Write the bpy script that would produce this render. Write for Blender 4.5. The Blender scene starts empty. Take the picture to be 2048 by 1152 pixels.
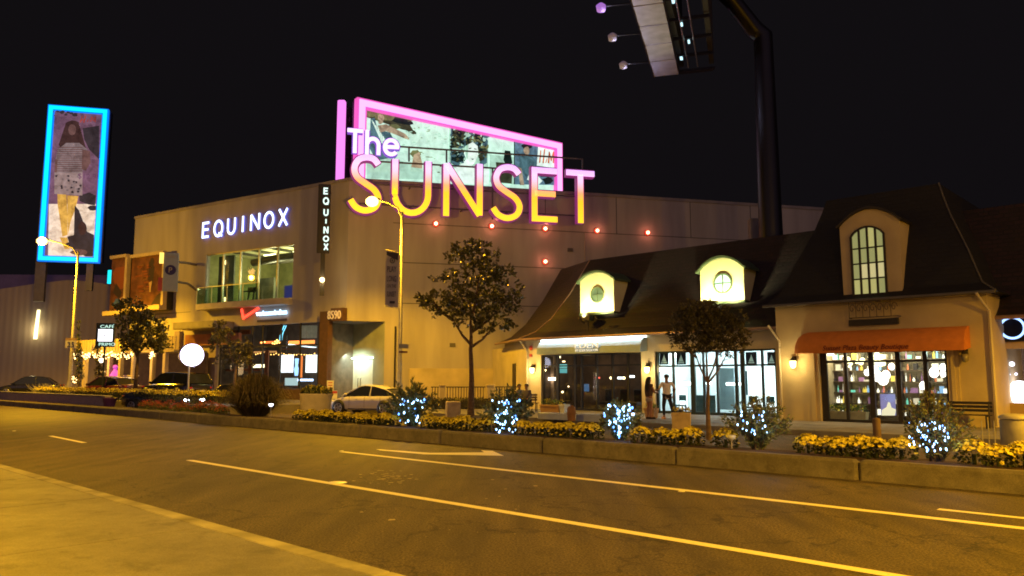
import bpy, math, random
from mathutils import Vector, Matrix
random.seed(7)
R = math.radians
SC = bpy.context.scene
COL = SC.collection
# ------------------------------------------------------------------ camera maths (metres, +Y is the view direction)
FPX = 1550.0; PIT = math.atan(181.0/FPX); CZ = 1.75
CP, SP = math.cos(PIT), math.sin(PIT)
def ray(u, v):
    y = 576.0 - v
    return Vector((u-1024.0, FPX*CP - y*SP, FPX*SP + y*CP))
def G(u, v, z=0.0):
    d = ray(u, v); k = (z-CZ)/d.z
    return Vector((d.x*k, d.y*k, z))
def K(u, k, z=0.0, v=757):
    d = ray(u, v); return Vector((d.x*k/d.y, k, z))
def ZAT(v, k):
    d = ray(1024, v); return CZ + d.z/d.y*k
# road frame: s runs along the street (to the far left), t across it
DX, DY = -0.7253, 0.6884
def RP(s, t, z=0.0): return Vector((DX*s + DY*t, DY*s - DX*t, z))
def ST(p): return (DX*p.x + DY*p.y, DY*p.x - DX*p.y)
def on_t(u, t, z=0.0):          # the point of the line at distance t across the street seen in column u
    d = ray(u, 757 if z < 3 else 600); k = t/(DY*d.x/d.y - DX)
    return Vector((d.x/d.y*k, k, z))

class Frame:
    """vertical plane frame: x along (to the right seen from the street), y outward, z up"""
    def __init__(s, o, ex, flip=False):
        s.o = Vector((o[0], o[1], o[2] if len(o) > 2 else 0.0)); s.x = Vector((ex[0], ex[1], 0)).normalized()
        s.y = Vector((s.x.y, -s.x.x, 0)); s.z = Vector((0, 0, 1))
    def P(s, a, b, z): return s.o + s.x*a + s.y*b + s.z*z
    def hit(s, u, v, b=0.0):
        d = ray(u, v); c = Vector((0, 0, CZ)); o = s.o + s.y*b
        k = (o-c).dot(s.y)/d.dot(s.y); p = c + d*k
        return ((p-s.o).dot(s.x), p.z-s.o.z)
    def A(s, u, v=757, b=0.0): return s.hit(u, v, b)[0]
    def Z(s, u, v, b=0.0): return s.hit(u, v, b)[1]
WF = Frame((0, 0), (1, 0)); 
class LF:                       # local axis frame for things built at the origin
    def P(s, a, b, c): return Vector((a, b, c))
LOC = LF()

# ------------------------------------------------------------------ materials
MATS = {}
def M(name, col, rough=.8, var=.12, scale=3.0, bump=.15, bscale=60, metal=0, emit=None, es=0.0, spec=.4, coat=0, streak=0):
    if name in MATS: return MATS[name]
    m = bpy.data.materials.new(name); m.use_nodes = True; MATS[name] = m
    nt = m.node_tree; N = nt.nodes; L = nt.links; b = N['Principled BSDF']
    c = (col[0], col[1], col[2], 1)
    b.inputs['Base Color'].default_value = c; b.inputs['Roughness'].default_value = rough
    b.inputs['Metallic'].default_value = metal; b.inputs['Specular IOR Level'].default_value = spec
    b.inputs['Coat Weight'].default_value = coat
    if emit is not None:
        b.inputs['Emission Color'].default_value = (emit[0], emit[1], emit[2], 1); b.inputs['Emission Strength'].default_value = es
    if var > 0 or bump > 0:
        tc = N.new('ShaderNodeTexCoord')
    if var > 0:
        nz = N.new('ShaderNodeTexNoise'); nz.inputs['Scale'].default_value = scale; nz.inputs['Detail'].default_value = 6
        L.new(tc.outputs['Object'], nz.inputs['Vector'])
        if streak:
            mp = N.new('ShaderNodeMapping'); mp.inputs['Scale'].default_value = (1, 1, streak)
            L.new(tc.outputs['Object'], mp.inputs['Vector']); L.new(mp.outputs[0], nz.inputs['Vector'])
        r = N.new('ShaderNodeMapRange'); r.inputs['From Min'].default_value = .3; r.inputs['From Max'].default_value = .7
        r.inputs['To Min'].default_value = 1-var*1.6; r.inputs['To Max'].default_value = 1+var
        L.new(nz.outputs['Fac'], r.inputs['Value'])
        mx = N.new('ShaderNodeVectorMath'); mx.operation = 'SCALE'; mx.inputs[0].default_value = col[:3]
        L.new(r.outputs[0], mx.inputs['Scale']); L.new(mx.outputs[0], b.inputs['Base Color'])
    if bump > 0:
        n2 = N.new('ShaderNodeTexNoise'); n2.inputs['Scale'].default_value = bscale; n2.inputs['Detail'].default_value = 4
        L.new(tc.outputs['Object'], n2.inputs['Vector'])
        bp = N.new('ShaderNodeBump'); bp.inputs['Strength'].default_value = bump; bp.inputs['Distance'].default_value = .02
        L.new(n2.outputs['Fac'], bp.inputs['Height']); L.new(bp.outputs[0], b.inputs['Normal'])
    return m
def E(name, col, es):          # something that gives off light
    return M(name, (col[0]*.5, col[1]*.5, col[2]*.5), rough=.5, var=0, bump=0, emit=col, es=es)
def glass(name, tint=(1, 1, 1), gloss=.08, rough=.02):
    if name in MATS: return MATS[name]
    m = bpy.data.materials.new(name); m.use_nodes = True; MATS[name] = m
    nt = m.node_tree; N = nt.nodes; L = nt.links; N.clear()
    o = N.new('ShaderNodeOutputMaterial'); t = N.new('ShaderNodeBsdfTransparent'); g = N.new('ShaderNodeBsdfGlossy'); x = N.new('ShaderNodeMixShader')
    lw = N.new('ShaderNodeLayerWeight'); lw.inputs['Blend'].default_value = .25
    ad = N.new('ShaderNodeMath'); ad.operation = 'ADD'; ad.inputs[1].default_value = gloss; ad.use_clamp = True
    t.inputs[0].default_value = (*tint, 1); g.inputs['Roughness'].default_value = rough
    L.new(lw.outputs['Fresnel'], ad.inputs[0]); L.new(ad.outputs[0], x.inputs[0]); L.new(t.outputs[0], x.inputs[1]); L.new(g.outputs[0], x.inputs[2]); L.new(x.outputs[0], o.inputs[0])
    return m

# ------------------------------------------------------------------ mesh builder
class MB:
    def __init__(s): s.v = []; s.f = []; s.m = []; s.sm = []
    def face(s, pts, mi=0, smooth=False):
        n = len(s.v); s.v += [Vector(p) for p in pts]; s.f.append(tuple(range(n, n+len(pts)))); s.m.append(mi); s.sm.append(smooth)
    def mesh(s, vs, fs, mi=0, smooth=False):
        n = len(s.v); s.v += [Vector(p) for p in vs]
        for f in fs: s.f.append(tuple(i+n for i in f)); s.m.append(mi); s.sm.append(smooth)
        return s
    def box(s, F, a0, a1, b0, b1, z0, z1, mi=0):
        if a0 > a1: a0, a1 = a1, a0
        if b0 > b1: b0, b1 = b1, b0
        if z0 > z1: z0, z1 = z1, z0
        P = [F.P(a, b, z) for z in (z0, z1) for (a, b) in ((a0, b0), (a1, b0), (a1, b1), (a0, b1))]
        fs = [(0, 3, 2, 1), (4, 5, 6, 7), (0, 1, 5, 4), (1, 2, 6, 5), (2, 3, 7, 6), (3, 0, 4, 7)]
        return s.mesh(P, fs, mi)
    def cbox(s, F, a0, a1, b0, b1, z0, z1, c=.02, mi=0):   # box with chamfered vertical edges and top
        A0, A1, B0, B1 = min(a0, a1), max(a0, a1), min(b0, b1), max(b0, b1)
        def ring(z, i):
            return [F.P(a, b, z) for a, b in ((A0+c+i, B0+i), (A1-c-i, B0+i), (A1-i, B0+c+i), (A1-i, B1-c-i), (A1-c-i, B1-i), (A0+c+i, B1-i), (A0+i, B1-c-i), (A0+i, B0+c+i))]
        rs = [ring(z0, 0), ring(z1-c, 0), ring(z1, c)]
        vs = sum(rs, []); fs = []
        for r in range(2):
            for i in range(8): j = (i+1) % 8; fs.append((r*8+i, r*8+j, r*8+8+j, r*8+8+i))
        fs.append(tuple(range(16, 24))); fs.append(tuple(range(7, -1, -1)))
        return s.mesh(vs, fs, mi)
    def prism(s, F, pts, b0, b1, mi=0, side=None):          # polygon in the (a,z) plane pulled from b0 (back) to b1 (front)
        n = len(pts); v = [F.P(a, b0, z) for a, z in pts] + [F.P(a, b1, z) for a, z in pts]
        k = len(s.v); s.v += v
        s.f.append(tuple(range(k+n-1, k-1, -1))); s.m.append(mi); s.sm.append(False)
        s.f.append(tuple(range(k+n, k+2*n))); s.m.append(mi); s.sm.append(False)
        for i in range(n):
            j = (i+1) % n; s.f.append((k+i, k+j, k+n+j, k+n+i)); s.m.append(mi if side is None else side); s.sm.append(False)
        return s
    def poly(s, F, pts, b, mi=0):
        s.face([F.P(a, b, z) for a, z in pts], mi); return s
    def rect(s, F, a0, a1, z0, z1, b, mi=0): return s.poly(F, [(a0, z0), (a1, z0), (a1, z1), (a0, z1)], b, mi)
    def disc(s, F, a, z, r, b, mi=0, n=24, rz=None):
        rz = rz or r
        return s.poly(F, [(a+r*math.cos(2*math.pi*i/n), z+rz*math.sin(2*math.pi*i/n)) for i in range(n)], b, mi)
    def tube(s, pts, rad, n=8, mi=0, cap=True, smooth=True):
        pts = [Vector(p) for p in pts]; rad = rad if isinstance(rad, (list, tuple)) else [rad]*len(pts)
        rings = []; up = Vector((0, 0, 1)); prev = None
        for i, p in enumerate(pts):
            d = (pts[min(i+1, len(pts)-1)] - pts[max(i-1, 0)]).normalized()
            if prev is None:
                a = up.cross(d)
                if a.length < .05: a = Vector((1, 0, 0)).cross(d)
            else:
                a = prev - d*prev.dot(d)
            a.normalize(); prev = a; b = d.cross(a)
            rings.append([p + (a*math.cos(2*math.pi*j/n) + b*math.sin(2*math.pi*j/n))*rad[i] for j in range(n)])
        vs = sum(rings, []); fs = []
        for i in range(len(pts)-1):
            for j in range(n): k = (j+1) % n; fs.append((i*n+j, i*n+k, (i+1)*n+k, (i+1)*n+j))
        s.mesh(vs, fs, mi, smooth)
        if cap:
            s.face(list(reversed(rings[0])), mi); s.face(rings[-1], mi)
        return s
    def lathe(s, o, prof, n=16, mi=0, F=None, smooth=True, axis='z'):
        o = Vector(o); vs = []; fs = []
        for r, z in prof:
            for j in range(n):
                t = 2*math.pi*j/n; c, d = r*math.cos(t), r*math.sin(t)
                if axis == 'z': q = Vector((c, d, z))
                elif axis == 'y': q = Vector((c, z, d))
                else: q = Vector((z, c, d))
                if F is not None: q = F.x*q.x + F.y*q.y + F.z*q.z
                vs.append(o+q)
        for i in range(len(prof)-1):
            for j in range(n): k = (j+1) % n; fs.append((i*n+j, i*n+k, (i+1)*n+k, (i+1)*n+j))
        s.mesh(vs, fs, mi, smooth)
        for e, rev in ((0, True), (len(prof)-1, False)):
            if prof[e][0] > 1e-4:
                r = vs[e*n:(e+1)*n]; s.face(list(reversed(r)) if rev else r, mi)
        return s
    def ball(s, o, r, n=10, mi=0, sc=(1, 1, 1)):
        o = Vector(o); h = max(4, n//2+1); vs = []; fs = []
        for i in range(h+1):
            p = math.pi*i/h
            for j in range(n):
                t = 2*math.pi*j/n; vs.append(o+Vector((r*sc[0]*math.sin(p)*math.cos(t), r*sc[1]*math.sin(p)*math.sin(t), r*sc[2]*math.cos(p))))
        for i in range(h):
            for j in range(n): k = (j+1) % n; fs.append((i*n+j, (i+1)*n+j, (i+1)*n+k, i*n+k))
        return s.mesh(vs, fs, mi, True)
    def stroke(s, F, pts, w, b0, b1, mi=0, side=None, closed=False):   # a ribbon of width w along a 2D polyline, as a solid
        n = len(pts); P = [Vector((p[0], p[1])) for p in pts]; Lp = []; Rp = []
        for i in range(n):
            if closed: a, c = P[(i-1) % n], P[(i+1) % n]
            else: a, c = P[max(i-1, 0)], P[min(i+1, n-1)]
            d1 = (P[i]-a); d2 = (c-P[i])
            if d1.length < 1e-6: d1 = d2
            if d2.length < 1e-6: d2 = d1
            d1 = d1.normalized(); d2 = d2.normalized(); t = (d1+d2)
            if t.length < 1e-3: t = d1
            t.normalize(); nn = Vector((-t.y, t.x)); k = 1/max(.45, nn.dot(Vector((-d1.y, d1.x))))
            Lp.append(P[i]+nn*w/2*k); Rp.append(P[i]-nn*w/2*k)
        rng = range(n) if closed else range(n-1)
        V0 = len(s.v)
        for b in (b0, b1):
            for q in Lp+Rp: s.v.append(F.P(q.x, b, q.y))
        def add(f, m): s.f.append(tuple(V0+i for i in f)); s.m.append(m); s.sm.append(False)
        sd = mi if side is None else side
        for i in rng:
            j = (i+1) % n
            add((2*n+i, 3*n+i, 3*n+j, 2*n+j), mi); add((i, j, n+j, n+i), sd)
            add((i, 2*n+i, 2*n+j, j), sd); add((n+i, n+j, 3*n+j, 3*n+i), sd)
        if not closed:
            add((0, n, 3*n, 2*n), sd); add((n-1, 3*n-1, 4*n-1, 2*n-1), sd) if False else add((n-1, 2*n-1, 4*n-1, 3*n-1), sd)
        return s
    def holed(s, F, a0, a1, z0, z1, holes, b0, b1, mi=0):    # wall slab with rectangular openings (a0,a1,z0,z1)
        xs = sorted({a0, a1, *[h[0] for h in holes], *[h[1] for h in holes]}); zs = sorted({z0, z1, *[h[2] for h in holes], *[h[3] for h in holes]})
        xs = [x for x in xs if a0 <= x <= a1]; zs = [z for z in zs if z0 <= z <= z1]
        def solid(i, j):
            if i < 0 or j < 0 or i >= len(xs)-1 or j >= len(zs)-1: return False
            x, z = (xs[i]+xs[i+1])/2, (zs[j]+zs[j+1])/2
            return not any(h[0] < x < h[1] and h[2] < z < h[3] for h in holes)
        for i in range(len(xs)-1):
            for j in range(len(zs)-1):
                if not solid(i, j): continue
                A, B, C, D = xs[i], xs[i+1], zs[j], zs[j+1]
                s.face([F.P(A, b1, C), F.P(B, b1, C), F.P(B, b1, D), F.P(A, b1, D)], mi)
                s.face([F.P(A, b0, C), F.P(A, b0, D), F.P(B, b0, D), F.P(B, b0, C)], mi)
                if not solid(i-1, j): s.face([F.P(A, b0, C), F.P(A, b1, C), F.P(A, b1, D), F.P(A, b0, D)], mi)
                if not solid(i+1, j): s.face([F.P(B, b1, C), F.P(B, b0, C), F.P(B, b0, D), F.P(B, b1, D)], mi)
                if not solid(i, j-1): s.face([F.P(A, b0, C), F.P(B, b0, C), F.P(B, b1, C), F.P(A, b1, C)], mi)
                if not solid(i, j+1): s.face([F.P(A, b1, D), F.P(B, b1, D), F.P(B, b0, D), F.P(A, b0, D)], mi)
        return s
    def text(s, F, txt, a, z, h, b, depth=.02, mi=0, w=None, align='CENTER', shear=0, rot=0):
        vs, fs, ww, hh = text_data(txt, shear)
        k = h/.72; kx = (w/ww) if w else k
        x0 = {'CENTER': -ww/2, 'LEFT': 0, 'RIGHT': -ww}[align]
        out = [F.P(a+(x+x0)*kx, b+(depth if zz > 0 else 0), z+y*k) for x, y, zz in vs]
        return s.mesh(out, fs, mi)
_TX = {}
def text_data(txt, shear=0):
    key = (txt, shear)
    if key in _TX: return _TX[key]
    c = bpy.data.curves.new('t', 'FONT'); c.body = txt; c.extrude = .01; c.resolution_u = 3; c.shear = shear
    o = bpy.data.objects.new('t', c); COL.objects.link(o)
    me = bpy.data.meshes.new_from_object(o, depsgraph=bpy.context.evaluated_depsgraph_get())
    vs = [tuple(v.co) for v in me.vertices]; fs = [tuple(p.vertices) for p in me.polygons]
    bpy.data.objects.remove(o); bpy.data.curves.remove(c); bpy.data.meshes.remove(me)
    x0 = min(v[0] for v in vs); x1 = max(v[0] for v in vs)
    vs = [(v[0]-x0, v[1], v[2]) for v in vs]
    _TX[key] = (vs, fs, x1-x0, 1); return _TX[key]

# ------------------------------------------------------------------ things and parts
def tag(o, label=None, cat=None, group=None, kind=None):
    if label: o['label'] = label
    if cat: o['category'] = cat
    if group: o['group'] = group
    if kind: o['kind'] = kind
    return o
def thing(name, label, cat, loc=(0, 0, 0), rz=0, group=None):
    o = bpy.data.objects.new(name, None); COL.objects.link(o); o.location = loc; o.rotation_euler = (0, 0, rz)
    o.empty_display_size = .2
    o['_w'] = 1
    return tag(o, label, cat, group)
def rootof(o):
    while o.parent: o = o.parent
    return o
def part(name, mb, mats, parent=None, label=None, world=True, kind=None):
    """world=True: the builder holds world coordinates; the mesh is stored relative to its thing's origin"""
    me = bpy.data.meshes.new(name)
    off = Vector((0, 0, 0))
    if parent is not None and world: off = Vector(rootof(parent).location)
    me.from_pydata([v-off for v in mb.v], [], mb.f)
    for m in (mats if isinstance(mats, (list, tuple)) else [mats]): me.materials.append(m)
    me.polygons.foreach_set('material_index', mb.m); me.polygons.foreach_set('use_smooth', mb.sm); me.update()
    o = bpy.data.objects.new(name, me); COL.objects.link(o)
    if parent is not None: o.parent = parent
    if label: o['label'] = label
    if kind: o['kind'] = kind
    return o
def single(name, mb, mats, label, cat, loc=None, group=None, kind=None, rz=0):
    """a thing that is one mesh; loc is its base point (the builder holds world coordinates)"""
    loc = Vector(loc) if loc is not None else Vector((0, 0, 0))
    m2 = MB(); m2.v = [v-loc for v in mb.v]; m2.f, m2.m, m2.sm = mb.f, mb.m, mb.sm
    o = part(name, m2, mats); o.location = loc; o.rotation_euler.z = rz
    return tag(o, label, cat, group, kind)
def structure(name, mb, mats):
    o = part(name, mb, mats); o['kind'] = 'structure'; return o
def dup(root, loc, rz=0, label=None, group=None, scale=None):
    r = root.copy(); COL.objects.link(r); r.location = loc; r.rotation_euler = (0, 0, rz)
    if scale: r.scale = scale if hasattr(scale, '__len__') else (scale,)*3
    if label: r['label'] = label
    if group: r['group'] = group
    def rec(src, dst):
        for ch in list(src.children):
            c = ch.copy(); COL.objects.link(c); c.parent = dst; rec(ch, c)
    rec(root, r); return r
def lamp(kind, loc, energy, color, name='lamp_light', parent=None, radius=.1, size=None, rot=None, spot=None, sizey=None):
    l = bpy.data.lights.new(name, kind); l.energy = energy; l.color = color
    if kind in ('POINT', 'SPOT'): l.shadow_soft_size = radius
    if kind == 'AREA':
        l.size = size or 1
        if sizey: l.shape = 'RECTANGLE'; l.size_y = sizey
    if kind == 'SPOT' and spot: l.spot_size = R(spot); l.spot_blend = .6
    o = bpy.data.objects.new(name, l); COL.objects.link(o); loc = Vector(loc)
    if parent is not None: o.parent = parent; loc = loc - Vector(rootof(parent).location)
    o.location = loc
    if rot is not None: o.rotation_euler = rot
    return o
def aim(o, target_dir):
    o.rotation_euler = Vector(target_dir).to_track_quat('-Z', 'Y').to_euler()
# ------------------------------------------------------------------ scene, camera, sky
cam = bpy.data.cameras.new('camera'); co = bpy.data.objects.new('camera', cam); COL.objects.link(co)
co.location = (0, 0, CZ); co.rotation_euler = (math.pi/2+PIT, 0, 0)
cam.sensor_width = 36; cam.lens = 36*FPX/2048; cam.clip_end = 2000; cam.clip_start = .05
SC.camera = co
SC.view_settings.view_transform = 'Standard'; SC.view_settings.look = 'None'; SC.view_settings.exposure = 0; SC.view_settings.gamma = 1
SC.render.engine = 'CYCLES'
SC.cycles.use_denoising = True; SC.cycles.filter_width = 1.8; SC.cycles.max_bounces = 6; SC.cycles.diffuse_bounces = 3; SC.cycles.glossy_bounces = 3
SC.cycles.transparent_max_bounces = 12; SC.cycles.sample_clamp_indirect = 4; SC.cycles.use_light_tree = True
W = bpy.data.worlds.new('World'); SC.world = W; W.use_nodes = True
nt = W.node_tree; bg = nt.nodes['Background']
sky = nt.nodes.new('ShaderNodeTexSky'); sky.sky_type = 'NISHITA'; sky.sun_disc = False; sky.sun_elevation = R(-6); sky.sun_rotation = R(250)
bg.inputs['Strength'].default_value = 1.0
# city night sky: a trace of the sky model plus the brownish glow of the town
tc = nt.nodes.new('ShaderNodeTexCoord'); sx = nt.nodes.new('ShaderNodeSeparateXYZ'); nt.links.new(tc.outputs['Generated'], sx.inputs[0])
rp = nt.nodes.new('ShaderNodeValToRGB'); nt.links.new(sx.outputs['Z'], rp.inputs[0])
rp.color_ramp.elements[0].position = 0; rp.color_ramp.elements[0].color = (.0050, .0040, .0050, 1)
rp.color_ramp.elements[1].position = .8; rp.color_ramp.elements[1].color = (.0056, .0048, .0058, 1)
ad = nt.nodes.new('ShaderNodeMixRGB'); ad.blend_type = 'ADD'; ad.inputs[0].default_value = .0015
# added purple fill: the sky behind the viewer is brightened to light the facades
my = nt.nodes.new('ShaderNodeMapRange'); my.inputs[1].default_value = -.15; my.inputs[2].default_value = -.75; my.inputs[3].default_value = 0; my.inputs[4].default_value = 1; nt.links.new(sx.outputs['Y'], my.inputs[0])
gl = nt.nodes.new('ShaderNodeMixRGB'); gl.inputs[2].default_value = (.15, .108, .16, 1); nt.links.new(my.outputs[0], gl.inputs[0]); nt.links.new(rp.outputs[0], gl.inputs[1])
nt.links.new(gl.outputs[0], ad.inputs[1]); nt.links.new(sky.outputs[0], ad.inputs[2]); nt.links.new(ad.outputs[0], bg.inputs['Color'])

# ------------------------------------------------------------------ materials of the place
SOD = (1.0, .50, .010)
def asphalt():
    m = bpy.data.materials.new('asphalt'); m.use_nodes = True; N = m.node_tree.nodes; L = m.node_tree.links; b = N['Principled BSDF']
    tc = N.new('ShaderNodeTexCoord'); n1 = N.new('ShaderNodeTexNoise'); n1.inputs['Scale'].default_value = 38; n1.inputs['Detail'].default_value = 8; n1.inputs['Roughness'].default_value = .75
    n2 = N.new('ShaderNodeTexNoise'); n2.inputs['Scale'].default_value = .35; n2.inputs['Detail'].default_value = 5
    mp = N.new('ShaderNodeMapping'); mp.inputs['Rotation'].default_value = (0, 0, R(46.5)); mp.inputs['Scale'].default_value = (3.2, .35, 1)
    n3 = N.new('ShaderNodeTexNoise'); n3.inputs['Scale'].default_value = .8; n3.inputs['Detail'].default_value = 3
    L.new(tc.outputs['Object'], n1.inputs[0]); L.new(tc.outputs['Object'], n2.inputs[0]); L.new(tc.outputs['Object'], mp.inputs[0]); L.new(mp.outputs[0], n3.inputs[0])
    r1 = N.new('ShaderNodeValToRGB'); L.new(n1.outputs[0], r1.inputs[0])
    r1.color_ramp.elements[0].position = .41; r1.color_ramp.elements[0].color = (.013, .010, .007, 1); r1.color_ramp.elements[1].position = .60; r1.color_ramp.elements[1].color = (.150, .112, .068, 1)
    r2 = N.new('ShaderNodeMapRange'); L.new(n2.outputs[0], r2.inputs[0]); r2.inputs[1].default_value = .3; r2.inputs[2].default_value = .7; r2.inputs[3].default_value = .78; r2.inputs[4].default_value = 1.22
    r3 = N.new('ShaderNodeMapRange'); L.new(n3.outputs[0], r3.inputs[0]); r3.inputs[1].default_value = .3; r3.inputs[2].default_value = .7; r3.inputs[3].default_value = .60; r3.inputs[4].default_value = 1.26
    mu = N.new('ShaderNodeMath'); mu.operation = 'MULTIPLY'; L.new(r2.outputs[0], mu.inputs[0]); L.new(r3.outputs[0], mu.inputs[1])
    vm = N.new('ShaderNodeVectorMath'); vm.operation = 'SCALE'; L.new(r1.outputs[0], vm.inputs[0]); L.new(mu.outputs[0], vm.inputs['Scale']); L.new(vm.outputs[0], b.inputs['Base Color'])
    # cracks and dark oil spots
    vo = N.new('ShaderNodeTexVoronoi'); vo.feature = 'DISTANCE_TO_EDGE'; vo.inputs['Scale'].default_value = .42
    n4 = N.new('ShaderNodeTexNoise'); n4.inputs['Scale'].default_value = 2.2; n4.inputs['Detail'].default_value = 6; L.new(tc.outputs['Object'], n4.inputs[0])
    av = N.new('ShaderNodeVectorMath'); av.operation = 'MULTIPLY_ADD'; av.inputs[1].default_value = (.9, .9, .9); L.new(n4.outputs['Color'], av.inputs[0]); L.new(tc.outputs['Object'], av.inputs[2]); L.new(av.outputs[0], vo.inputs['Vector'])
    cr_ = N.new('ShaderNodeMapRange'); L.new(vo.outputs['Distance'], cr_.inputs[0]); cr_.inputs[1].default_value = .0; cr_.inputs[2].default_value = .012; cr_.inputs[3].default_value = .25; cr_.inputs[4].default_value = 1
    n5 = N.new('ShaderNodeTexNoise'); n5.inputs['Scale'].default_value = 1.7; n5.inputs['Detail'].default_value = 3; L.new(tc.outputs['Object'], n5.inputs[0])
    oi = N.new('ShaderNodeMapRange'); L.new(n5.outputs[0], oi.inputs[0]); oi.inputs[1].default_value = .60; oi.inputs[2].default_value = .72; oi.inputs[3].default_value = 1; oi.inputs[4].default_value = .55
    m2 = N.new('ShaderNodeMath'); m2.operation = 'MULTIPLY'; L.new(cr_.outputs[0], m2.inputs[0]); L.new(oi.outputs[0], m2.inputs[1])
    m3 = N.new('ShaderNodeMath'); m3.operation = 'MULTIPLY'; L.new(mu.outputs[0], m3.inputs[0]); L.new(m2.outputs[0], m3.inputs[1]); L.new(m3.outputs[0], vm.inputs['Scale'])
    b.inputs['Roughness'].default_value = .72; b.inputs['Specular IOR Level'].default_value = .5
    bp = N.new('ShaderNodeBump'); bp.inputs['Strength'].default_value = .55; bp.inputs['Distance'].default_value = .012; L.new(n1.outputs[0], bp.inputs['Height']); L.new(bp.outputs[0], b.inputs['Normal'])
    return m
ASPH = asphalt()
def stained(name, col, sc=1.0, rough=.75):
    m = bpy.data.materials.new(name); m.use_nodes = True; MATS[name] = m; N = m.node_tree.nodes; L = m.node_tree.links; b = N['Principled BSDF']; tc = N.new('ShaderNodeTexCoord'); last = None
    for s_, lo, hi, a, d in ((.7*sc, .35, .65, .66, 1.12), (4*sc, .3, .7, .82, 1.1), (70, .3, .7, .62, 1.22), (2.1*sc, .58, .66, 1.0, .68)):
        n = N.new('ShaderNodeTexNoise'); n.inputs['Scale'].default_value = s_; n.inputs['Detail'].default_value = 7; n.inputs['Roughness'].default_value = .65; L.new(tc.outputs['Object'], n.inputs[0])
        r = N.new('ShaderNodeMapRange'); L.new(n.outputs[0], r.inputs[0]); r.inputs[1].default_value = lo; r.inputs[2].default_value = hi; r.inputs[3].default_value = a; r.inputs[4].default_value = d
        if last is None: last = r.outputs[0]
        else: x = N.new('ShaderNodeMath'); x.operation = 'MULTIPLY'; L.new(last, x.inputs[0]); L.new(r.outputs[0], x.inputs[1]); last = x.outputs[0]
    vm = N.new('ShaderNodeVectorMath'); vm.operation = 'SCALE'; vm.inputs[0].default_value = col; L.new(last, vm.inputs['Scale']); L.new(vm.outputs[0], b.inputs['Base Color']); b.inputs['Roughness'].default_value = rough
    n = N.new('ShaderNodeTexNoise'); n.inputs['Scale'].default_value = 55; n.inputs['Detail'].default_value = 5; L.new(tc.outputs['Object'], n.inputs[0]); bp = N.new('ShaderNodeBump'); bp.inputs['Strength'].default_value = .4; bp.inputs['Distance'].default_value = .01; L.new(n.outputs[0], bp.inputs['Height']); L.new(bp.outputs[0], b.inputs['Normal']); return m
CONC = M('concrete', (.30, .285, .26), .85, .28, 1.3, .3, 45)
CONC2 = stained('pavement_concrete', (.25, .235, .205), 1.0, .62)
SOIL = M('mulch', (.05, .024, .014), .95, .4, 9, .8, 40)
def worn(name, col):
    m = bpy.data.materials.new(name); m.use_nodes = True; N = m.node_tree.nodes; L = m.node_tree.links; b = N['Principled BSDF']
    tc = N.new('ShaderNodeTexCoord'); n1 = N.new('ShaderNodeTexNoise'); n1.inputs['Scale'].default_value = 22; n1.inputs['Detail'].default_value = 8; n1.inputs['Roughness'].default_value = .8
    r = N.new('ShaderNodeValToRGB'); r.color_ramp.elements[0].position = .30; r.color_ramp.elements[0].color = (.12, .11, .1, 1); r.color_ramp.elements[1].position = .43; r.color_ramp.elements[1].color = (*col, 1)
    L.new(tc.outputs['Object'], n1.inputs[0]); L.new(n1.outputs[0], r.inputs[0]); L.new(r.outputs[0], b.inputs['Base Color']); b.inputs['Roughness'].default_value = .6
    return m
PAINT = worn('road_paint', (.78, .72, .56))
# ------------------------------------------------------------------ ground, road, island, pavements
RF = Frame(RP(0, 0), (-DX, -DY))     # x to the right along the street; its outward side faces the camera, so b = -t
def sheet(name, s0, s1, t0, t1, z, mat, n=1):
    mb = MB()
    mb.face([RP(s1, t0, z), RP(s0, t0, z), RP(s0, t1, z), RP(s1, t1, z)])
    return structure(name, mb, mat)
mb = MB(); mb.face([Vector((-600, -300, -.02)), Vector((600, -300, -.02)), Vector((600, 900, -.02)), Vector((-600, 900, -.02))])
structure('ground', mb, M('bare_ground', (.06, .055, .05), .95, .3, .4, .2, 20))
sheet('road', -60, 150, 4.18, 14.1, 0, ASPH)
sheet('frontage_road', -60, 150, 16.7, 24.1, .004, ASPH)
# near pavement: slabs with joints, kerb with a rounded edge
def slabs(name, s0, s1, t0, t1, z0, z1, step, mat, cols=1, gap=.012, ch=.01):
    mb = MB(); s = s0; w = (t1-t0)/cols
    while s < s1:
        for c in range(cols):
            mb.cbox(RF, -(s+step-gap), -s, -(t0+w*(c+1)-gap), -(t0+w*c), z0, z1, ch)
        s += step
    return structure(name, mb, mat)
slabs('pavement', -16, 60, -1.8, 3.98, -.1, .148, 3.05, CONC2, 2)
slabs('kerb', -16, 80, 3.98, 4.18, -.1, .150, 3.05, M('kerb_concrete', (.36, .34, .3), .8, .3, 2, .4, 50), 1, .01)
slabs('island_kerb', -9.5, 90, 14.07, 14.32, -.1, .345, 3.65, stained('island_kerb_concrete', (.18, .158, .12), 2.2, .9), 1, .016, .05)
slabs('island_back_kerb', -9.5, 90, 16.5, 16.7, -.1, .17, 3.65, CONC, 1, .02)
mb = MB()
nS, nT = 150, 6
g = []
for i in range(nS+1):
    for j in range(nT+1):
        s = -9.5+i*.45; t = 14.32+j*(2.18/nT); e = 1 if 0 < j < nT else 0
        g.append(RP(s, t, (.30-.14*(j/nT) + e*(.04+.03*random.random()))))
mb.mesh(g, [(i*(nT+1)+j, i*(nT+1)+j+1, (i+1)*(nT+1)+j+1, (i+1)*(nT+1)+j) for i in range(nS) for j in range(nT)], smooth=True)
structure('planting_bed', mb, SOIL)
mb = MB(); mb.box(RF, -110, -36, -45, -17.6, -.1, .42); structure('raised_forecourt', mb, M('forecourt_paving', (.16, .14, .12), .8, .2, 1, .3, 40))
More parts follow.
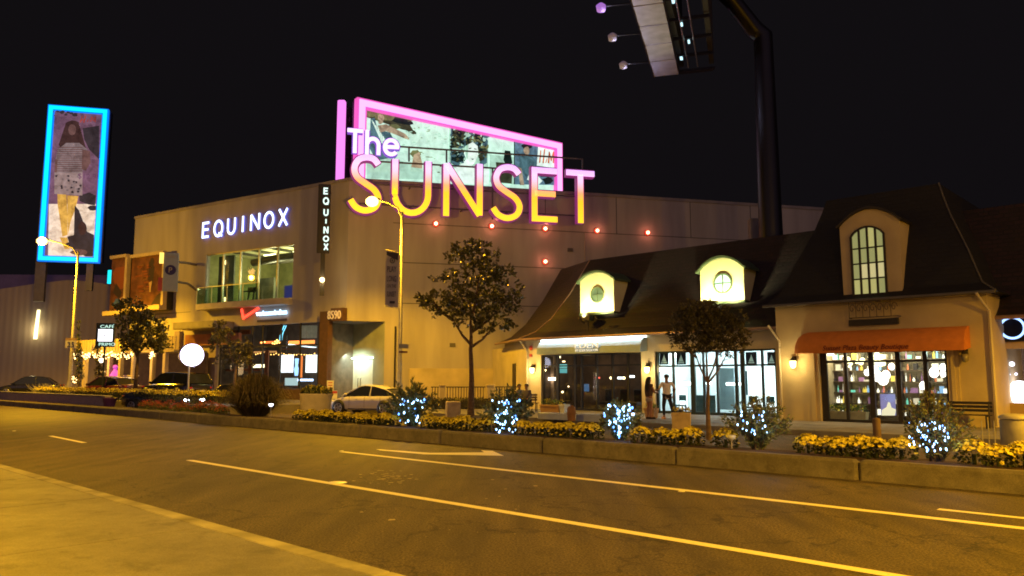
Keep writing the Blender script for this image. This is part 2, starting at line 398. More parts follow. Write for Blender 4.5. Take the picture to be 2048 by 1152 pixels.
slabs('far_pavement', -14, 75, 24.1, 31.6, -.1, .15, 1.5, M('far_paving', (.2, .185, .17), .75, .2, 1.2, .3, 40), 5, .01)
# painted lines
def line(name, pts, w, z=.004, mat=PAINT):
    mb = MB(); P = [Vector(p) for p in pts]
    for i in range(len(P)-1):
        d = (P[i+1]-P[i]).normalized(); n = Vector((-d.y, d.x, 0))*w/2
        a, b = P[i], P[i+1]; mb.face([Vector((q.x, q.y, z)) for q in (a-n, b-n, b+n, a+n)])
    return structure(name, mb, mat)
def st_of(u, v): return ST(G(u, v))
s0 = st_of(375, 921)[0]
line('lane_line', [RP(-10, 7.55), RP(s0, 7.55)], .16)
a = st_of(80, 873)[0]; b = st_of(165, 886)[0]
line('lane_dash', [RP(b, 7.58), RP(a, 7.75)], .14)
s0 = st_of(690, 903)[0]
line('lane_line_inner', [RP(-10, 10.93), RP(s0, 10.93)], .18)
s0 = st_of(1880, 1017)[0]
line('turn_bay_line', [RP(-10, 11.72), RP(s0, 11.72)], .14)
# worn turn arrow
mb = MB()
A = [G(750, 899), G(975, 903), G(968, 898), G(1010, 913), G(930, 910), G(890, 908), G(760, 903)]
A = [G(752, 898.5), G(860, 906), G(968, 905), G(962, 901), G(985, 902), G(1008, 912), G(900, 910), G(848, 909), G(760, 901)]
mb.face([Vector((p.x, p.y, .005)) for p in reversed(A)])
structure('turn_arrow', mb, PAINT)
def lid(name, u, v, r, lab, mat):
    p = G(u, v); m = MB(); m.lathe(p, [(r, -.01), (r, .005), (r*.93, .008), (0.0001, .008)], 24)
    for k in range(6):
        pass
    return single(name, m, mat, lab, 'road cover' if 'cover' in lab else 'road stud', p)
STUD = M('stud_white', (.75, .72, .62), .35, .1, 30, .1, 50)
lid('utility_cover', 674, 965.5, .17, 'round pale utility cover in the road beside the lane line', STUD)
studs = [(378, 921, 'pale road stud at the left tip of the long lane line'), (683, 902, 'pale road stud at the left tip of the inner lane line'),
         (28, 862, 'pale road stud at the far left of the road'), (1363, 983, 'pale road stud on the inner lane line right of centre')]
for u, v, l in studs: lid('road_stud', u, v, .055, l, STUD)
# pale splashes of spilled paint on the asphalt
mb = MB()
for i in range(150):
    u = 775+random.gauss(0, 26); v = 955+random.gauss(0, 6.5)
    if i > 110: u = 700+random.random()*420; v = 945+random.random()*130
    p = G(u, v); r = .008+random.random()**3*.05
    mb.face([Vector((p.x+r*(.7+.6*random.random())*math.cos(t*1.05), p.y+r*(.7+.6*random.random())*math.sin(t*1.05), .006)) for t in range(6)])
o = single('paint_splash', mb, M('pale_splash', (.42, .36, .24), .8, .2, 20, 0), 'scattered pale splashes on the asphalt right of the utility cover', 'paint splash', (0, 0, 0)); o['kind'] = 'stuff'
# ------------------------------------------------------------------ the big two-storey commercial building
STUC = M('pale_stucco', (.40, .365, .34), .85, .11, 1.2, .25, 25, streak=.14)
STUC2 = M('lower_stucco', (.42, .38, .31), .85, .1, .8, .25, 30)
SEAM = M('seam_grey', (.12, .11, .10), .8, .1, 2, 0)
DARKM = M('dark_metal', (.035, .032, .032), .45, .1, 5, .05, 30, metal=.4)
BRNM = M('brown_metal', (.10, .052, .04), .5, .15, 4, .05, 30)
ALU = M('aluminium', (.34, .33, .31), .4, .1, 5, .05, 30, metal=.6)
GLS = glass('window_glass', (.86, .9, .84), .06)
GLG = glass('green_glass', (.55, .72, .58), .05)
C0 = (-10.3, 48.0)
FE = Frame(C0, (.851, -.525)); FS = Frame(C0, (.968, .252))
HT = 14.2; ZO = 5.3
zw1 = (FE.Z(585, 485)+FE.Z(415, 511))/2; zw0 = FE.Z(584, 597)
aw0, aw1 = FE.A(411, 550), FE.A(586, 540)
ag0, ag1 = FE.A(435, 740), FE.A(643, 740); zg1 = (FE.Z(475, 655)+FE.Z(640, 641))/2
ap = FE.A(647, 740); aq = FS.A(768, 740)
EQ = thing('commercial_building', 'big pale stucco building with a wide lit upper window under the blue white letters', 'building', (C0[0], C0[1], 0))
mb = MB()
mb.holed(FE, -22.7, 0, 0, HT, [(aw0, aw1, zw0, zw1), (ag0, ag1, .15, zg1), (ap, 1, -1, ZO)], -.35, 0)
mb.holed(FS, 0, 37, 0, HT, [(-1, aq, -1, ZO)], -.35, 0)
mb.box(FE, -22.7, -22.4, -12, -.35, 0, HT)
part('wall', mb, STUC, EQ)
mb = MB()
mb.box(FE, -22.75, -.05, -.4, .06, HT+.003, HT+.2); mb.box(FS, -.02, 37, -.4, .06, HT+.003, HT+.2)
part('parapet', mb, M('parapet_cap', (.3, .27, .26), .7, .15, 1, .1, 20), EQ)
mb = MB(); mb.face([FE.P(-22.3, -.4, HT-.5), FE.P(0, -.4, HT-.5), FS.P(36.6, -.4, HT-.5), FS.P(30, -30, HT-.5), FE.P(-22, -30, HT-.5)])
part('roof', mb, M('flat_roof', (.1, .09, .09), .9, .2, 1, .2, 20), EQ)
# seams of the cladding on the side wall
mb = MB()
for (u, v) in ((1000, 457), (1000, 533), (1000, 612)):
    z = FS.Z(u, v); mb.box(FS, aq+.4, 36.5, 0, .012, z, z+.05)
for u in (1232, 1380, 1090, 1500): a = FS.A(u, 430); mb.box(FS, a, a+.05, 0, .012, FS.Z(1000, 457), HT)
for u in (690, 1155): a = FS.A(u, 600); 
zz = FE.Z(500, 626) ; mb.box(FE, -22.5, aw0-1.5, 0, .01, zz+.35, zz+.39)
part('wall_seam', mb, SEAM, EQ)
mb = MB(); mb.box(FS, FS.A(818), FS.A(1100), 0, .18, 0, FS.Z(930, 737)); part('plinth', mb, M('yellow_plinth', (.5, .42, .25), .8, .12, 1, .2, 20), EQ)
mb = MB(); a = FS.A(1170, 560); mb.tube([FS.P(a, .06, 4), FS.P(a, .06, FS.Z(1000, 457))], .035, 6); mb.box(FS, a-.12, a+.12, .01, .12, 8.2, 8.55); part('conduit', mb, STUC2, EQ)
mb = MB()
for u, v in ((870, 560), (905, 690), (1140, 500)): a, z = FS.hit(u, v); mb.box(FS, a-.18, a+.18, .003, .06, z-.12, z+.12)
part('vent', mb, SEAM, EQ)
mb = MB(); a = FS.A(789); mb.tube([FS.P(a, .08, .2), FS.P(a, .08, 5.0)], .06, 8); part('downpipe', mb, DARKM, EQ)
# recessed corner entry
I = K(689, 51.6); PL = FE.P(ap, 0, 0); Q = FS.P(aq, 0, 0)
F1 = Frame((PL.x, PL.y), (I.x-PL.x, I.y-PL.y)); F2 = Frame((I.x, I.y), (Q.x-I.x, Q.y-I.y))
L1 = (Vector((I.x-PL.x, I.y-PL.y))).length; L2 = Vector((Q.x-I.x, Q.y-I.y)).length
mb = MB(); mb.box(F1, 0, L1, -.2, 0, 0, ZO-.01)
dz1 = F2.Z(720, 718); da0 = F2.A(694, 760); da1 = F2.A(745, 760)
mb.holed(F2, 0, L2, 0, ZO-.01, [(da0, da1, .15, dz1)], -.2, 0)
part('entry_wall', mb, M('entry_stucco', (.33, .36, .27), .85, .12, 1, .2, 30), EQ)
mb = MB(); mb.face([FE.P(ap, 0, ZO-.02), I+Vector((0, .2, ZO-.02)), FS.P(aq, 0, ZO-.02), FE.P(0, 0, ZO-.02)]); part('entry_soffit', mb, M('soffit', (.2, .16, .15), .8, .1, 2, .1, 20), EQ)
DW = M('white_door', (.72, .78, .68), .5, .06, 2, .05, 20)
am = (da0+da1)/2
for k, (x0, x1) in enumerate(((da0+.02, am-.01), (am+.01, da1-.02))):
    mb = MB(); mb.box(F2, x0, x1, -.12, -.06, .17, dz1-.03)
    d = part('door', mb, DW, EQ)
    mb = MB(); hx = am-.14 if k == 0 else am+.14
    mb.tube([F2.P(hx, -.03, .95), F2.P(hx, .03, .97), F2.P(hx, .03, 1.75), F2.P(hx, -.03, 1.77)], .02, 6)
    if k == 0: mb.tube([F2.P(x0+.1, .0, .95), F2.P(hx, 0, .95)], .015, 6)
    part('handle', mb, DARKM, d)
mb = MB(); mb.box(F2, da0-.05, da1+.05, 0, .12, dz1+.02, dz1+.1); part('door_light', mb, E('doorlight_emit', (.75, 1, .8), 6), EQ)
lamp('AREA', F2.P(am, .75, dz1+.25), 60, (.78, 1, .82), parent=EQ, size=1.6, name='door_light_source', sizey=.4, rot=None)
aim(bpy.context.scene.objects['door_light_source'], Vector(F2.y)*-.75+Vector((0, 0, -1.3)))
lamp('POINT', F2.P(-.3, 1.0, 2.0), 22, (.55, 1, .6), parent=EQ, name='entry_glow', radius=.3)
# pier and shop-front band
mb = MB(); mb.box(FE, FE.A(646), FE.A(663), .02, .42, .15, FE.Z(655, 624)); part('pier', mb, BRNM, EQ)
mb = MB(); mb.cbox(FE, FE.A(748, 760), FE.A(748, 760)+.01, 0, .01, 0, .02)
# mullions of the upper window
mb = MB()
for u in (411, 443.6, 478, 514.5, 552, 585):
    a = FE.A(u, 545); mb.box(FE, a-.05, a+.05, -.2, -.08, zw0+.08, zw1-.08)
mb.box(FE, aw0+.001, aw1-.001, -.2, -.08, zw1-.08, zw1-.001); mb.box(FE, aw0+.001, aw1-.001, -.2, -.08, zw0+.001, zw0+.08)
w = part('window', mb, ALU, EQ, label='wide upper window, its room lit yellow')
mb = MB(); mb.rect(FE, aw0+.05, aw1-.05, zw0+.08, zw1-.08, -.14); part('pane', mb, GLS, w)
# room behind it
YI = M('gym_wall', (.30, .30, .13), .8, .15, 2, .1, 20); 
mb = MB()
D = -7.5
mb.face([FE.P(aw0-1, D, zw0-.3), FE.P(aw1+1, D, zw0-.3), FE.P(aw1+1, D, zw1+.4), FE.P(aw0-1, D, zw1+.4)])
mb.face([FE.P(aw0-1, D, zw0-.3), FE.P(aw0-1, -.36, zw0-.3), FE.P(aw0-1, -.36, zw1+.4), FE.P(aw0-1, D, zw1+.4)])
mb.face([FE.P(aw1+1, D, zw0-.3), FE.P(aw1+1, -.36, zw0-.3), FE.P(aw1+1, -.36, zw1+.4), FE.P(aw1+1, D, zw1+.4)])
mb.face([FE.P(aw0-1, D, zw0-.3), FE.P(aw1+1, D, zw0-.3), FE.P(aw1+1, -.36, zw0-.3), FE.P(aw0-1, -.36, zw0-.3)])
mb.face([FE.P(aw0-1, D, zw1+.4), FE.P(aw1+1, D, zw1+.4), FE.P(aw1+1, -.36, zw1+.4), FE.P(aw0-1, -.36, zw1+.4)], 1)
CEIL = M('gym_ceiling', (.7, .68, .42), .8, .15, 3, .2, 20)
part('gym_room', mb, [YI, CEIL], EQ)
mb = MB(); aa = lambda u: FE.A(u, 545)
mb.tube([FE.P(aa(455), -2.2, zw1-.5), FE.P(aa(500), -2.4, zw1-.3), FE.P(aa(600), -2.2, zw1-.35)], .28, 12)
mb.tube([FE.P(aa(440), -4.5, zw1-.1), FE.P(aa(600), -4.5, zw1-.1)], .2, 10)
for k in range(5): mb.box(FE, aa(430)+k*1.9, aa(430)+k*1.9+.1, -7, -.5, zw1+.2, zw1+.38)
part('duct', mb, M('duct_dark', (.06, .055, .04), .5, .1, 5, .1, 20), EQ)
mb = MB(); mb.box(FE, aa(444), aa(480), -3.2, -3.0, zw0, zw0+2.1); mb.box(FE, aa(411), aa(442), -1.2, -1.1, zw0-.2, zw1); part('partition', mb, M('partition_green', (.12, .13, .09), .6, .2, 2, .1, 20), EQ)
mb = MB(); mb.box(FE, aa(522), aa(541), -2.2, -2.1, zw0, zw0+1.25); part('partition', mb, M('screen_blue', (.02, .03, .22), .5, .1, 3, 0, emit=(.02, .03, .3), es=.35), EQ, label='deep blue lit screen')
mb = MB(); mb.box(FE, aa(541)+.05, aa(541)+.1, -2.2, -2.15, zw0, zw0+1.4); part('light_tube', mb, E('magenta_tube', (.8, .1, .9), 2), EQ, label='thin magenta light')
for u0, u1 in ((557, 565), (571, 580)):
    mb = MB(); mb.box(FE, aa(u0), aa(u1), -2.6, -2.5, zw0+.1, zw0+1.4); part('light_panel', mb, E('yellow_panel', (1, .95, .35), 1.3), EQ)
# gym machines standing behind the glass
def machine(x):
    mb = MB()
    mb.tube([FE.P(x, -1.6, zw0-.2), FE.P(x+.15, -1.7, zw0+1.0)], .06, 8); mb.tube([FE.P(x-.35, -1.6, zw0+1.0), FE.P(x+.45, -1.8, zw0+1.05)], .05, 8)
    mb.tube([FE.P(x-.5, -1.5, zw0-.1), FE.P(x+.7, -1.9, zw0-.1)], .09, 8); mb.box(FE, x-.1, x+.35, -1.9, -1.75, zw0+.95, zw0+1.3)
    part('gym_machine', mb, DARKM, EQ)
machine(aa(458)); machine(aa(468)); machine(aa(562))
mb = MB()
for (u, b, z) in ((470, -3, .1), (500, -3.4, .1), (530, -3, .1), (560, -3.2, .1), (578, -1.8, .1)): mb.box(FE, aa(u)-.6, aa(u)+.6, b-.06, b+.06, zw1+z, zw1+z+.06)
part('strip_light', mb, E('gym_strip', (1, .95, .5), 7), EQ)
for u in (475, 525, 570): lamp('POINT', FE.P(aa(u), -3.2, zw0+2.2), 340, (1, .94, .5), parent=EQ, radius=.5, name='room_light')
# balcony with glass rail
ab0 = FE.A(391, 608, .9)
mb = MB(); mb.box(FE, ab0, aw1+.02, .002, .9, zw0-.42, zw0-.02); part('balcony', mb, M('balcony_white', (.48, .43, .38), .7, .1, 2, .1, 20), EQ)
mb = MB(); zr = FE.Z(500, 567, .85)
mb.rect(FE, ab0+.03, FE.A(519, 570, .85), zw0-.02, zr, .84); mb.face([FE.P(ab0+.04, .02, zw0-.02), FE.P(ab0+.04, .82, zw0-.02), FE.P(ab0+.04, .82, zr), FE.P(ab0+.04, .02, zr)])
rl = part('glass_rail', mb, GLG, EQ)
mb = MB(); mb.box(FE, ab0, FE.A(519, 570, .85), .81, .87, zr, zr+.05)
for k in range(5): x = ab0+.03+k*(FE.A(519, 570, .85)-ab0)/4.02; mb.box(FE, x, x+.04, .86, .88, zw0-.02, zr)
part('handrail', mb, ALU, rl)
# small lamps on the facade
for (u, v) in ((424, 521), (424, 596)):
    mb = MB(); a, z = FE.hit(u, v, .05); mb.box(FE, a-.04, a+.04, -1.08, -1.0, z-.15, z+.15); part('room_lamp', mb, E('warm_small', (1, .7, .3), 6), EQ)
# canopy at the left of the shop front
mb = MB(); c0, c1 = FE.A(346, 650, 1.6), FE.A(428, 650, 1.6); zc0, zc1 = FE.Z(390, 657, 1.6), FE.Z(390, 643, 1.6)
mb.box(FE, c0, c1, .01, 1.6, zc0, zc1); mb.box(FE, c0+.1, c1-.1, 1.6, 1.63, zc0+.06, zc1-.06)
part('canopy', mb, M('canopy_grey', (.22, .2, .17), .6, .12, 2, .1, 20), EQ)
mb = MB(); mb.box(FE, FE.A(372), FE.A(480), .01, .25, FE.Z(430, 690), FE.Z(430, 668)); part('fascia', mb, M('fascia_red', (.30, .13, .09), .6, .12, 2, .1, 20), EQ)
mb = MB(); mb.box(FE, FE.A(352), FE.A(362), .01, .3, .15, zc0); mb.box(FE, FE.A(420), FE.A(434), .01, .2, .15, zc0-.2); part('pillar', mb, M('lilac_grey', (.25, .2, .26), .7, .12, 2, .1, 20), EQ)
# shop front: room, glass, lit things inside
mb = MB(); gD = -4.5
mb.face([FE.P(ag0-.3, gD, .1), FE.P(ag1+.3, gD, .1), FE.P(ag1+.3, gD, zg1+.3), FE.P(ag0-.3, gD, zg1+.3)])
mb.face([FE.P(ag0-.3, gD, .14), FE.P(ag1+.3, gD, .14), FE.P(ag1+.3, -.36, .14), FE.P(ag0-.3, -.36, .14)], 1)
mb.face([FE.P(ag0-.3, gD, zg1+.3), FE.P(ag1+.3, gD, zg1+.3), FE.P(ag1+.3, -.36, zg1+.3), FE.P(ag0-.3, -.36, zg1+.3)], 1)
for a in (ag0-.3, ag1+.3): mb.face([FE.P(a, gD, .1), FE.P(a, -.36, .1), FE.P(a, -.36, zg1+.3), FE.P(a, gD, zg1+.3)])
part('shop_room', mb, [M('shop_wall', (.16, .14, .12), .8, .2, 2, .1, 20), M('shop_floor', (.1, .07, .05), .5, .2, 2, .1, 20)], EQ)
mb = MB()
for u in (435, 470, 500, 520, 556, 595, 633, 642): a = FE.A(u, 740); mb.box(FE, a-.04, a+.04, -.22, -.12, .15, zg1-.001)
for v in (693,): z = FE.Z(560, v); mb.box(FE, ag0+.001, ag1-.001, -.21, -.13, z, z+.09)
mb.box(FE, ag0+.001, ag1-.001, -.21, -.13, .15, .8)
sf = part('shop_front', mb, DARKM, EQ)
mb = MB(); mb.rect(FE, ag0+.05, ag1-.05, .8, zg1-.02, -.17); part('pane', mb, GLS, sf)
bI = -1.4
def lit(u0, u1, v0, v1, name, col, es, b=bI, lab=None):
    mb = MB(); a0, z1 = FE.hit(u0, v0, b); a1, z0 = FE.hit(u1, v1, b); mb.box(FE, a0, a1, b-.06, b, z0, z1)
    part(name, mb, E('lit_'+name+str(round(sum(col)*100+es*10)), col, es), EQ, label=lab)
lit(559, 585, 710, 745, 'lit_poster', (.85, .9, 1), 2.2, lab='white lit poster panel')
lit(612, 632, 710, 745, 'lit_poster', (.9, .93, 1), 2.4, lab='white lit poster panel with a dark stroke')
lit(570, 594, 756, 771, 'lit_counter', (.55, .75, .8), .9)
lit(595, 625, 758, 762, 'light_bar', (.5, .65, 1), 5)
lit(600, 603, 712, 755, 'light_bar', (1, .25, .05), 1.2, lab='orange vertical light')
lit(504, 530, 729, 735, 'ceiling_lamp', (1, .85, .5), 4)
lit(577, 628, 682, 687, 'light_band', (1, .25, .05), 3, lab='orange red light band')
lit(520, 560, 683, 686, 'light_band', (1, .22, .05), 1.6)
lit(500, 552, 703, 705, 'light_band', (.6, .3, .1), 1.0)
mb = MB(); pts = [FE.hit(577+k*11, 689+3.0*math.sin(k/5*math.pi*.5)**2+k*.6, bI) for k in range(6)]; mb.stroke(FE, pts, .07, bI-.04, bI+.02); part('light_arc', mb, E('arc_white', (.7, .85, 1), 3), EQ)
mb = MB(); mb.stroke(FE, [FE.hit(u, v, bI) for u, v in ((559, 681), (560, 672), (562, 664), (566, 656), (568, 651))], .05, bI-.04, bI); mb.stroke(FE, [FE.hit(u+4, v, bI) for u, v in ((559, 681), (560, 672), (562, 664), (566, 656), (568, 651))], .04, bI-.04, bI)
part('light_arc', mb, E('neon_blue', (.2, .7, 1), 2.5), EQ, label='curved blue neon tube')
mb = MB(); a, z = FE.hit(593, 735, bI); mb.tube([FE.P(a, bI, z-.55), FE.P(a, bI, z-.1), FE.P(a, bI, z+.1), FE.P(a, bI, z+.6)], [.1, .16, .09, .13], 10); part('lit_figure', mb, E('figure_blue', (.3, .55, 1), 2.2), EQ)
mb = MB()
for k in range(26): a, z = FE.hit(500+k*5.1+random.random()*2, 706+random.random()*4, bI+.2); mb.ball(FE.P(a, bI+.2, z), .035, 6)
for k in range(12): a, z = FE.hit(519+random.random()*44, 680+random.random()*8, bI+.3); mb.ball(FE.P(a, bI+.3, z), .05, 6)
part('string_light', mb, E('warm_bulbs', (1, .5, .12), 7), EQ)
mb = MB()
for k in range(5): a0, z1 = FE.hit(600+k*7, 651, -1.0); a1, z0 = FE.hit(605+k*7, 676, -1.0); mb.box(FE, a0, a1, -1.04, -1, z0, z1)
part('curtain', mb, M('curtain_pale', (.6, .58, .45), .8, .1, 4, .1, 20, emit=(.6, .58, .4), es=.12), EQ)
mb = MB(); 
for (u0, u1, v0, v1) in ((433, 500, 662, 668), (498, 502, 700, 785), (530, 534, 700, 785), (440, 520, 738, 742), (640, 560, 695, 699)): 
    a0, z1 = FE.hit(u0, v0, -.9); a1, z0 = FE.hit(u1, v1, -.9); mb.box(FE, a0, a1, -.98, -.9, z0, z1)
part('timber_frame', mb, M('orange_timber', (.35, .12, .04), .6, .2, 6, .1, 20), EQ)
lamp('POINT', FE.P(FE.A(575), -2.4, 3.2), 40, (.9, .75, .7), parent=EQ, radius=.3, name='shop_light')
lamp('POINT', FE.P(FE.A(480), -2.0, 3.2), 22, (1, .6, .25), parent=EQ, radius=.3, name='shop_light')
mb = MB(); mb.box(FE, FE.A(505, 775, .5), FE.A(632, 775, .5), .1, .5, .15, FE.Z(590, 778, .5)); part('low_counter', mb, BRNM, EQ)

# ------------------------------------------------------------------ stroke letters in a unit box (x 0..w, y 0..1)
def arc(cx, cy, rx, ry, a0, a1, n=12): return [(cx+rx*math.cos(R(a0+(a1-a0)*i/n)), cy+ry*math.sin(R(a0+(a1-a0)*i/n))) for i in range(n+1)]
def cr(P, n=5):
    out = []
    for i in range(len(P)-1):
        a, b, c, d = P[max(i-1, 0)], P[i], P[i+1], P[min(i+2, len(P)-1)]
        for k in range(n):
            t = k/n; out.append(tuple(.5*((2*b[j])+(-a[j]+c[j])*t+(2*a[j]-5*b[j]+4*c[j]-d[j])*t*t+(-a[j]+3*b[j]-3*c[j]+d[j])*t**3) for j in (0, 1)))
    return out+[P[-1]]
def glyph(ch):
    if ch == 'S': return [cr([(.90, .86), (.74, .955), (.50, .975), (.26, .92), (.14, .77), (.22, .62), (.48, .51), (.78, .40), (.92, .25), (.82, .09), (.52, .02), (.22, .07), (.04, .20)])], .58
    if ch == 'U': return [[(.05, .98), (.05, .35)]+arc(.5, .36, .45, .34, 180, 360, 14)+[(.95, .98)]], .72
    if ch == 'N': return [[(.06, 0), (.06, .96)], [(.06, .96), (.94, .04)], [(.94, .04), (.94, 1)]], .74
    if ch == 'E': return [[(.95, .96), (.06, .96), (.06, .04), (.95, .04)], [(.06, .52), (.88, .52)]], .5
    if ch == 'T': return [[(0, .96), (1, .96)], [(.5, .93), (.5, 0)]], .55
    if ch == 'h': return [[(.06, 1), (.06, 0)], [(.06, .42)]+arc(.5, .40, .42, .26, 165, 0, 10)+[(.92, 0)]], .5
    if ch == 'e': return [[(.08, .36), (.92, .38)]+arc(.5, .36, .43, .31, 8, 318, 18)], .5
    if ch == 'Q': return [arc(.5, .5, .46, .46, 0, 360, 22), [(.55, .22), (.95, .02)]], .9
    if ch == 'O': return [arc(.5, .5, .46, .46, 0, 360, 22)], .9
    if ch == 'I': return [[(.5, 0), (.5, 1)]], .2
    if ch == 'X': return [[(.05, 0), (.95, 1)], [(.05, 1), (.95, 0)]], .7
def letter(mb, F, ch, a0, a1, z0, z1, w, b0, b1, mi=0, side=None):
    for st in glyph(ch)[0]:
        q = [(a0+x*(a1-a0), z0+y*(z1-z0)) for x, y in st]
        mb.stroke(F, q, w, b0, b1, mi, side)
LETB = E('letter_blue_white', (.62, .74, 1), 3.2); LETG = E('letter_halo', (.16, .2, .95), 2.0)
root = thing('wall_letters', 'blue white lit letters EQUINOX across the upper wall above the wide window', 'sign letters', FE.P(FE.A(490, 450), .1, FE.Z(490, 465)))
for ch, u0, u1, v0, v1 in (('E', 406, 418, 446, 474), ('Q', 429, 445, 442, 472), ('U', 456, 470, 437, 467), ('I', 481, 491, 433, 463), ('N', 502, 519, 429, 459), ('O', 529, 547, 425, 455), ('X', 558, 575, 419, 450)):
    mb = MB(); a0, z1 = FE.hit(u0, v0, .14); a1, z0 = FE.hit(u1, v1, .14)
    letter(mb, FE, ch, a0, a1, z0, z1, .16, .10, .16, 0, 1)
    part('letter', mb, [LETB, LETG], root, label='letter '+ch)
# the check mark and name over the shop front
root = thing('shop_sign', 'red check mark and small white blue lit lettering above the shop front', 'shop sign', FE.P(FE.A(525, 630), .1, FE.Z(525, 640)))
mb = MB(); mb.stroke(FE, [FE.hit(u, v, .15) for u, v in ((482, 618), (486, 636), (516, 616))], .16, .08, .15); part('check_mark', mb, E('check_red', (1, .06, .03), 2.6), root)
mb = MB(); a0, z0 = FE.hit(512, 636, .15); a1, _ = FE.hit(573, 632, .15); mb.text(FE, 'verizonwireless', (a0+a1)/2, z0+.14, .36, .1, .08, w=a1-a0); part('lettering', mb, E('verizon_white', (.5, .75, 1), 3), root)
mb = MB(); mb.box(FE, a0, a1-.1, .01, .06, z0-.28, z0-.14); sp = part('tag_line', mb, M('navy_plate', (.03, .02, .09), .5, .1, 3, 0), root)
# house number
root = thing('number_sign', 'brown box with the pale number 8590 at the building corner over the entry', 'number sign', FE.P(FE.A(670, 630), .1, FE.Z(670, 640)))
mb = MB(); n0, nz1 = FE.hit(655, 617, .45); n1, nz0 = FE.hit(684, 641, .45); mb.box(FE, n0+.25, n1, .02, .42, nz0, nz1); part('panel', mb, BRNM, root)
mb = MB(); mb.text(FE, '8590', (n0+n1)/2-.05, nz0+.12, (nz1-nz0)*.68, .425, .06, w=(n1-n0)*.88); part('numerals', mb, M('number_pale', (.75, .7, .72), .4, .05, 3, 0, emit=(.6, .5, .6), es=.06), root)

# vertical blade sign on the corner
k = 46.9; F3 = Frame((K(647, k).x, k), (.985, .17)); bz0, bz1 = F3.Z(647, 506), F3.Z(647, 368)
root = thing('blade_sign', 'tall dark vertical blade sign reading EQUINOX downwards on the building corner', 'blade sign', F3.P(0, 0, bz0))
mb = MB(); x0, x1 = F3.A(635, 440), F3.A(660, 440); mb.cbox(F3, x0, x1, -.16, .0, bz0, bz1, .03); part('panel', mb, DARKM, root)
mb = MB(); mb.box(F3, -.1, .1, -1.0, -.16, bz1-.4, bz1-.3); mb.box(F3, -.1, .1, -1.0, -.16, bz0+.3, bz0+.4); part('bracket', mb, DARKM, root)
for i, ch in enumerate('EQUINOX'):
    mb = MB()
    v0, v1 = [(376, 388), (395, 409), (418, 431), (438, 447), (453, 467), (472, 483), (487, 500)][i]
    u0, u1 = (648, 656); 
    if ch in 'QO': u0, u1 = 647, 657
    a0, z1 = F3.hit(u0, v0, .03); a1, z0 = F3.hit(u1, v1, .03)
    letter(mb, F3, ch, a0, a1, z0, z1, .075, .002, .05)
    part('letter', mb, E('blade_letters', (.65, .9, .85), 1.5), root)
# strip with a lamp under it
root = thing('wall_lamp', 'dark vertical strip with one glowing round lamp below the blade sign', 'wall lamp', F3.P(0, 0, F3.Z(647, 591)))
mb = MB(); mb.box(F3, F3.A(640, 550), F3.A(649, 550), -.12, -.02, F3.Z(647, 591), bz0-.01); part('backplate', mb, DARKM, root)
mb = MB(); p = F3.P(F3.A(644.5, 560), .08, F3.Z(645, 560)); mb.ball(p, .15, 12); part('bulb', mb, E('warm_bulb', (1, .66, .25), 9), root)
lamp('POINT', p+F3.y*.3, 50, (1, .7, .3), parent=root, radius=.12)
# ------------------------------------------------------------------ rooftop billboard (pink neon frame) and the big sign letters
PINK = E('pink_neon', (1, .40, .86), 1.5); PINK2 = E('magenta_neon', (.95, .25, .9), 1.2)
k0 = 50.0; FB = Frame((K(715, k0, v=200).x, k0), (.816, .578))
zt, zb = 20.45, 14.05; LB = FB.A(1125, 290)
fw = .66
root = thing('rooftop_billboard', 'long rooftop billboard with a thick glowing pink frame and bright pale picture', 'billboard', FB.P(0, 0, HT))
mb = MB()
mb.box(FB, 0, LB, -.5, 0, zt-fw, zt); mb.box(FB, 0, fw*1.05, -.5, 0, zb, zt-fw); mb.box(FB, LB-fw, LB, -.5, 0, zb, zt-fw)
nf = part('neon_frame', mb, E('pink_halo_casing', (1, .13, .62), .85), root)  # casing glows to imitate the halo round the pink tube
mb = MB(); i_ = .14; mb.stroke(FB, [(fw*.52, zb), (fw*.52, zt-fw*.5), (LB-fw*.5, zt-fw*.5), (LB-fw*.5, zb)], fw*.62, .003, .09); part('neon_tube', mb, PINK, nf)
mb = MB(); mb.box(FB, .05, LB-.05, -.9, -.52, zb, zt-.05); part('back_box', mb, M('plum_metal', (.1, .04, .09), .5, .1, 2, .05, 20), root)
# the printed picture: flat layers of printed vinyl
POS = [('poster_ground', (.62, .95, .78), .95), ('poster_skin', (.75, .62, .4), .5), ('poster_hair', (.16, .2, .1), .22), ('poster_dress', (.12, .28, .33), .5), ('poster_dark', (.02, .06, .05), .2),
       ('poster_mint', (.5, .85, .66), .8), ('poster_white', (.8, 1, .9), 1.0), ('poster_red', (.8, .18, .05), .7), ('poster_olive', (.34, .4, .16), .4), ('poster_blue', (.2, .42, .55), .45)]
def printed(n, c, s, sc=2.5, amt=.5):     # printed vinyl, its floodlighting put in as glow: colour breaks up like a photograph
    m = E(n, c, s); N = m.node_tree.nodes; L = m.node_tree.links; b = N['Principled BSDF']; tc = N.new('ShaderNodeTexCoord'); no = N.new('ShaderNodeTexNoise'); no.inputs['Scale'].default_value = sc; no.inputs['Detail'].default_value = 9; no.inputs['Roughness'].default_value = .7; no.inputs['Distortion'].default_value = .6
    L.new(tc.outputs['Object'], no.inputs[0]); r = N.new('ShaderNodeMapRange'); L.new(no.outputs[0], r.inputs[0]); r.inputs[1].default_value = .34; r.inputs[2].default_value = .62; r.inputs[3].default_value = s*(1-amt); r.inputs[4].default_value = s*(1+amt*.5); L.new(r.outputs[0], b.inputs['Emission Strength']); return m
PM = [printed(n, c, s, 1.6, .28 if i in (0, 5, 6) else .75) for i, (n, c, s) in enumerate(POS)]
px = lambda u, v: FB.hit(u, v, -.3)
def pc(x, y): return px(650+x/3.593, 170+y/3.593)      # coordinates read off an enlarged view of the panel
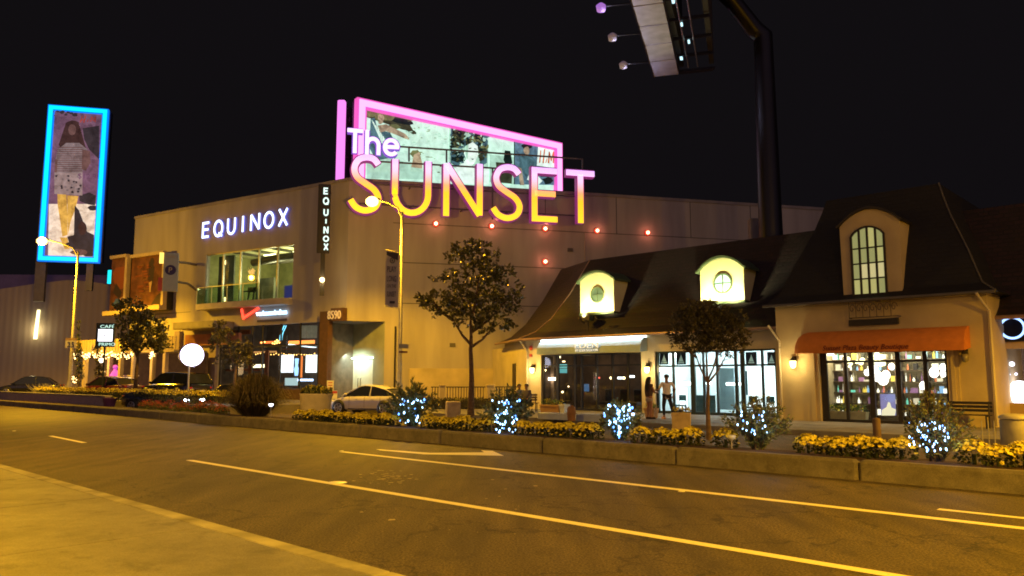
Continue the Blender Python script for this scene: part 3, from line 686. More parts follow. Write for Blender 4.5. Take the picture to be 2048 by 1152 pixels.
mb = MB(); B0 = -.35; lay = [0]
def P_(pts, mi): lay[0] += 1; mb.poly(FB, [pc(x, y) for x, y in reversed(pts)], B0+lay[0]*.0003, mi)
def blob(cx, cy, rx, ry, mi, n=12, j=.25, rot=0):
    P_([(cx+(rx*math.cos(t)*math.cos(rot)-ry*math.sin(t)*math.sin(rot))*(1+random.uniform(-j, j)), cy+(rx*math.cos(t)*math.sin(rot)+ry*math.sin(t)*math.cos(rot))*(1+random.uniform(-j, j))) for t in [2*math.pi*i/n for i in range(n)]], mi)
mb.rect(FB, fw, LB-fw, zb, zt-fw, B0, 0)
P_([(285, 160), (560, 215), (690, 240), (600, 262), (640, 330), (560, 320), (480, 290), (300, 230)], 2)
blob(610, 240, 60, 16, 8); blob(560, 260, 90, 20, 4, rot=.2); blob(620, 330, 40, 14, 2, rot=.5); blob(330, 200, 36, 30, 8); blob(450, 230, 50, 26, 8); blob(500, 300, 40, 20, 8)
P_([(330, 240), (360, 235), (380, 320), (470, 340), (500, 400), (520, 510), (480, 560), (470, 640), (380, 560), (320, 450)], 3)
for k in range(16): P_([(335+k*9, 250+k*13), (342+k*9, 250+k*13), (380+k*7, 330+k*17), (372+k*7, 330+k*17)], 6 if k % 2 else 5)
blob(400, 240, 26, 38, 1); blob(385, 215, 30, 40, 8); blob(398, 232, 16, 24, 1, j=.05)
P_([(380, 290), (440, 280), (520, 320), (580, 350), (610, 385), (600, 395), (520, 360), (440, 330), (400, 340)], 1)
for k in range(60): x = 560+random.random()*320; y = 250+random.random()*380; blob(x, y, 6+random.random()*12, 2+random.random()*3, 5 if random.random() < .7 else 8, 5)
P_([(300, 560), (480, 520), (700, 600), (720, 680), (300, 670)], 5)
blob(650, 495, 35, 28, 8); P_([(640, 500), (680, 480), (700, 560), (700, 600), (620, 590)], 1)
# curly haired portrait on a mint ground
P_([(893, 280), (1175, 350), (1175, 715), (893, 690)], 5)
P_([(893, 690), (900, 620), (960, 580), (1080, 580), (1175, 600), (1180, 715), (900, 700)], 6)
P_([(985, 470), (1040, 480), (1075, 560), (1000, 640), (960, 640), (975, 560)], 6)
P_([(905, 300), (1000, 300), (1130, 345), (1172, 400), (1165, 560), (1110, 590), (1120, 480), (1080, 410), (1010, 430), (985, 520), (960, 590), (903, 560)], 3); P_([(915, 310), (1080, 330), (1160, 400), (1100, 470), (1060, 410), (1000, 440), (960, 560), (910, 540)], 4)
for k in range(330):
    t = random.random()*6.28; r = random.random()**.5; x = 1030+150*r*math.cos(t); y = 420+150*r*math.sin(t)
    if x < 905 or x > 1165 or y < 175+(x-285)*.214 or (1000 < x < 1110 and y > 440): continue
    blob(x, y, 10+random.random()*18, 5+random.random()*8, random.choice((4, 4, 2, 2, 3, 8, 5)), 7, .3, random.random()*3)
P_([(1010, 440), (1060, 410), (1095, 440), (1100, 500), (1075, 560), (1035, 560), (1005, 500)], 6); P_([(1030, 455), (1050, 450), (1050, 458), (1032, 462)], 4); P_([(1070, 455), (1088, 460), (1086, 466), (1070, 462)], 4); P_([(1045, 530), (1070, 530), (1060, 540)], 4); P_([(1010, 440), (1030, 425), (1022, 540), (1005, 500)], 5)
# right hand panel
P_([(1355, 395), (1662, 450), (1662, 720), (1355, 715)], 9); P_([(1180, 500), (1355, 520), (1355, 715), (1180, 700)], 5)
P_([(1225, 555), (1300, 560), (1345, 620), (1340, 710), (1240, 700)], 2); P_([(1290, 470), (1330, 475), (1345, 560), (1310, 600), (1280, 540)], 4)
P_([(1530, 440), (1662, 455), (1662, 600), (1520, 580)], 6)
blob(1447, 440, 34, 24, 4); blob(1447, 472, 22, 30, 1, j=.06); P_([(1390, 520), (1420, 500), (1480, 500), (1520, 560), (1500, 640), (1440, 660), (1395, 600)], 3)
P_([(1385, 590), (1410, 600), (1430, 720), (1400, 720)], 1); P_([(1480, 600), (1560, 690), (1530, 720), (1450, 680)], 6); blob(1600, 690, 40, 24, 4); blob(1580, 640, 50, 20, 4)
for q in ([(1535, 560), (1545, 470), (1552, 470), (1545, 560)], [(1560, 560), (1572, 460), (1580, 462), (1570, 565)], [(1545, 515), (1575, 505), (1575, 512), (1545, 523)], [(1598, 560), (1606, 480), (1613, 480), (1610, 565)], [(1606, 480), (1613, 480), (1626, 540), (1620, 545)], [(1620, 545), (1636, 478), (1643, 478), (1626, 550)], [(1634, 560), (1638, 480), (1645, 480), (1643, 565)], [(1580, 560), (1592, 525), (1597, 530), (1586, 562)]): P_(q, 7)
P_([(1355, 395), (1362, 396), (1362, 715), (1355, 715)], 4)
part('picture', mb, PM, root)
# V-shaped second half seen from behind
p = K(682, 50.6, v=200); F5 = Frame((p.x, p.y), (.367, .93))
root = thing('rooftop_billboard', 'narrow magenta edged back of the second billboard, left behind the pink framed one', 'billboard', (p.x, p.y, HT))
mb = MB(); mb.box(F5, 0, 13, -.25, -.02, zb, zt-.1); part('back_box', mb, M('plum_metal', (.1, .04, .09), .5, .1, 2, .05, 20), root)
Fp = Frame((p.x, p.y), (1, 0)); mb = MB(); mb.cbox(Fp, Fp.A(673, 300), Fp.A(688, 300), -.35, .1, zb, zt, .05); part('neon_frame', mb, PINK2, root)
mb = MB(); mb.box(F5, 1, 12, -.01, .08, zt-1.2, zt-.9); mb.box(F5, .3, 12, -.01, .08, 16.7, 16.85); part('truss', mb, M('plum_metal', (.1, .04, .09), .5), root)

# the sign letters in front of the side wall
bS = 1.3
zT = (FS.Z(730, 314, bS)+FS.Z(1160, 340, bS))/2; zB = (FS.Z(730, 424, bS)+FS.Z(1160, 445, bS))/2
def grad(name, z0, z1):
    m = E(name, (1, 1, 1), 1.4); N = m.node_tree.nodes; L = m.node_tree.links; b = N['Principled BSDF']
    tc = N.new('ShaderNodeTexCoord'); s = N.new('ShaderNodeSeparateXYZ'); r = N.new('ShaderNodeMapRange'); c = N.new('ShaderNodeValToRGB')
    L.new(tc.outputs['Object'], s.inputs[0]); L.new(s.outputs['Z'], r.inputs[0]); r.inputs[1].default_value = z0; r.inputs[2].default_value = z1; L.new(r.outputs[0], c.inputs[0])
    e = c.color_ramp.elements; e[0].position = .0; e[0].color = (1, .58, .0, 1); e[1].position = 1; e[1].color = (.72, .38, 1, 1)
    for p, q in ((.42, (1, .46, .0, 1)), (.56, (1, .32, .12, 1)), (.70, (1, .42, .5, 1)), (.86, (1, .5, .9, 1))):
        x = e.new(p); x.color = q
    L.new(c.outputs[0], b.inputs['Emission Color']); return m
root = thing('sunset_letters', 'huge glowing letters The SUNSET, white pink above and yellow below, on the building side', 'sign letters', FS.P(FS.A(940, 440), bS, zB))
GR = grad('letter_gradient', 0, zT-zB); RET = M('letter_return', (.12, .02, .06), .5, 0, 1, 0, emit=(.45, .05, .30), es=.45); WT = E('letter_pink_white', (.93, .62, 1), 1.6); PUR = M('letter_return_purple', (.05, .02, .12), .5, 0, 1, 0, emit=(.3, .12, .9), es=.6)
# a channel letter: box behind with a halo glow put in, bright tubes face in front
for ch, u0, u1 in (('S', 699, 762), ('U', 786, 860), ('N', 888, 964), ('S', 984, 1044), ('E', 1066, 1117), ('T', 1133, 1189)):
    a0 = FS.A(u0, 380, bS); a1 = FS.A(u1, 380, bS)
    mb = MB(); letter(mb, FS, ch, a0, a1, zB, zT, .52, bS-.45, bS-.05, 0)
    l = part('letter', mb, RET, root, label='letter '+ch)
    mb = MB(); letter(mb, FS, ch, a0, a1, zB, zT, .37, bS-.04, bS+.03, 0); part('lit_face', mb, GR, l)
for ch, u0, u1, v0, v1 in (('T', 695, 725, 258, 307), ('h', 733, 759, 260, 310), ('e', 768, 797, 264, 312)):
    a0, z1 = FS.hit(u0, v0, bS); a1, z0 = FS.hit(u1, v1, bS)
    mb = MB(); letter(mb, FS, ch, a0, a1, z0, z1, .36, bS-.35, bS-.05); l = part('letter', mb, PUR, root, label='letter '+ch)
    mb = MB(); letter(mb, FS, ch, a0, a1, z0, z1, .23, bS-.04, bS+.03); part('lit_face', mb, WT, l)
mb = MB(); bb = .75
for (u0, v0, u1, v1) in ((797, 293, 1165, 318), (757, 323, 1000, 337), (1165, 318, 1165, 340), (893, 300, 893, 325), (985, 335, 985, 440), (818, 296, 818, 323)):
    mb.tube([FS.P(*(lambda h: (h[0], bb, h[1]))(FS.hit(u0, v0, bb))), FS.P(*(lambda h: (h[0], bb, h[1]))(FS.hit(u1, v1, bb)))], .06, 6)
for u in (720, 820, 925, 1015, 1090, 1160):
    for z in (zB+.6, zB+1.9): a = FS.A(u, 420, bb); mb.tube([FS.P(a, .01, z), FS.P(a, bb+.1, z)], .05, 6)
for z in (zB+.6, zB+1.9): mb.tube([FS.P(FS.A(720, 420, bb), bb, z), FS.P(FS.A(1160, 420, bb), bb, z)], .05, 6)
part('support_rail', mb, M('grey_steel', (.14, .13, .15), .5, .1, 3, .05, 20, metal=.5), root)
# red lamps on the side wall
first = None; j = 0
RL = E('red_lamp', (1, .30, .16), 9); RH = M('red_housing', (.3, .03, .02), .4, 0, 1, 0, emit=(1, .04, .02), es=.8)
for (u, v, l) in ((872, 447, 'red wall lamp under the letter N, leftmost of the row'), (984, 452, 'red wall lamp under the second letter S'), (1091, 457, 'red wall lamp below the letter E, upper of two there'),
               (1195, 461, 'red wall lamp just right of the letter T'), (1296, 465, 'red wall lamp farthest right in the row'), (1091, 523, 'red wall lamp alone low on the wall above the shop roof')):
    a, z = FS.hit(u, v, .2); p = FS.P(a, .2, z)
    if first is None:
        first = thing('wall_lamp', l, 'wall lamp', p, group='red lamps on the side wall')
        mb = MB(); mb.lathe(p-FS.y*.19, [(.17, 0), (.2, .08), (.17, .12)], 14, F=FS, axis='y'); part('housing', mb, RH, first)
        mb = MB(); mb.ball(p, .12, 10); part('bulb', mb, RL, first)
        lamp('POINT', p+FS.y*.25, 12, (1, .25, .15), parent=first, radius=.1)
    else: dup(first, p, 0, l)
# seen against the sky: the tall blue framed billboard on the left
k5 = 62.0; F6 = Frame((K(85, k5).x, k5), (.968, .252))
z1, z0 = (F6.Z(93, 208)+F6.Z(213, 218))/2, (F6.Z(77, 522)+F6.Z(202, 526))/2
a0, a1 = (F6.A(93, 208)+F6.A(77, 522))/2, (F6.A(213, 218)+F6.A(202, 526))/2
CY = E('cyan_neon', (.0, .80, 1), 1.25)
root = thing('tower_billboard', 'tall upright billboard with a glowing cyan frame round a picture of a standing woman', 'billboard', F6.P((a0+a1)/2, 0, 9))
mb = MB(); w = .47
mb.box(F6, a0, a1, -.4, 0, z1-w, z1); mb.box(F6, a0, a1, -.4, 0, z0, z0+w); mb.box(F6, a0, a0+w, -.4, 0, z0+w, z1-w); mb.box(F6, a1-w, a1, -.4, 0, z0+w, z1-w); nf = part('neon_frame', mb, E('blue_halo_casing', (.0, .20, 1), .95), root)  # the cyan tube's halo is put into the casing as blue glow
mb = MB(); mb.stroke(F6, [(a0+w*.5, z0+w*.5), (a0+w*.5, z1-w*.5), (a1-w*.5, z1-w*.5), (a1-w*.5, z0+w*.5)], w*.62, .003, .08, closed=True); part('neon_tube', mb, CY, nf)
mb = MB(); mb.box(F6, a0-.1, a1+.1, -1.1, -.41, z0+.1, z1-.1); part('back_box', mb, M('navy_metal', (.02, .03, .07), .5, .1, 2, .05, 20), root)
mb = MB(); x = F6.A(83, 500, -1); mb.box(F6, x-.4, x+.35, -1.6, -1.15, 8.0, F6.Z(85, 318)); mb.box(F6, a1-1.2, a1-.7, -1.6, -1.15, 9, z1-3); part('mast', mb, M('grey_steel', (.14, .13, .15), .5), root)
def q(x, y): return F6.hit(x/3.031, 180+y/3.031, -.15)
mb = MB(); lay = [0]
def P6(pts, mi): lay[0] += 1; mb.poly(F6, [q(x, y) for x, y in reversed(pts)], -.2+lay[0]*.003, mi)
mb.rect(F6, a0+w, a1-w, z0+w, z1-w, -.2, 0)
def B6(cx, cy, rx, ry, mi, n=12, j=.2): P6([(cx+rx*math.cos(t)*(1+random.uniform(-j, j)), cy+ry*math.sin(t)*(1+random.uniform(-j, j))) for t in [2*math.pi*i/n for i in range(n)]], mi)
P6([(295, 690), (580, 690), (575, 1010), (290, 1010)], 1)
P6([(500, 230), (600, 215), (600, 420), (540, 360), (510, 300)], 2); P6([(480, 640), (540, 620), (580, 640), (575, 700), (520, 690), (480, 670)], 2); B6(560, 715, 30, 14, 2)
B6(435, 215, 42, 34, 3); P6([(395, 210), (480, 210), (520, 350), (505, 400), (390, 400), (355, 330)], 3); B6(437, 240, 24, 34, 4, j=.04)
P6([(400, 320), (480, 320), (530, 360), (500, 500), (335, 500), (330, 440), (350, 360)], 5)
for k in range(12): P6([(345, 345+k*13), (500, 345+k*13), (500, 350+k*13), (345, 350+k*13)], 4)
P6([(500, 360), (545, 370), (550, 440), (520, 490), (495, 480)], 4); P6([(335, 420), (350, 420), (345, 500), (330, 500)], 4)
P6([(330, 500), (500, 500), (500, 640), (330, 630)], 6)
for k in range(26): B6(340+random.random()*150, 510+random.random()*115, 8, 7, 5 if k % 2 else 2, 6)
P6([(350, 632), (405, 636), (412, 760), (412, 880), (380, 890), (365, 780), (352, 700)], 7); P6([(410, 640), (478, 645), (460, 720), (430, 800), (415, 880), (412, 760)], 7); P6([(365, 895), (410, 895), (425, 965), (395, 965)], 7)
P6([(455, 700), (480, 730), (530, 860), (572, 880), (575, 1010), (520, 1010), (430, 960), (410, 890), (450, 880)], 2)
B6(500, 840, 24, 40, 3); B6(485, 985, 50, 20, 4); B6(460, 940, 60, 22, 2)
for k in range(14): B6(315+random.random()*150, 130+random.random()*30, 12, 8, 2, 6)
for g in ([(485, 200), (500, 160), (507, 160), (495, 200)], [(505, 200), (520, 158), (527, 158), (515, 205)], [(495, 185), (518, 178), (518, 184), (495, 191)], [(548, 195), (556, 165), (562, 165), (556, 198)], [(560, 165), (566, 165), (570, 190), (566, 192)], [(568, 192), (578, 163), (585, 163), (574, 195)], [(576, 200), (580, 163), (586, 163), (584, 200)], [(530, 196), (537, 180), (542, 183), (536, 198)]): P6(g, 8)
mb.text(F6, '$12.99', *q(540, 540), .45, -.1, .01, mi=9)
part('picture', mb, [printed(n_, c_, 1, 1.2, .55) for n_, c_ in (('print_plum', (.16, .08, .13)), ('print_lit', (.75, .62, .5)), ('print_rock', (.035, .025, .03)), ('print_hair', (.05, .022, .02)), ('print_skin', (.13, .065, .06)), ('print_knit', (.2, .15, .16)), ('print_lace', (.28, .2, .2)), ('print_legs', (.62, .36, .07)), ('print_red', (.3, .05, .04)), ('print_grey', (.12, .05, .1)))], root)
mb = MB(); p = K(219, 61, v=555); za, zbb = ZAT(567, 61), ZAT(540, 61); mb.cbox(WF, p.x-.18, p.x+.2, -61.2, -61, za, zbb, .03)
o = single('light_box', mb, CY, 'small upright cyan light box beside the brown poster panels', 'light box', (p.x, 61, za))

# left: long low pale building with a violet lit roof
kW = 72.0; FW = Frame((K(0, kW).x, kW), (1, .04))
prof = [(FW.A(-150), 0), (FW.A(290), 0), (FW.A(290), FW.Z(226, 576)), (FW.A(226), FW.Z(226, 573)), (FW.A(170), FW.Z(170, 563)), (FW.A(120), FW.Z(120, 560)), (FW.A(60), FW.Z(60, 567)), (FW.A(0), FW.Z(0, 576)), (FW.A(-150), FW.Z(0, 600))]
root = thing('warehouse_building', 'long pale ribbed wall with a violet lit flat roof at the far left', 'building', FW.P(FW.A(100), 0, 0))
RIB = bpy.data.materials.new('ribbed_wall'); RIB.use_nodes = True; N = RIB.node_tree.nodes; L = RIB.node_tree.links
tc = N.new('ShaderNodeTexCoord'); wv = N.new('ShaderNodeTexWave'); wv.inputs['Scale'].default_value = .55; wv.inputs['Distortion'].default_value = 1.2; wv.inputs['Detail'].default_value = 2
mp = N.new('ShaderNodeMapping'); mp.inputs['Scale'].default_value = (1, 1, .03); L.new(tc.outputs['Object'], mp.inputs[0]); L.new(mp.outputs[0], wv.inputs[0])
r = N.new('ShaderNodeValToRGB'); r.color_ramp.elements[0].color = (.46, .37, .27, 1); r.color_ramp.elements[1].color = (.5, .41, .3, 1); L.new(wv.outputs[0], r.inputs[0]); L.new(r.outputs[0], N['Principled BSDF'].inputs['Base Color'])
bp = N.new('ShaderNodeBump'); bp.inputs['Distance'].default_value = .04; bp.inputs['Strength'].default_value = .4; L.new(wv.outputs[0], bp.inputs['Height']); L.new(bp.outputs[0], N['Principled BSDF'].inputs['Normal'])
mb = MB(); mb.prism(FW, prof, -.4, 0); part('wall', mb, RIB, root)
mb = MB(); mb.box(FW, FW.A(-150), FW.A(214, 555, -9), -20, -9, 0, FW.Z(0, 549, -9)); part('upper_wall', mb, M('violet_light_tint', (.3, .22, .36), .8, .1, 1, .1, 20), root)  # violet light of the blue billboard is put into this wall's colour
mb = MB(); x = FW.A(74, 650); mb.prism(FW, [(x-.18, FW.Z(74, 678)), (x+.12, FW.Z(74, 678)), (x+.2, FW.Z(74, 620)), (x-.02, FW.Z(74, 620))], .01, .12); part('wall_light', mb, E('slit_light', (1, .9, .45), 3), root)
lamp('POINT', FW.P(FW.A(74, 650), .8, FW.Z(74, 660)), 60, (1, .8, .4), parent=root, radius=.3)
# ------------------------------------------------------------------ the cottage-roofed shops on the right
CREAM = M('cream_stucco', (.50, .44, .32), .85, .10, .8, .25, 30)
YEL = M('ochre_stucco', (.46, .37, .21), .85, .12, .8, .3, 30)
SHIN = bpy.data.materials.new('shingle_roof'); SHIN.use_nodes = True; N = SHIN.node_tree.nodes; L = SHIN.node_tree.links
tc = N.new('ShaderNodeTexCoord'); br = N.new('ShaderNodeTexBrick'); br.inputs['Scale'].default_value = 1.5
mp = N.new('ShaderNodeMapping'); mp.inputs['Rotation'].default_value = (0, 0, R(43.5)); L.new(tc.outputs['Object'], mp.inputs[0])
sp_ = N.new('ShaderNodeSeparateXYZ'); cb = N.new('ShaderNodeCombineXYZ'); L.new(mp.outputs[0], sp_.inputs[0]); L.new(sp_.outputs[0], cb.inputs[0]); L.new(sp_.outputs[2], cb.inputs[1]); L.new(cb.outputs[0], br.inputs[0])
br.inputs['Color1'].default_value = (.020, .008, .012, 1); br.inputs['Color2'].default_value = (.010, .005, .008, 1); br.inputs['Mortar'].default_value = (.006, .004, .005, 1); br.inputs['Mortar Size'].default_value = .03
L.new(br.outputs[0], N['Principled BSDF'].inputs['Base Color']); N['Principled BSDF'].inputs['Roughness'].default_value = .7
bp = N.new('ShaderNodeBump'); bp.inputs['Strength'].default_value = 1; bp.inputs['Distance'].default_value = .05; L.new(br.outputs['Fac'], bp.inputs['Height']); bp.invert = True; L.new(bp.outputs[0], N['Principled BSDF'].inputs['Normal'])
DRM = M('dormer_cream', (.62, .58, .36), .8, .05, 1, .1, 30)
TRM = M('green_trim', (.06, .09, .05), .6, .1, 3, .1, 20)
TA, TB = 31.0, 29.5
def SF(t): o = RP(0, t); return Frame((o.x, o.y), (-DX, -DY))
FA, FG = SF(TA), SF(TB)
ZE = 3.84
a0A, a1A = FA.A(1052), FA.A(1556)
e0, e1 = FA.A(1082), FA.A(1283); m0, m1 = FA.A(1310), FA.A(1553)
ze = FA.Z(1180, 707); zm = FA.Z(1430, 700)
SA = thing('shop_building', 'cream shop row under a dark sweeping shingle roof with two round window dormers', 'building', FA.P(a0A, 0, 0))
PB = Vector((-.45, 47.0, 0)); PF = FA.P(a0A, 0, 0)
FL = Frame((PB.x, PB.y), (PF.x-PB.x, PF.y-PB.y)); LL = (PF-PB).length
mb = MB(); mb.holed(FA, a0A, a1A, 0, ZE, [(e0, e1, .15, ze), (m0, m1, .15, zm)], -.3, 0)
mb.box(FL, 0, LL-.02, -.3, 0, 0, ZE); mb.box(FL, -6, 0, -.3, -.01, 0, 3.6)
part('wall', mb, CREAM, SA)
mb = MB(); mb.box(FL, 2.1, 2.9, .0, .03, .15, 2.6); part('door', mb, DARKM, SA, label='black side door')
# roof: flared mansard
P1 = RP(28.55, 30.55); P2 = Vector((-1.0, 47.2, 0)); T1 = RP(25.65, 33.2); T2 = Vector((2.9, 45.4, 0)); PR = RP(2, 30.55); TR = RP(2, 33.2)
P3 = RP(24, 44); T3 = RP(22, 41.5); P4 = RP(2, 44); T4 = RP(2, 41.5)
lv = [(0, 3.84), (.24, 4.22), (.46, 4.95), (.72, 6.3), (1, 8.16)]
rings = []
for h, z in lv:
    hh = h
    rings.append([a.lerp(b, hh)+Vector((0, 0, z)) for a, b in ((PR, TR), (P1, T1), (P2, T2), (P3, T3), (P4, T4))])
mb = MB()
for i in range(len(rings)-1):
    for j in range(4): mb.face([rings[i][j], rings[i+1][j], rings[i+1][j+1], rings[i][j+1]][::-1])
mb.face(rings[-1]); mb.face([p-Vector((0, 0, .0)) for p in rings[0]][::-1])
rf = part('roof', mb, SHIN, SA)
mb = MB()
mb.tube([rings[0][0]+Vector((0, 0, -.02)), rings[0][1]+Vector((0, 0, -.02)), rings[0][2]+Vector((0, 0, -.02))], .07, 8)
mb.tube([rings[i][1]+Vector((0, 0, .02)) for i in range(5)], .035, 6); part('gutter', mb, M('rust_gutter', (.3, .2, .18), .4, .1, 4, .05, 20, metal=.5), rf)
def downpipe(F, u, z, par):
    mb = MB(); a = F.A(u); mb.tube([F.P(a-.25, .42, z), F.P(a-.2, .3, z-.15), F.P(a+.02, .08, z-.6), F.P(a+.02, .08, .2)], .045, 8); part('downpipe', mb, CREAM, par)
downpipe(FA, 1056, 3.8, SA)
def dormer(par, F, u0, u1, vb, vs, vt, depth, b, wu, wv, wr, lit_, lab):
    a0 = F.A(u0, vb, b); a1 = F.A(u1, vb, b); zb = F.Z((u0+u1)/2, vb, b); zs = F.Z((u0+u1)/2, vs, b); zt = F.Z((u0+u1)/2, vt, b)
    am = (a0+a1)/2; n = 12
    top = [(a1-(a1-a0)*i/n, zs+(zt-zs)*math.sin(math.pi*i/n)**.8) for i in range(n+1)]
    mb = MB(); mb.prism(F, [(a0, zb), (a1, zb)]+top, b-depth, b)
    d = part('dormer', mb, DRM, par, label=lab)
    ext = [(a1+.16, zs-.12)]+top+[(a0-.16, zs-.12)]
    mb = MB()
    for i in range(len(ext)-1):
        (x0, z0), (x1, z1) = ext[i], ext[i+1]
        mb.mesh([F.P(x0, b-depth, z0+.01), F.P(x1, b-depth, z1+.01), F.P(x1, b+.16, z1+.01), F.P(x0, b+.16, z0+.01), F.P(x0, b-depth, z0+.11), F.P(x1, b-depth, z1+.11), F.P(x1, b+.16, z1+.11), F.P(x0, b+.16, z0+.11)],
                [(0, 1, 2, 3), (7, 6, 5, 4), (3, 2, 6, 7), (0, 4, 5, 1), (0, 3, 7, 4), (1, 5, 6, 2)])
    part('dormer_roof', mb, TRM, d)
    mb = MB(); mb.box(F, a0-.04, a1+.04, b-.3, b+.06, zb-.1, zb); part('sill', mb, TRM, d)
    return d, a0, a1, zb, zs, zt
PANED = M('pane_dark', (.05, .07, .05), .1, 0, 1, 0, spec=.8, emit=(.1, .16, .1), es=.4); PANEL = E('pane_cyan', (.45, .78, .72), .75)
for (u0, u1, vb, vs, vt, wu, wv, wr, pm, lab) in ((1161, 1228, 625, 560, 545, 1195, 590, .38, PANED, 'left dormer, its round window dark'), (1402, 1489, 603, 538, 516, 1446, 567, .43, PANEL, 'right dormer, its round window pale blue')):
    b = -.35
    d, a0, a1, zb_, zs, zt_ = dormer(SA, FA, u0, u1, vb, vs, vt, 2.1, b, wu, wv, wr, 1, lab)
    a, z = FA.hit(wu, wv, b)
    mb = MB(); ring = [(a+wr*math.cos(2*math.pi*i/28), z+wr*math.sin(2*math.pi*i/28)) for i in range(28)]
    mb.stroke(FA, ring, .07, b+.005, b+.06, closed=True); mb.box(FA, a-.02, a+.02, b+.01, b+.05, z-wr, z+wr); mb.box(FA, a-wr, a+wr, b+.012, b+.045, z-.018, z+.018)
    w = part('window', mb, TRM, d); mb = MB(); mb.disc(FA, a, z, wr-.02, b+.012, n=28); part('pane', mb, pm, w)
    # up-lights on the roof under each dormer
    for dx in (-.45, .45):
        x = (a0+a1)/2+dx*(a1-a0)/2*1.1
        p = FA.P(x, b+.75, zb_-.28)
        mb = MB(); mb.tube([FA.P(x, b+.35, zb_-.55), FA.P(x, b+.6, zb_-.42), p+Vector((0, 0, -.04))], .03, 6); mb.lathe(p-Vector((0, 0, .1)), [(.05, 0), (.085, .12), (.001, .12)], 10); 
        part('uplight', mb, DARKM, d)
        l = lamp('SPOT', p+Vector((0, 0, .06)), 480, (1, .93, .42), parent=SA, spot=120, radius=.05, name='dormer_uplight'); aim(l, FA.P(0, -.7, 1.0)-FA.P(0, 0, 0))
mb = MB(); a, z = FA.hit(1176, 634, 0); mb.box(FA, a-.25, a+.2, -.2, .15, z-.2, z+.12); mb.tube([FA.P(a, 0, z-.8), FA.P(a, 0, z)], .03, 6); part('floodlight', mb, DARKM, rf)
# first shop: awning with the lit strip under the eave
AWN = M('awning_grey', (.30, .42, .56), .6, .08, 3, .1, 20)
w0, w1 = FA.A(1076, 700, .5), FA.A(1283, 700, .5)
zt_, zb_ = FA.Z(1180, 678, .3), FA.Z(1180, 706, .6)
prof = [(.02, zt_), (.25, zt_-.02), (.45, zt_-.15), (.58, zt_-.38), (.62, zb_), (.58, zb_), (.02, zb_+.05)]
mb = MB()
mb.mesh([FA.P(w0, b, z) for b, z in prof]+[FA.P(w1, b, z) for b, z in prof], [(i, (i+1) % 7, 7+(i+1) % 7, 7+i) for i in range(7)]+[tuple(range(6, -1, -1)), tuple(range(7, 14))])
part('awning', mb, AWN, SA)
mb = MB(); mb.box(FA, w0-.1, w1, .06, .16, ZE-.16, ZE-.06); part('strip_light', mb, E('eave_strip', (.85, 1, .95), 5), SA)
l = lamp('AREA', FA.P((w0+w1)/2, .45, ZE-.12), 45, (.85, 1, .93), parent=SA, size=w1-w0, sizey=.1, name='eave_light'); l.rotation_euler = (0, 0, math.atan2(-DY, -DX))
root = thing('awning_sign', 'small white letters EDEN with a finer line below on the grey awning', 'shop sign', FA.P(FA.A(1173), .62, zb_))
mb = MB(); mb.text(FA, 'EDEN', FA.A(1173, 690, .62), zb_+.25, .26, .625, .02, w=FA.A(1197, 690, .62)-FA.A(1150, 690, .62)); mb.text(FA, 'BY EDEN SASSOON', FA.A(1173, 690, .62), zb_+.08, .12, .625, .02, w=FA.A(1197, 690, .62)-FA.A(1152, 690, .62)); part('lettering', mb, M('sign_white', (.85, .9, .9), .4, 0, 1, 0, emit=(.8, 1, 1), es=.35), root)
mb = MB(); mb.disc(FA, *FA.hit(1062, 696, .05), .13, .06, n=16); z = FA.Z(1062, 708, .05); mb.box(FA, FA.A(1060), FA.A(1065), .02, .06, z-.15, z); 
single('fire_bell', mb, M('bell_red', (.4, .05, .03), .5, 0, 1, 0), 'small round red alarm bell on the cream wall left of the grey awning', 'alarm bell', FA.P(FA.A(1062), 0, 2.9))
def room(F, a0, a1, z0, z1, depth, mats, par, name='shop_room'):
    mb = MB(); f = -.31
    mb.face([F.P(a0, -depth, z0), F.P(a1, -depth, z0), F.P(a1, -depth, z1), F.P(a0, -depth, z1)], 0)
    for a in (a0, a1): mb.face([F.P(a, -depth, z0), F.P(a, f, z0), F.P(a, f, z1), F.P(a, -depth, z1)], 0)
    mb.face([F.P(a0, -depth, z0), F.P(a1, -depth, z0), F.P(a1, f, z0), F.P(a0, f, z0)], 1)
    mb.face([F.P(a0, -depth, z1), F.P(a1, -depth, z1), F.P(a1, f, z1), F.P(a0, f, z1)], 2)
    return part(name, mb, mats, par)
def front(F, par, us, a0, a1, zb, zt, transom, sill=.12, mat=None, w=.05, label=None, gl=None):
    mb = MB()
    for u in us:
        ww = w
        if isinstance(u, tuple): u, ww = u
        a = min(max(F.A(u), a0+ww), a1-ww); mb.box(F, a-ww, a+ww, -.2, -.1, zb, zt-.001)
    mb.box(F, a0+.001, a1-.001, -.195, -.105, transom-.04, transom+.04); mb.box(F, a0+.001, a1-.001, -.21, -.09, zb, zb+sill); mb.box(F, a0+.001, a1-.001, -.21, -.09, zt-.08, zt-.002)
    s = part('shop_front', mb, mat or DARKM, par, label=label)
    mb = MB(); mb.rect(F, a0+.02, a1-.02, zb+sill, zt-.06, -.15); part('pane', mb, gl or GLS, s)
    return s
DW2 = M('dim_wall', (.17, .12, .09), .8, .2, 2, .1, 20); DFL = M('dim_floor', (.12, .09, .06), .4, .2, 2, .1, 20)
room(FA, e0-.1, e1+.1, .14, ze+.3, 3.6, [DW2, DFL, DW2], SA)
front(FA, SA, [1084, (1112, .09), (1147, .07), 1160, (1190, .06), (1222, .05), (1253, .05), 1282], e0, e1, .15, ze, FA.Z(1180, 731), .1)
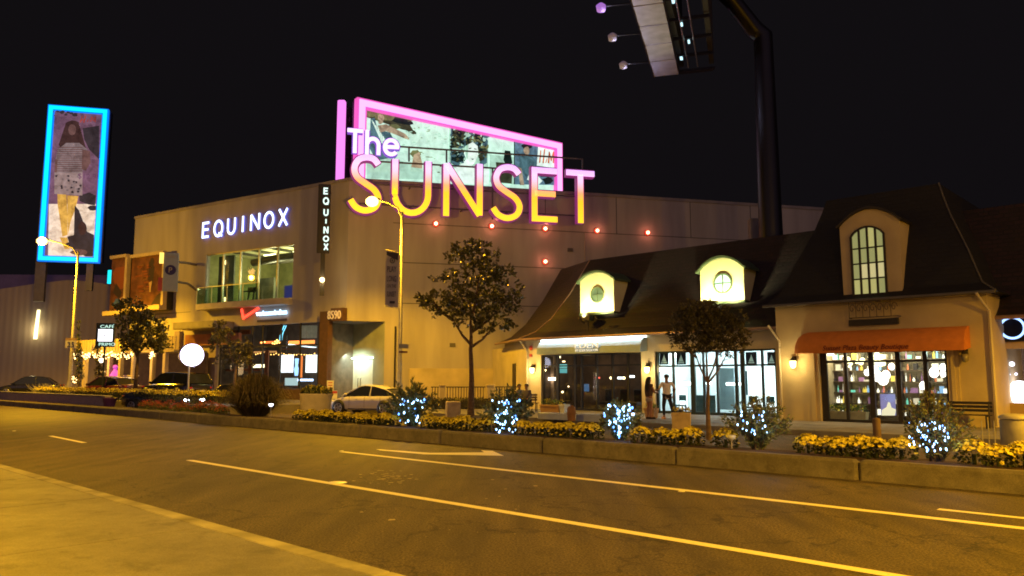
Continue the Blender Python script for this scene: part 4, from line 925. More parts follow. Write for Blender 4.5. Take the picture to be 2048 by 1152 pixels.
def inside(F, u0, u1, v0, v1, b, name, mat, par, lab=None, th=.05):
    mb = MB(); a0, z1 = F.hit(u0, v0, b); a1, z0 = F.hit(u1, v1, b); mb.box(F, a0, a1, b-th, b, z0, z1); return part(name, mb, mat, par, label=lab)
inside(FA, 1088, 1107, 712, 815, -.9, 'display_wall', M('peach_wall', (.62, .45, .33), .7, .05, 2, 0), SA)
inside(FA, 1085, 1110, 755, 761, -.7, 'light_bar', E('bar_warm', (1, .8, .6), 6), SA)
inside(FA, 1235, 1247, 754, 758, -1.6, 'light_bar', E('bar_white', (.8, .9, 1), 5), SA); inside(FA, 1255, 1268, 751, 755, -1.6, 'light_bar', E('bar_white', (.8, .9, 1), 5), SA)
inside(FA, 1190, 1199, 754, 757, -1.2, 'light_bar', E('bar_red', (1, .15, .1), 2), SA); inside(FA, 1168, 1177, 768, 783, -1, 'screen', E('screen_dim', (.12, .25, .5), .5), SA)
inside(FA, 1114, 1133, 729, 735, -.35, 'window_sign', E('cyan_sign', (.25, .8, .8), 1.1), SA, 'small cyan lit sign'); inside(FA, 1115, 1133, 737, 746, -.35, 'window_sign', E('cyan_sign2', (.15, .5, .52), .9), SA)
mb = MB()
for u, v, r in ((1119, 714, .07), (1126, 723, .04), (1129, 723, .04), (1125, 784, .06), (1222, 756, .07), (1248, 756, .07), (1137, 773, .04)):
    a, z = FA.hit(u, v, -1.2); mb.ball(FA.P(a, -1.2, z), r, 8)
part('small_lamp', mb, E('warm_dot', (1, .75, .4), 5), SA)
mb = MB()
for u in (1187, 1191): a = FA.A(u); mb.tube([FA.P(a, -.04, FA.Z(1189, 745)), FA.P(a, -.04, FA.Z(1189, 800))], .018, 6)
part('door_handle', mb, M('steel_bright', (.7, .7, .65), .2, 0, 1, 0, metal=1), SA)
lamp('POINT', FA.P(FA.A(1130), -1.9, 2.4), 22, (1, .7, .4), parent=SA, radius=.3, name='shop_light'); lamp('POINT', FA.P(FA.A(1240), -1.9, 2.4), 12, (1, .65, .35), parent=SA, radius=.3, name='shop_light')
# furniture of the salon
for u in (1128, 1210, 1240, 1268):
    mb = MB(); a = FA.A(u, 757, -1.5); mb.cbox(FA, a-.25, a+.25, -1.8, -1.3, .45, .58, .04); mb.cbox(FA, a-.25, a+.25, -1.9, -1.8, .55, 1.2, .03); mb.tube([FA.P(a, -1.55, .15), FA.P(a, -1.55, .45)], .05, 8); part('salon_chair', mb, DARKM, SA)
# second shop: brilliant white showroom
WW = M('white_room', (.8, .85, .85), .7, .04, 2, 0); WFl = M('pale_floor', (.35, .4, .4), .3, .1, 2, 0)
room(FA, m0-.1, m1+.1, .14, zm+.2, 3.4, [WW, WFl, WW], SA)
front(FA, SA, [(1312, .07), 1344, (1383, .11), 1405, (1432, .05), (1470, .07), (1483, .09), 1523, 1552], m0, m1, .15, zm, FA.Z(1430, 731), .12, mat=M('blue_black_frame', (.02, .035, .04), .4, 0, 1, 0))
BLK = M('black_poster', (.01, .012, .012), .5, 0, 1, 0); CONE = M('cone_pale', (.5, .6, .52), .6, 0, 1, 0, emit=(.4, .55, .45), es=.3)
for u0, u1 in ((1319, 1337), (1352, 1372), (1491, 1514), (1534, 1552)):
    inside(FA, u0, u1, 704, 729, -.3, 'window_poster', BLK, SA, 'small black poster with a pale cone', .02)
    mb = MB(); uc = (u0+u1)/2; mb.poly(FA, [FA.hit(u, v, -.29) for u, v in ((uc-5, 723), (uc+5, 723), (uc+1.5, 714), (uc, 709), (uc-1.5, 714))], -.29); mb.rect(FA, *(FA.A(uc-6, 726, -.29), FA.A(uc+6, 726, -.29)), FA.Z(uc, 726.5, -.29), FA.Z(uc, 724, -.29), -.29); part('poster_print', mb, CONE, SA)
CYW = (.72, .92, 1)
for u in (1345, 1430, 1515): lamp('POINT', FA.P(FA.A(u), -1.8, 2.6), 150, CYW, parent=SA, radius=.25, name='shop_light')
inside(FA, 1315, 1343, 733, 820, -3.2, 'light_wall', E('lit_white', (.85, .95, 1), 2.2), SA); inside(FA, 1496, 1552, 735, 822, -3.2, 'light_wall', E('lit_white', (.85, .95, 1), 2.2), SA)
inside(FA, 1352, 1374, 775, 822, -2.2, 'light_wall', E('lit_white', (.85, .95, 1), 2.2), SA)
inside(FA, 1452, 1482, 765, 771, -1.0, 'light_bar', E('bar_cool', (.85, .95, 1), 6), SA); inside(FA, 1407, 1422, 763, 769, -1.2, 'light_bar', E('bar_cool', (.85, .95, 1), 6), SA); inside(FA, 1362, 1382, 764, 770, -1.2, 'light_bar', E('bar_cool', (.85, .95, 1), 6), SA)
inside(FA, 1436, 1470, 736, 820, -1.5, 'partition', M('grey_glass_part', (.3, .42, .45), .3, .1, 2, 0), SA); inside(FA, 1384, 1431, 790, 830, -1.0, 'low_cabinet', M('teal_dark', (.03, .08, .08), .4, .1, 2, 0), SA); inside(FA, 1487, 1495, 742, 790, -.8, 'display_post', M('teal_dark', (.03, .08, .08), .4), SA)
mb = MB(); mb.ball(FA.P(*(lambda h: (h[0], -.5, h[1]))(FA.hit(1351, 710, -.5))), .12, 10); part('globe_lamp', mb, E('globe', (.9, .97, 1), 9), SA)
for u in (1360, 1500, 1535): 
    mb = MB(); a = FA.A(u, 757, -1.4); mb.cbox(FA, a-.22, a+.22, -1.6, -1.2, .45, .52, .02)
    for dx in (-.18, .18): mb.tube([FA.P(a+dx, -1.3, .15), FA.P(a+dx, -1.3, .5)], .02, 6); mb.tube([FA.P(a+dx, -1.55, .15), FA.P(a+dx, -1.6, .95)], .02, 6)
    mb.cbox(FA, a-.2, a+.2, -1.62, -1.58, .7, .98, .02); part('chair', mb, M('teal_dark', (.03, .08, .08), .4), SA)

# ------------------------------------------------------------------ block with the big arched dormer and orange awning
a0B, a1B = FG.A(1556), FG.A(1984); ZB = 4.62
p0, p1 = FG.A(1640), FG.A(1897); zp = FG.Z(1770, 700)
SB = thing('shop_building', 'ochre boutique with an orange awning and a tall arched dormer at the right', 'building', FG.P(a0B, 0, 0))
mb = MB(); mb.holed(FG, a0B, a1B, 0, ZB, [(p0, p1, .15, zp)], -.3, 0); mb.box(FG, a0B, a0B+.3, -12, -.3, 0, ZB); mb.box(FG, a1B-.3, a1B, -12, -.3, 0, ZB); part('wall', mb, YEL, SB)
mb = MB(); mb.box(FG, p0-.5, p0-.003, .0, .07, .15, zp+.1); mb.box(FG, p0-.3, p0-.15, .07, .12, .15, zp+.1); mb.box(FG, p1+.003, p1+.35, .0, .07, .15, zp+.1); mb.box(FG, p1+.12, p1+.24, .07, .12, .15, zp+.1); part('pilaster', mb, YEL, SB)
lvB = [(-.35, ZB), (.1, 4.95), (.56, 6.17), (1.19, 7.59), (1.46, 8.4), (1.6, 8.9)]
rings = []
for i, z in lvB:
    rings.append([FG.P(a0B+i, -i, z), FG.P(a1B-i, -i, z), FG.P(a1B-i, -12+i, z), FG.P(a0B+i, -12+i, z)])
mb = MB()
for i in range(len(rings)-1):
    for j in range(4): k = (j+1) % 4; mb.face([rings[i][j], rings[i][k], rings[i+1][k], rings[i+1][j]])
mb.face(rings[-1]); mb.face(rings[0][::-1])
SH2 = SHIN.copy(); SH2.name = 'slate_roof'; b2 = [n for n in SH2.node_tree.nodes if n.type == 'TEX_BRICK'][0]; b2.inputs['Color1'].default_value = (.007, .007, .012, 1); b2.inputs['Color2'].default_value = (.005, .005, .009, 1); b2.inputs['Mortar'].default_value = (.004, .004, .007, 1)
rfB = part('roof', mb, SH2, SB)
mb = MB(); mb.tube([q+Vector((0, 0, -.03)) for q in rings[0][:2]], .06, 8); mb.tube([r_[1]+Vector((0, 0, .02)) for r_ in rings], .03, 6); part('gutter', mb, M('lead_grey', (.09, .085, .09), .5, .1, 3, 0), rfB)
downpipe(FG, 1988, ZB-.05, SB); downpipe(FG, 1562, ZB-.8, SB)
bD = .03; dA0, dA1 = FG.A(1681, 500, bD), FG.A(1802, 500, bD)
zs = FG.Z(1740, 447, bD); zt2 = FG.Z(1740, 418, bD); zb2 = ZB-.02
n = 14; top = [(dA1-(dA1-dA0)*i/n, zs+(zt2-zs)*math.sin(math.pi*i/n)**.85) for i in range(n+1)]
mb = MB(); mb.prism(FG, [(dA0+.04, zb2), (dA1-.04, zb2)]+top, bD-1.55, bD); d = part('dormer', mb, M('dormer_ochre', (.44, .36, .24), .85, .08, 1, .2, 30), SB, label='tall dormer with an arched window')
mb = MB(); ext = [(dA1+.1, zs-.05)]+top+[(dA0-.1, zs-.05)]
for i in range(len(ext)-1):
    (x0, z0_), (x1, z1_) = ext[i], ext[i+1]
    mb.mesh([FG.P(x0, bD-1.7, z0_+.01), FG.P(x1, bD-1.7, z1_+.01), FG.P(x1, bD+.1, z1_+.01), FG.P(x0, bD+.1, z0_+.01), FG.P(x0, bD-1.7, z0_+.1), FG.P(x1, bD-1.7, z1_+.1), FG.P(x1, bD+.1, z1_+.1), FG.P(x0, bD+.1, z0_+.1)], [(0, 1, 2, 3), (7, 6, 5, 4), (3, 2, 6, 7), (0, 4, 5, 1), (0, 3, 7, 4), (1, 5, 6, 2)])
part('dormer_roof', mb, DARKM, d)
wa0, wa1 = FG.A(1706, 540, bD), FG.A(1772, 540, bD); wz0 = FG.Z(1740, 588, bD); wzs = FG.Z(1740, 470, bD); wzt = FG.Z(1740, 453, bD)
arch = lambda x: wzs+(wzt-wzs)*math.sin(math.pi*min(1, max(0, (x-wa0)/(wa1-wa0))))**.7
mb = MB()
for k in range(5):
    x = wa0+(wa1-wa0)*k/4; mb.box(FG, x-.035, x+.035, bD+.02, bD+.09, wz0, arch(x))
for k in range(1, 4): z = wz0+(wzs+.1-wz0)*k/4; mb.box(FG, wa0, wa1, bD+.025, bD+.07, z-.025, z+.025)
mb.stroke(FG, [(wa0+(wa1-wa0)*i/12, arch(wa0+(wa1-wa0)*i/12)) for i in range(13)], .07, bD+.02, bD+.09); mb.box(FG, wa0-.04, wa1+.04, bD+.02, bD+.1, wz0-.06, wz0)
w = part('window', mb, DARKM, d)
mb = MB(); PY = [E('pane_y1', (.62, .6, .22), .62), E('pane_y2', (.5, .52, .2), .5), E('pane_y3', (.75, .68, .32), .68)]
for c in range(4):
    for r in range(4):
        x0 = wa0+(wa1-wa0)*c/4; x1 = wa0+(wa1-wa0)*(c+1)/4; z0_ = wz0+(wzs+.1-wz0)*r/4; z1_ = wz0+(wzs+.1-wz0)*(r+1)/4
        if r == 3: mb.poly(FG, [(x0, z0_), (x1, z0_), (x1, arch(x1)), ((x0+x1)/2, arch((x0+x1)/2)), (x0, arch(x0))], bD+.012, random.choice((0, 1)))
        else: mb.rect(FG, x0, x1, z0_, z1_, bD+.012, 2 if (c, r) in ((1, 1), (2, 1), (3, 1)) else random.choice((0, 1)))
part('pane', mb, PY, w)
# iron balconet and sign board
mb = MB(); q0, q1 = FG.A(1697, 610, .3), FG.A(1795, 610, .3); zq0, zq1 = FG.Z(1745, 634, .3), FG.Z(1745, 597, .3)
for z in (zq0, zq1): mb.tube([FG.P(q0, .02, z), FG.P(q0, .3, z), FG.P(q1, .3, z), FG.P(q1, .02, z)], .02, 6)
for k in range(7):
    x = q0+(q1-q0)*(k+.5)/7; rr = (q1-q0)/15
    mb.tube([FG.P(x+rr*math.cos(t)*(1-t/9), .3, (zq0+zq1)/2+rr*1.6*math.sin(t)*(1-t/9)) for t in [i*.45 for i in range(17)]], .014, 5)
    mb.tube([FG.P(x-rr, .3, zq0), FG.P(x-rr, .3, zq1)], .013, 5)
single('iron_balconet', mb, M('iron_brown', (.07, .05, .04), .6, .1, 5, 0), 'scrolled wrought iron balconet below the tall arched dormer window', 'balconet', FG.P((q0+q1)/2, 0, zq0))
mb = MB(); mb.cbox(FG, FG.A(1697, 643, .1), FG.A(1797, 643, .1), .01, .1, FG.Z(1745, 650, .1), FG.Z(1745, 638, .1), .01)
single('sign_board', mb, DARKM, 'dark blank sign board under the iron balconet', 'sign board', FG.P(FG.A(1745), 0, FG.Z(1745, 650)))
# orange awning
ORG = M('orange_canvas', (.52, .17, .03), .75, .08, 4, .15, 30)
w0, w1 = FG.A(1584, 700, .75), FG.A(1930, 700, .75); zt_ = FG.Z(1750, 659, .1); zb_ = FG.Z(1750, 704, .75)
prof = [(.02+.8*math.sin(R(x)), zb_+.14+(zt_-zb_-.14)*math.cos(R(x))) for x in range(0, 91, 10)]+[(.82, zb_), (.79, zb_)]+[(.0, zb_+.1)]
prof[0] = (.005, zt_)
np_ = len(prof); stations = []
for i in range(5): 
    q = math.cos(R(90-22.5*i)); stations.append((w0+.45*(1-math.sqrt(max(0, 1-(1-i/4)**2))), .62+.38*math.sqrt(max(0, 1-(1-i/4)**2))))
stations = [(w0+.45*(1-math.cos(R(a))) , .55+.45*math.sin(R(a))) for a in (0, 20, 40, 65, 90)]+[(w1, 1.0)]
mb = MB(); vs = []
for a, k_ in stations:
    for b_, z in prof: vs.append(FG.P(a, b_*k_, zb_+(z-zb_)*(k_ if z > zb_+.2 else 1)))
fs = [(i*np_+j, i*np_+(j+1) % np_, (i+1)*np_+(j+1) % np_, (i+1)*np_+j) for i in range(len(stations)-1) for j in range(np_)]
fs += [tuple(range(np_-1, -1, -1)), tuple(range((len(stations)-1)*np_, len(stations)*np_))]
mb.mesh(vs, fs); part('awning', mb, ORG, SB, label='rounded orange canvas awning')
root = thing('awning_sign', 'dark red slanted lettering along the foot of the orange awning', 'shop sign', FG.P(FG.A(1730), .83, zb_))
mb = MB(); ta0, ta1 = FG.A(1645, 700, .83), FG.A(1817, 698, .83); mb.text(FG, 'Sunset Plaza Beauty Boutique', (ta0+ta1)/2, zb_+.09, .19, .823, .012, w=ta1-ta0, shear=.3); part('lettering', mb, M('letter_maroon', (.12, .012, .008), .6, 0, 1, 0), root)
# boutique interior
room(FG, p0-.1, p1+.1, .14, zp+.3, 3.0, [M('boutique_wall', (.35, .28, .18), .8, .2, 3, 0), DFL, M('boutique_ceiling', (.4, .42, .34), .8, .1, 3, 0)], SB)
front(FG, SB, [(1643, .12), (1690, .05), (1741, .09), (1795, .08), (1850, .07), 1896], p0, p1, .15, zp, FG.Z(1770, 722), .1)
inside(FG, 1645, 1667, 705, 711, -.7, 'ceiling_lamp', E('lamp_cream', (1, .93, .6), 5), SB)
mb = MB(); 
for k in range(26):
    u = 1693+random.random()*75; v = 707+random.random()*22+(6 if u < 1715 else 0); a, z = FG.hit(u, v, -.9); mb.ball(FG.P(a, -.9, z), .05+random.random()*.06, 7)
part('ceiling_lamp', mb, E('lamp_cream2', (1, .9, .5), 4), SB, label='cluster of bright round ceiling lamps')
mb = MB()
for u, v, r in ((1734, 745, .11), (1783, 733, .11), (1754, 752, .18), (1766, 758, .2), (1750, 738, .12), (1772, 750, .15), (1886, 748, .1), (1886, 735, .12), (1868, 745, .16), (1847, 772, .14)):
    a, z = FG.hit(u, v, -1.0); mb.ball(FG.P(a, -1.0, z), r, 10, sc=(1, 1, 1.2))
part('globe_lamp', mb, E('globe_pinkish', (1, .9, .85), 3.5), SB, label='blown out white globe lamps')
shelfm = M('shelf_wood', (.12, .08, .05), .6, .1, 4, 0); cols = [E('goods%d' % i, c, s) for i, (c, s) in enumerate([((1, .95, .8), 1.6), ((.9, .25, .1), .6), ((.95, .7, .1), .9), ((.3, .55, .9), .8), ((.2, .8, .6), .9), ((.9, .8, .6), .7), ((.06, .05, .05), .1), ((.5, .25, .5), .4), ((.25, .2, .1), .3), ((.1, .1, .08), .1)])]  # goods glow by themselves, shop light is put into their materials
for (u0, u1) in ((1658, 1686), (1697, 1738), (1748, 1790), (1802, 1846), (1856, 1893)):
    mb = MB(); bb = -1.5
    A0, A1 = FG.A(u0, 757, bb), FG.A(u1, 757, bb)
    for k in range(6): mb.box(FG, A0, A1, bb-.35, bb, .35+k*.42, .38+k*.42)
    mb.box(FG, A0-.03, A0, bb-.35, bb, .15, 2.6); mb.box(FG, A1, A1+.03, bb-.35, bb, .15, 2.6)
    sh = part('display_shelf', mb, shelfm, SB)
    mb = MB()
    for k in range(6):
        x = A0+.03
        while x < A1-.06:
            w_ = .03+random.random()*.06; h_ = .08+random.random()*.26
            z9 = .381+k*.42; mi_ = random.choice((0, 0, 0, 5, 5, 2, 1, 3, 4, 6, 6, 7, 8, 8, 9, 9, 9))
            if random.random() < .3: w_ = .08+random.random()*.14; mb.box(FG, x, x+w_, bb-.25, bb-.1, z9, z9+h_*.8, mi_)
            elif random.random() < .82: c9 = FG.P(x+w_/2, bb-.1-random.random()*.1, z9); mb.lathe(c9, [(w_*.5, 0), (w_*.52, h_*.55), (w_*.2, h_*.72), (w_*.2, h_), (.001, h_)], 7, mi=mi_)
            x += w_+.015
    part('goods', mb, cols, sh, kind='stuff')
inside(FG, 1760, 1792, 788, 831, -.45, 'window_poster', E('poster_lilac', (.3, .28, .62), .75), SB, 'lilac poster with a pale seated figure', .02)
mb = MB(); c = lambda u, v: FG.hit(u, v, -.44); mb.poly(FG, [c(1763, 831), (c(1790, 831)), c(1792, 819), c(1783, 815), c(1780, 805), c(1776, 804), c(1773, 814), c(1764, 820)], -.44); part('poster_print', mb, E('print_cream', (1, .92, .65), .95), SB)
for u in (1670, 1730, 1790, 1860): lamp('POINT', FG.P(FG.A(u), -1.0, 2.75), 60, (1, .88, .6) if u < 1800 else (.8, 1, .9), parent=SB, radius=.2, name='shop_light')
# wall lanterns
def sconce(F, u, v, lab, on=True):
    a, z = F.hit(u, v, .2); p = F.P(a, 0, z-.2)
    root = thing('wall_lantern', lab, 'wall lantern', p)
    mb = MB(); mb.box(F, a-.06, a+.06, 0, .04, z-.05, z+.32); mb.tube([F.P(a, .03, z+.25), F.P(a, .2, z+.33), F.P(a, .2, z+.2)], .02, 6); mb.lathe(F.P(a, .2, z+.14), [(.13, 0), (.06, .1), (.02, .14)], 10); part('bracket', mb, DARKM, root)
    mb = MB(); mb.lathe(F.P(a, .2, z-.14), [(.05, 0), (.1, .06), (.12, .27), (.001, .275)], 12); part('lamp_shade', mb, E('lantern_glow', (1, .74, .28), 9) if on else M('lantern_off', (.2, .17, .1), .2, 0, 1, 0), root)
    if on: lamp('POINT', F.P(a, .45, z+.02), 60, (1, .72, .27), parent=root, radius=.12)
sconce(FA, 1064, 741, 'glowing wall lantern left of the first shop window'); sconce(FA, 1294, 740, 'glowing wall lantern between the two shop fronts'); sconce(FG, 1586, 729, 'glowing wall lantern left of the orange awning shop window'); sconce(FG, 1930, 716, 'unlit dark wall lantern right of the orange awning', False)
# ------------------------------------------------------------------ dark shop cut by the right edge, with the neon ring
FC = SF(31.8); cA = FC.A(1990); 
SCC = thing('shop_building', 'dark roofed shop cut by the right edge with bright window', 'building', FC.P(cA, 0, 0))
zc = FC.Z(2030, 683)
mb = MB(); mb.holed(FC, cA-.6, cA+9, 0, zc, [(FC.A(2008), FC.A(2130), .9, zc-.25)], -.3, 0); part('wall', mb, M('brown_stucco', (.33, .24, .14), .85, .1, 1, .2, 30), SCC)
mb = MB(); mb.box(FC, cA-.6, cA+9, -.28, .05, zc+.002, zc+1.35); part('fascia', mb, M('black_fascia', (.012, .01, .016), .5, 0, 1, 0), SCC)
mb = MB(); 
r0 = [FC.P(cA-1.2, .3, zc+1.36), FC.P(cA+9, .3, zc+1.36), FC.P(cA+9, -10, zc+1.36), FC.P(cA-1.2, -10, zc+1.36)]; r1 = [FC.P(cA-.6, -1.6, 8.0), FC.P(cA+9, -1.6, 8.0), FC.P(cA+9, -10, 8.0), FC.P(cA-.6, -10, 8.0)]
for j in range(4): k = (j+1) % 4; mb.face([r0[j], r0[k], r1[k], r1[j]])
mb.face(r1); mb.face(r0[::-1]); part('roof', mb, SH2, SCC)
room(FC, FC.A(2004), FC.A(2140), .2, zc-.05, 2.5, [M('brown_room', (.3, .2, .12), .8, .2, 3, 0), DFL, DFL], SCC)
mb = MB(); mb.rect(FC, FC.A(2008), FC.A(2130), .9, zc-.25, -.15); part('pane', mb, GLS, SCC)
mb = MB(); a, z = FC.hit(2040, 785, -.6); mb.ball(FC.P(a, -.6, z), .42, 14); part('globe_lamp', mb, E('globe_lilac', (.9, .85, 1), 4), SCC)
mb = MB()
for u, v, r in ((2024, 728, .09), (2018, 749, .05), (2032, 748, .05), (2008, 785, .04), (2004, 790, .04), (2012, 780, .04)): a, z = FC.hit(u, v, -.4); mb.ball(FC.P(a, -.4, z), r, 8)
part('small_lamp', mb, E('dot_lilac', (.8, .75, 1), 3), SCC)
inside(FC, 2000, 2011, 694, 750, -.1, 'light_panel', E('panel_cool', (.5, .6, .55), .7), SCC)
lamp('POINT', FC.P(FC.A(2040), -.9, 1.6), 25, (.95, .8, 1), parent=SCC, radius=.3, name='shop_light')
mb = MB(); a, z = FC.hit(2025, 656, .15); ring = [(a+.36*math.cos(2*math.pi*i/26+1.7), z+.36*math.sin(2*math.pi*i/26+1.7)) for i in range(26)]; mb.tube([FC.P(x, .2, y) for x, y in ring], .038, 8)
root = thing('neon_ring', 'round blue white neon ring sign high at the right edge', 'neon sign', FC.P(a, .1, z-.4)); part('neon_tube', mb, E('ring_blue', (.3, .5, 1), 2.6), root)
mb = MB(); mb.lathe(FC.P(a, .06, z), [(.42, 0), (.45, .05), (.38, .07), (.3, .05), (.3, 0)], 24, F=FC, axis='y'); part('backplate', mb, M('ring_black', (.01, .008, .012), .5, 0, 1, 0), root)
# side canopy line above the gable end and the lit wall left of the shops
# ------------------------------------------------------------------ billboard on a tall steel column behind the shops
pk = 41.0; pp = K(1553, pk)
root = thing('overhead_billboard', 'big dark billboard on a tall thick steel column, cut off at the top edge', 'billboard', (pp.x, pp.y, 0))
POLE = M('column_paint', (.006, .005, .008), .35, .1, 2, .05, 20)
zt3 = ZAT(70, pk)
mb = MB(); mb.lathe((pp.x, pp.y, 0), [(.66, 0), (.64, 8), (.5, zt3)], 24); part('column', mb, POLE, root)
mb = MB(); A = Vector((pp.x, pp.y, zt3-.1)); D_ = Vector((.286, .958, 0)); Nn = Vector((.958, -.286, 0))   # board axis and its right-hand normal
c0 = Vector((8.2, 42.6, 0))
H = 18.9
B = K(1400, 39.5, 0, -60); B.z = ZAT(-60, 39.5)
mb.tube([A+Vector((0, 0, -.6)), A, A+Vector((-.5, 0, .45)), A.lerp(B, .5)+Vector((0, 0, .2)), B, B+(B-A)], [.5, .52, .5, .45, .42, .4], 18); part('arm', mb, POLE, root)
FD = Frame((c0.x, c0.y, H), (D_.x, D_.y))   # a runs away from the viewer; outward = right-hand normal
mb = MB(); mb.box(FD, -22, -.1, 1.35, 1.6, .35, 4.4); mb.box(FD, -22, -.1, 3.0, 3.25, .35, 4.4); part('board', mb, M('board_dark', (.05, .045, .055), .7, .1, 2, 0), root)
PNLS = M('deck_panel', (.42, .42, .5), .6, .12, 2, .1, 20)
x = -22.0
mb = MB()
while x < -.3: mb.box(FD, x, x+2.1, -.05, 1.3, -.05, .03); x += 2.2
part('walkway', mb, PNLS, root)
mb = MB(); x = -22.0
while x < 0: mb.box(FD, x-.06, x+.04, -.1, 3.3, .04, .2); x += 2.2
mb.box(FD, -22, 0, -.12, -.06, -.06, .12); mb.box(FD, -22, 0, 1.32, 1.38, -.06, .1); mb.box(FD, -.4, 0, 1.4, 3.2, -.05, .03); part('deck_frame', mb, POLE, root)
LH = M('lamp_head_grey', (.4, .38, .42), .5, .1, 3, 0, emit=(.4, .3, .5), es=.12)
for i, x in enumerate((-1.9, -5.6, -8.9)):
    mb = MB(); mb.tube([FD.P(x, 0, .1), FD.P(x, -1.5, .15)], .045, 6); arm_ = part('lamp_arm', mb, POLE, root)
    mb = MB(); mb.lathe(FD.P(x, -1.55, -.12), [(.05, 0), (.2, .05), (.24, .3), (.1, .42)], 12); part('lamp_head', mb, LH if i != 2 else M('lamp_head_violet', (.4, .3, .5), .5, 0, 1, 0, emit=(.5, .2, .9), es=.6), arm_)
mb = MB()
for x, b_, w_ in ((-9, 1.7, .12), (-6.5, 1.9, .1), (-4.4, 2.1, .1), (-2.4, 1.55, .14)): mb.box(FD, x, x+.35, b_, b_+w_, -.06, .0)
part('small_lamp', mb, E('glint_cyan', (.5, .8, .9), 1.6), root)
mb = MB()
for b_ in (1.9, 2.4): mb.tube([FD.P(-21, b_, .0), FD.P(-.8, b_, .0)], .05, 6)
part('conduit', mb, M('steel_bright', (.7, .7, .65), .2), root)
for x in (-1.9, -5.6, -8.9, -14, -19): l = lamp('SPOT', FD.P(x, -1.55, -.7), 150, (.62, .6, .95), parent=root, spot=130, radius=.1, name='board_light'); aim(l, FD.x*.0-FD.y*(-1)*1.2+Vector((0, 0, .6)))
mb = MB(); q = K(1521, 42.5); z0_ = 0; F9 = Frame((q.x, q.y), (1, 0)); zz0, zz1 = ZAT(478, 42.5), ZAT(436, 42.5); mb.cbox(F9, -.25, .2, -.5, 0, zz0, zz1, .03); mb.box(F9, -.12, .05, -.45, -.05, 7.5, zz0)
single('switch_cabinet', mb, M('cabinet_grey', (.22, .2, .22), .6, .1, 3, 0), 'small grey cabinet raised beside the foot of the dark billboard column', 'cabinet', (q.x, q.y, 7.5))
# ------------------------------------------------------------------ street lamps (two in the picture, others along the same street outside it)
GALV = M('galvanised', (.42, .4, .34), .45, .12, 4, .05, 20, metal=.5)
HEAD = M('lamp_housing', (.25, .24, .22), .5, .1, 3, 0)
BULB = E('sodium_bulb', (1, .50, .13), 9)
def street_lamp(base, arm_to, h, label, energy, group=None, r=.11):
    """tapered pole, curved arm, cobra head with a sodium lamp"""
    base = Vector(base); d = Vector((arm_to[0]-base.x, arm_to[1]-base.y, 0)); L_ = d.length; d.normalize(); hz = arm_to[2]-base.z
    root = thing('street_lamp', label, 'street lamp', base, group=group)
    mb = MB(); mb.lathe(base, [(.24, 0), (.24, .06), (.17, .1), (.16, 1.3), (r, 1.45), (r*.62, h), (.001, h+.03)], 14); mb.lathe(base+Vector((0, 0, .02)), [(.3, 0), (.3, .03), (.2, .03)], 8)
    part('pole', mb, GALV, root)
    P = [base+Vector((0, 0, h-.35)), base+d*(L_*.15)+Vector((0, 0, h+(hz-h)*.35)), base+d*(L_*.5)+Vector((0, 0, h+(hz-h)*.8)), base+d*L_*.9+Vector((0, 0, hz+.02))]
    mb = MB(); mb.tube(P, [.05, .045, .04, .035], 8); part('arm', mb, GALV, root)
    F = Frame((0, 0), (d.x, d.y)); c = base+d*L_+Vector((0, 0, hz))
    mb = MB(); prof = [(-.42, .05, .03), (-.3, .1, .06), (0, .17, .1), (.22, .14, .08), (.34, .04, .03)]
    vs = []; n = 10
    for x, wy, wz in prof:
        for j in range(n): t = 2*math.pi*j/n; vs.append(c+F.x*x+F.y*(wy*math.cos(t))+Vector((0, 0, wz*math.sin(t)+.04)))
    mb.mesh(vs, [(i*n+j, i*n+(j+1) % n, (i+1)*n+(j+1) % n, (i+1)*n+j) for i in range(4) for j in range(n)], 0, True); hd = part('lamp_head', mb, HEAD, root)
    mb = MB(); mb.ball(c+Vector((0, 0, -.10)), .33, 16, sc=(1, .9, .8)); part('bulb', mb, BULB, root)
    l = lamp('SPOT', c+Vector((0, 0, -.62)), energy*.62, SOD, parent=root, radius=.2, spot=152, name='sodium_light'); l.data.spot_blend = .35
    lamp('POINT', c+Vector((0, 0, -.65)), energy*.85*(.14 if base.x < -20 and base.y > 40 else .11), SOD, parent=root, radius=.2, name='sodium_glow')
    return root
kR = 39.0; bR = K(799, kR, .15); zR = ZAT(398, kR)
street_lamp(bR, (K(738, kR).x, kR-.2, ZAT(401, kR)), ZAT(430, kR), 'tall street lamp glowing yellow in front of the big letter S', 13500)
kL = 52.0; bL = K(140, kL, .15)
street_lamp(bL, (K(70, kL-1, v=478).x*.985, kL-1, ZAT(479, kL-1)), ZAT(508, kL), 'tall street lamp glowing yellow in front of the cyan framed billboard', 19000)
for (s, t, t2, lab, en) in ((21.5, 1.2, 3.4, 'street lamp on the near pavement, outside the picture on the left', 7000), (-7.5, 2.6, 5.2, 'street lamp on the near pavement, behind the viewer on the right', 25000), (-5.5, 24.6, 22.6, 'street lamp on the far pavement, outside the picture on the right', 21000), (8, -3, -1.4, 'street lamp beside the near pavement, behind the viewer', 2800)):
    a = RP(s, t, .15); b = RP(s, t2, 8.9); street_lamp(a, b, 8.5, lab, en)
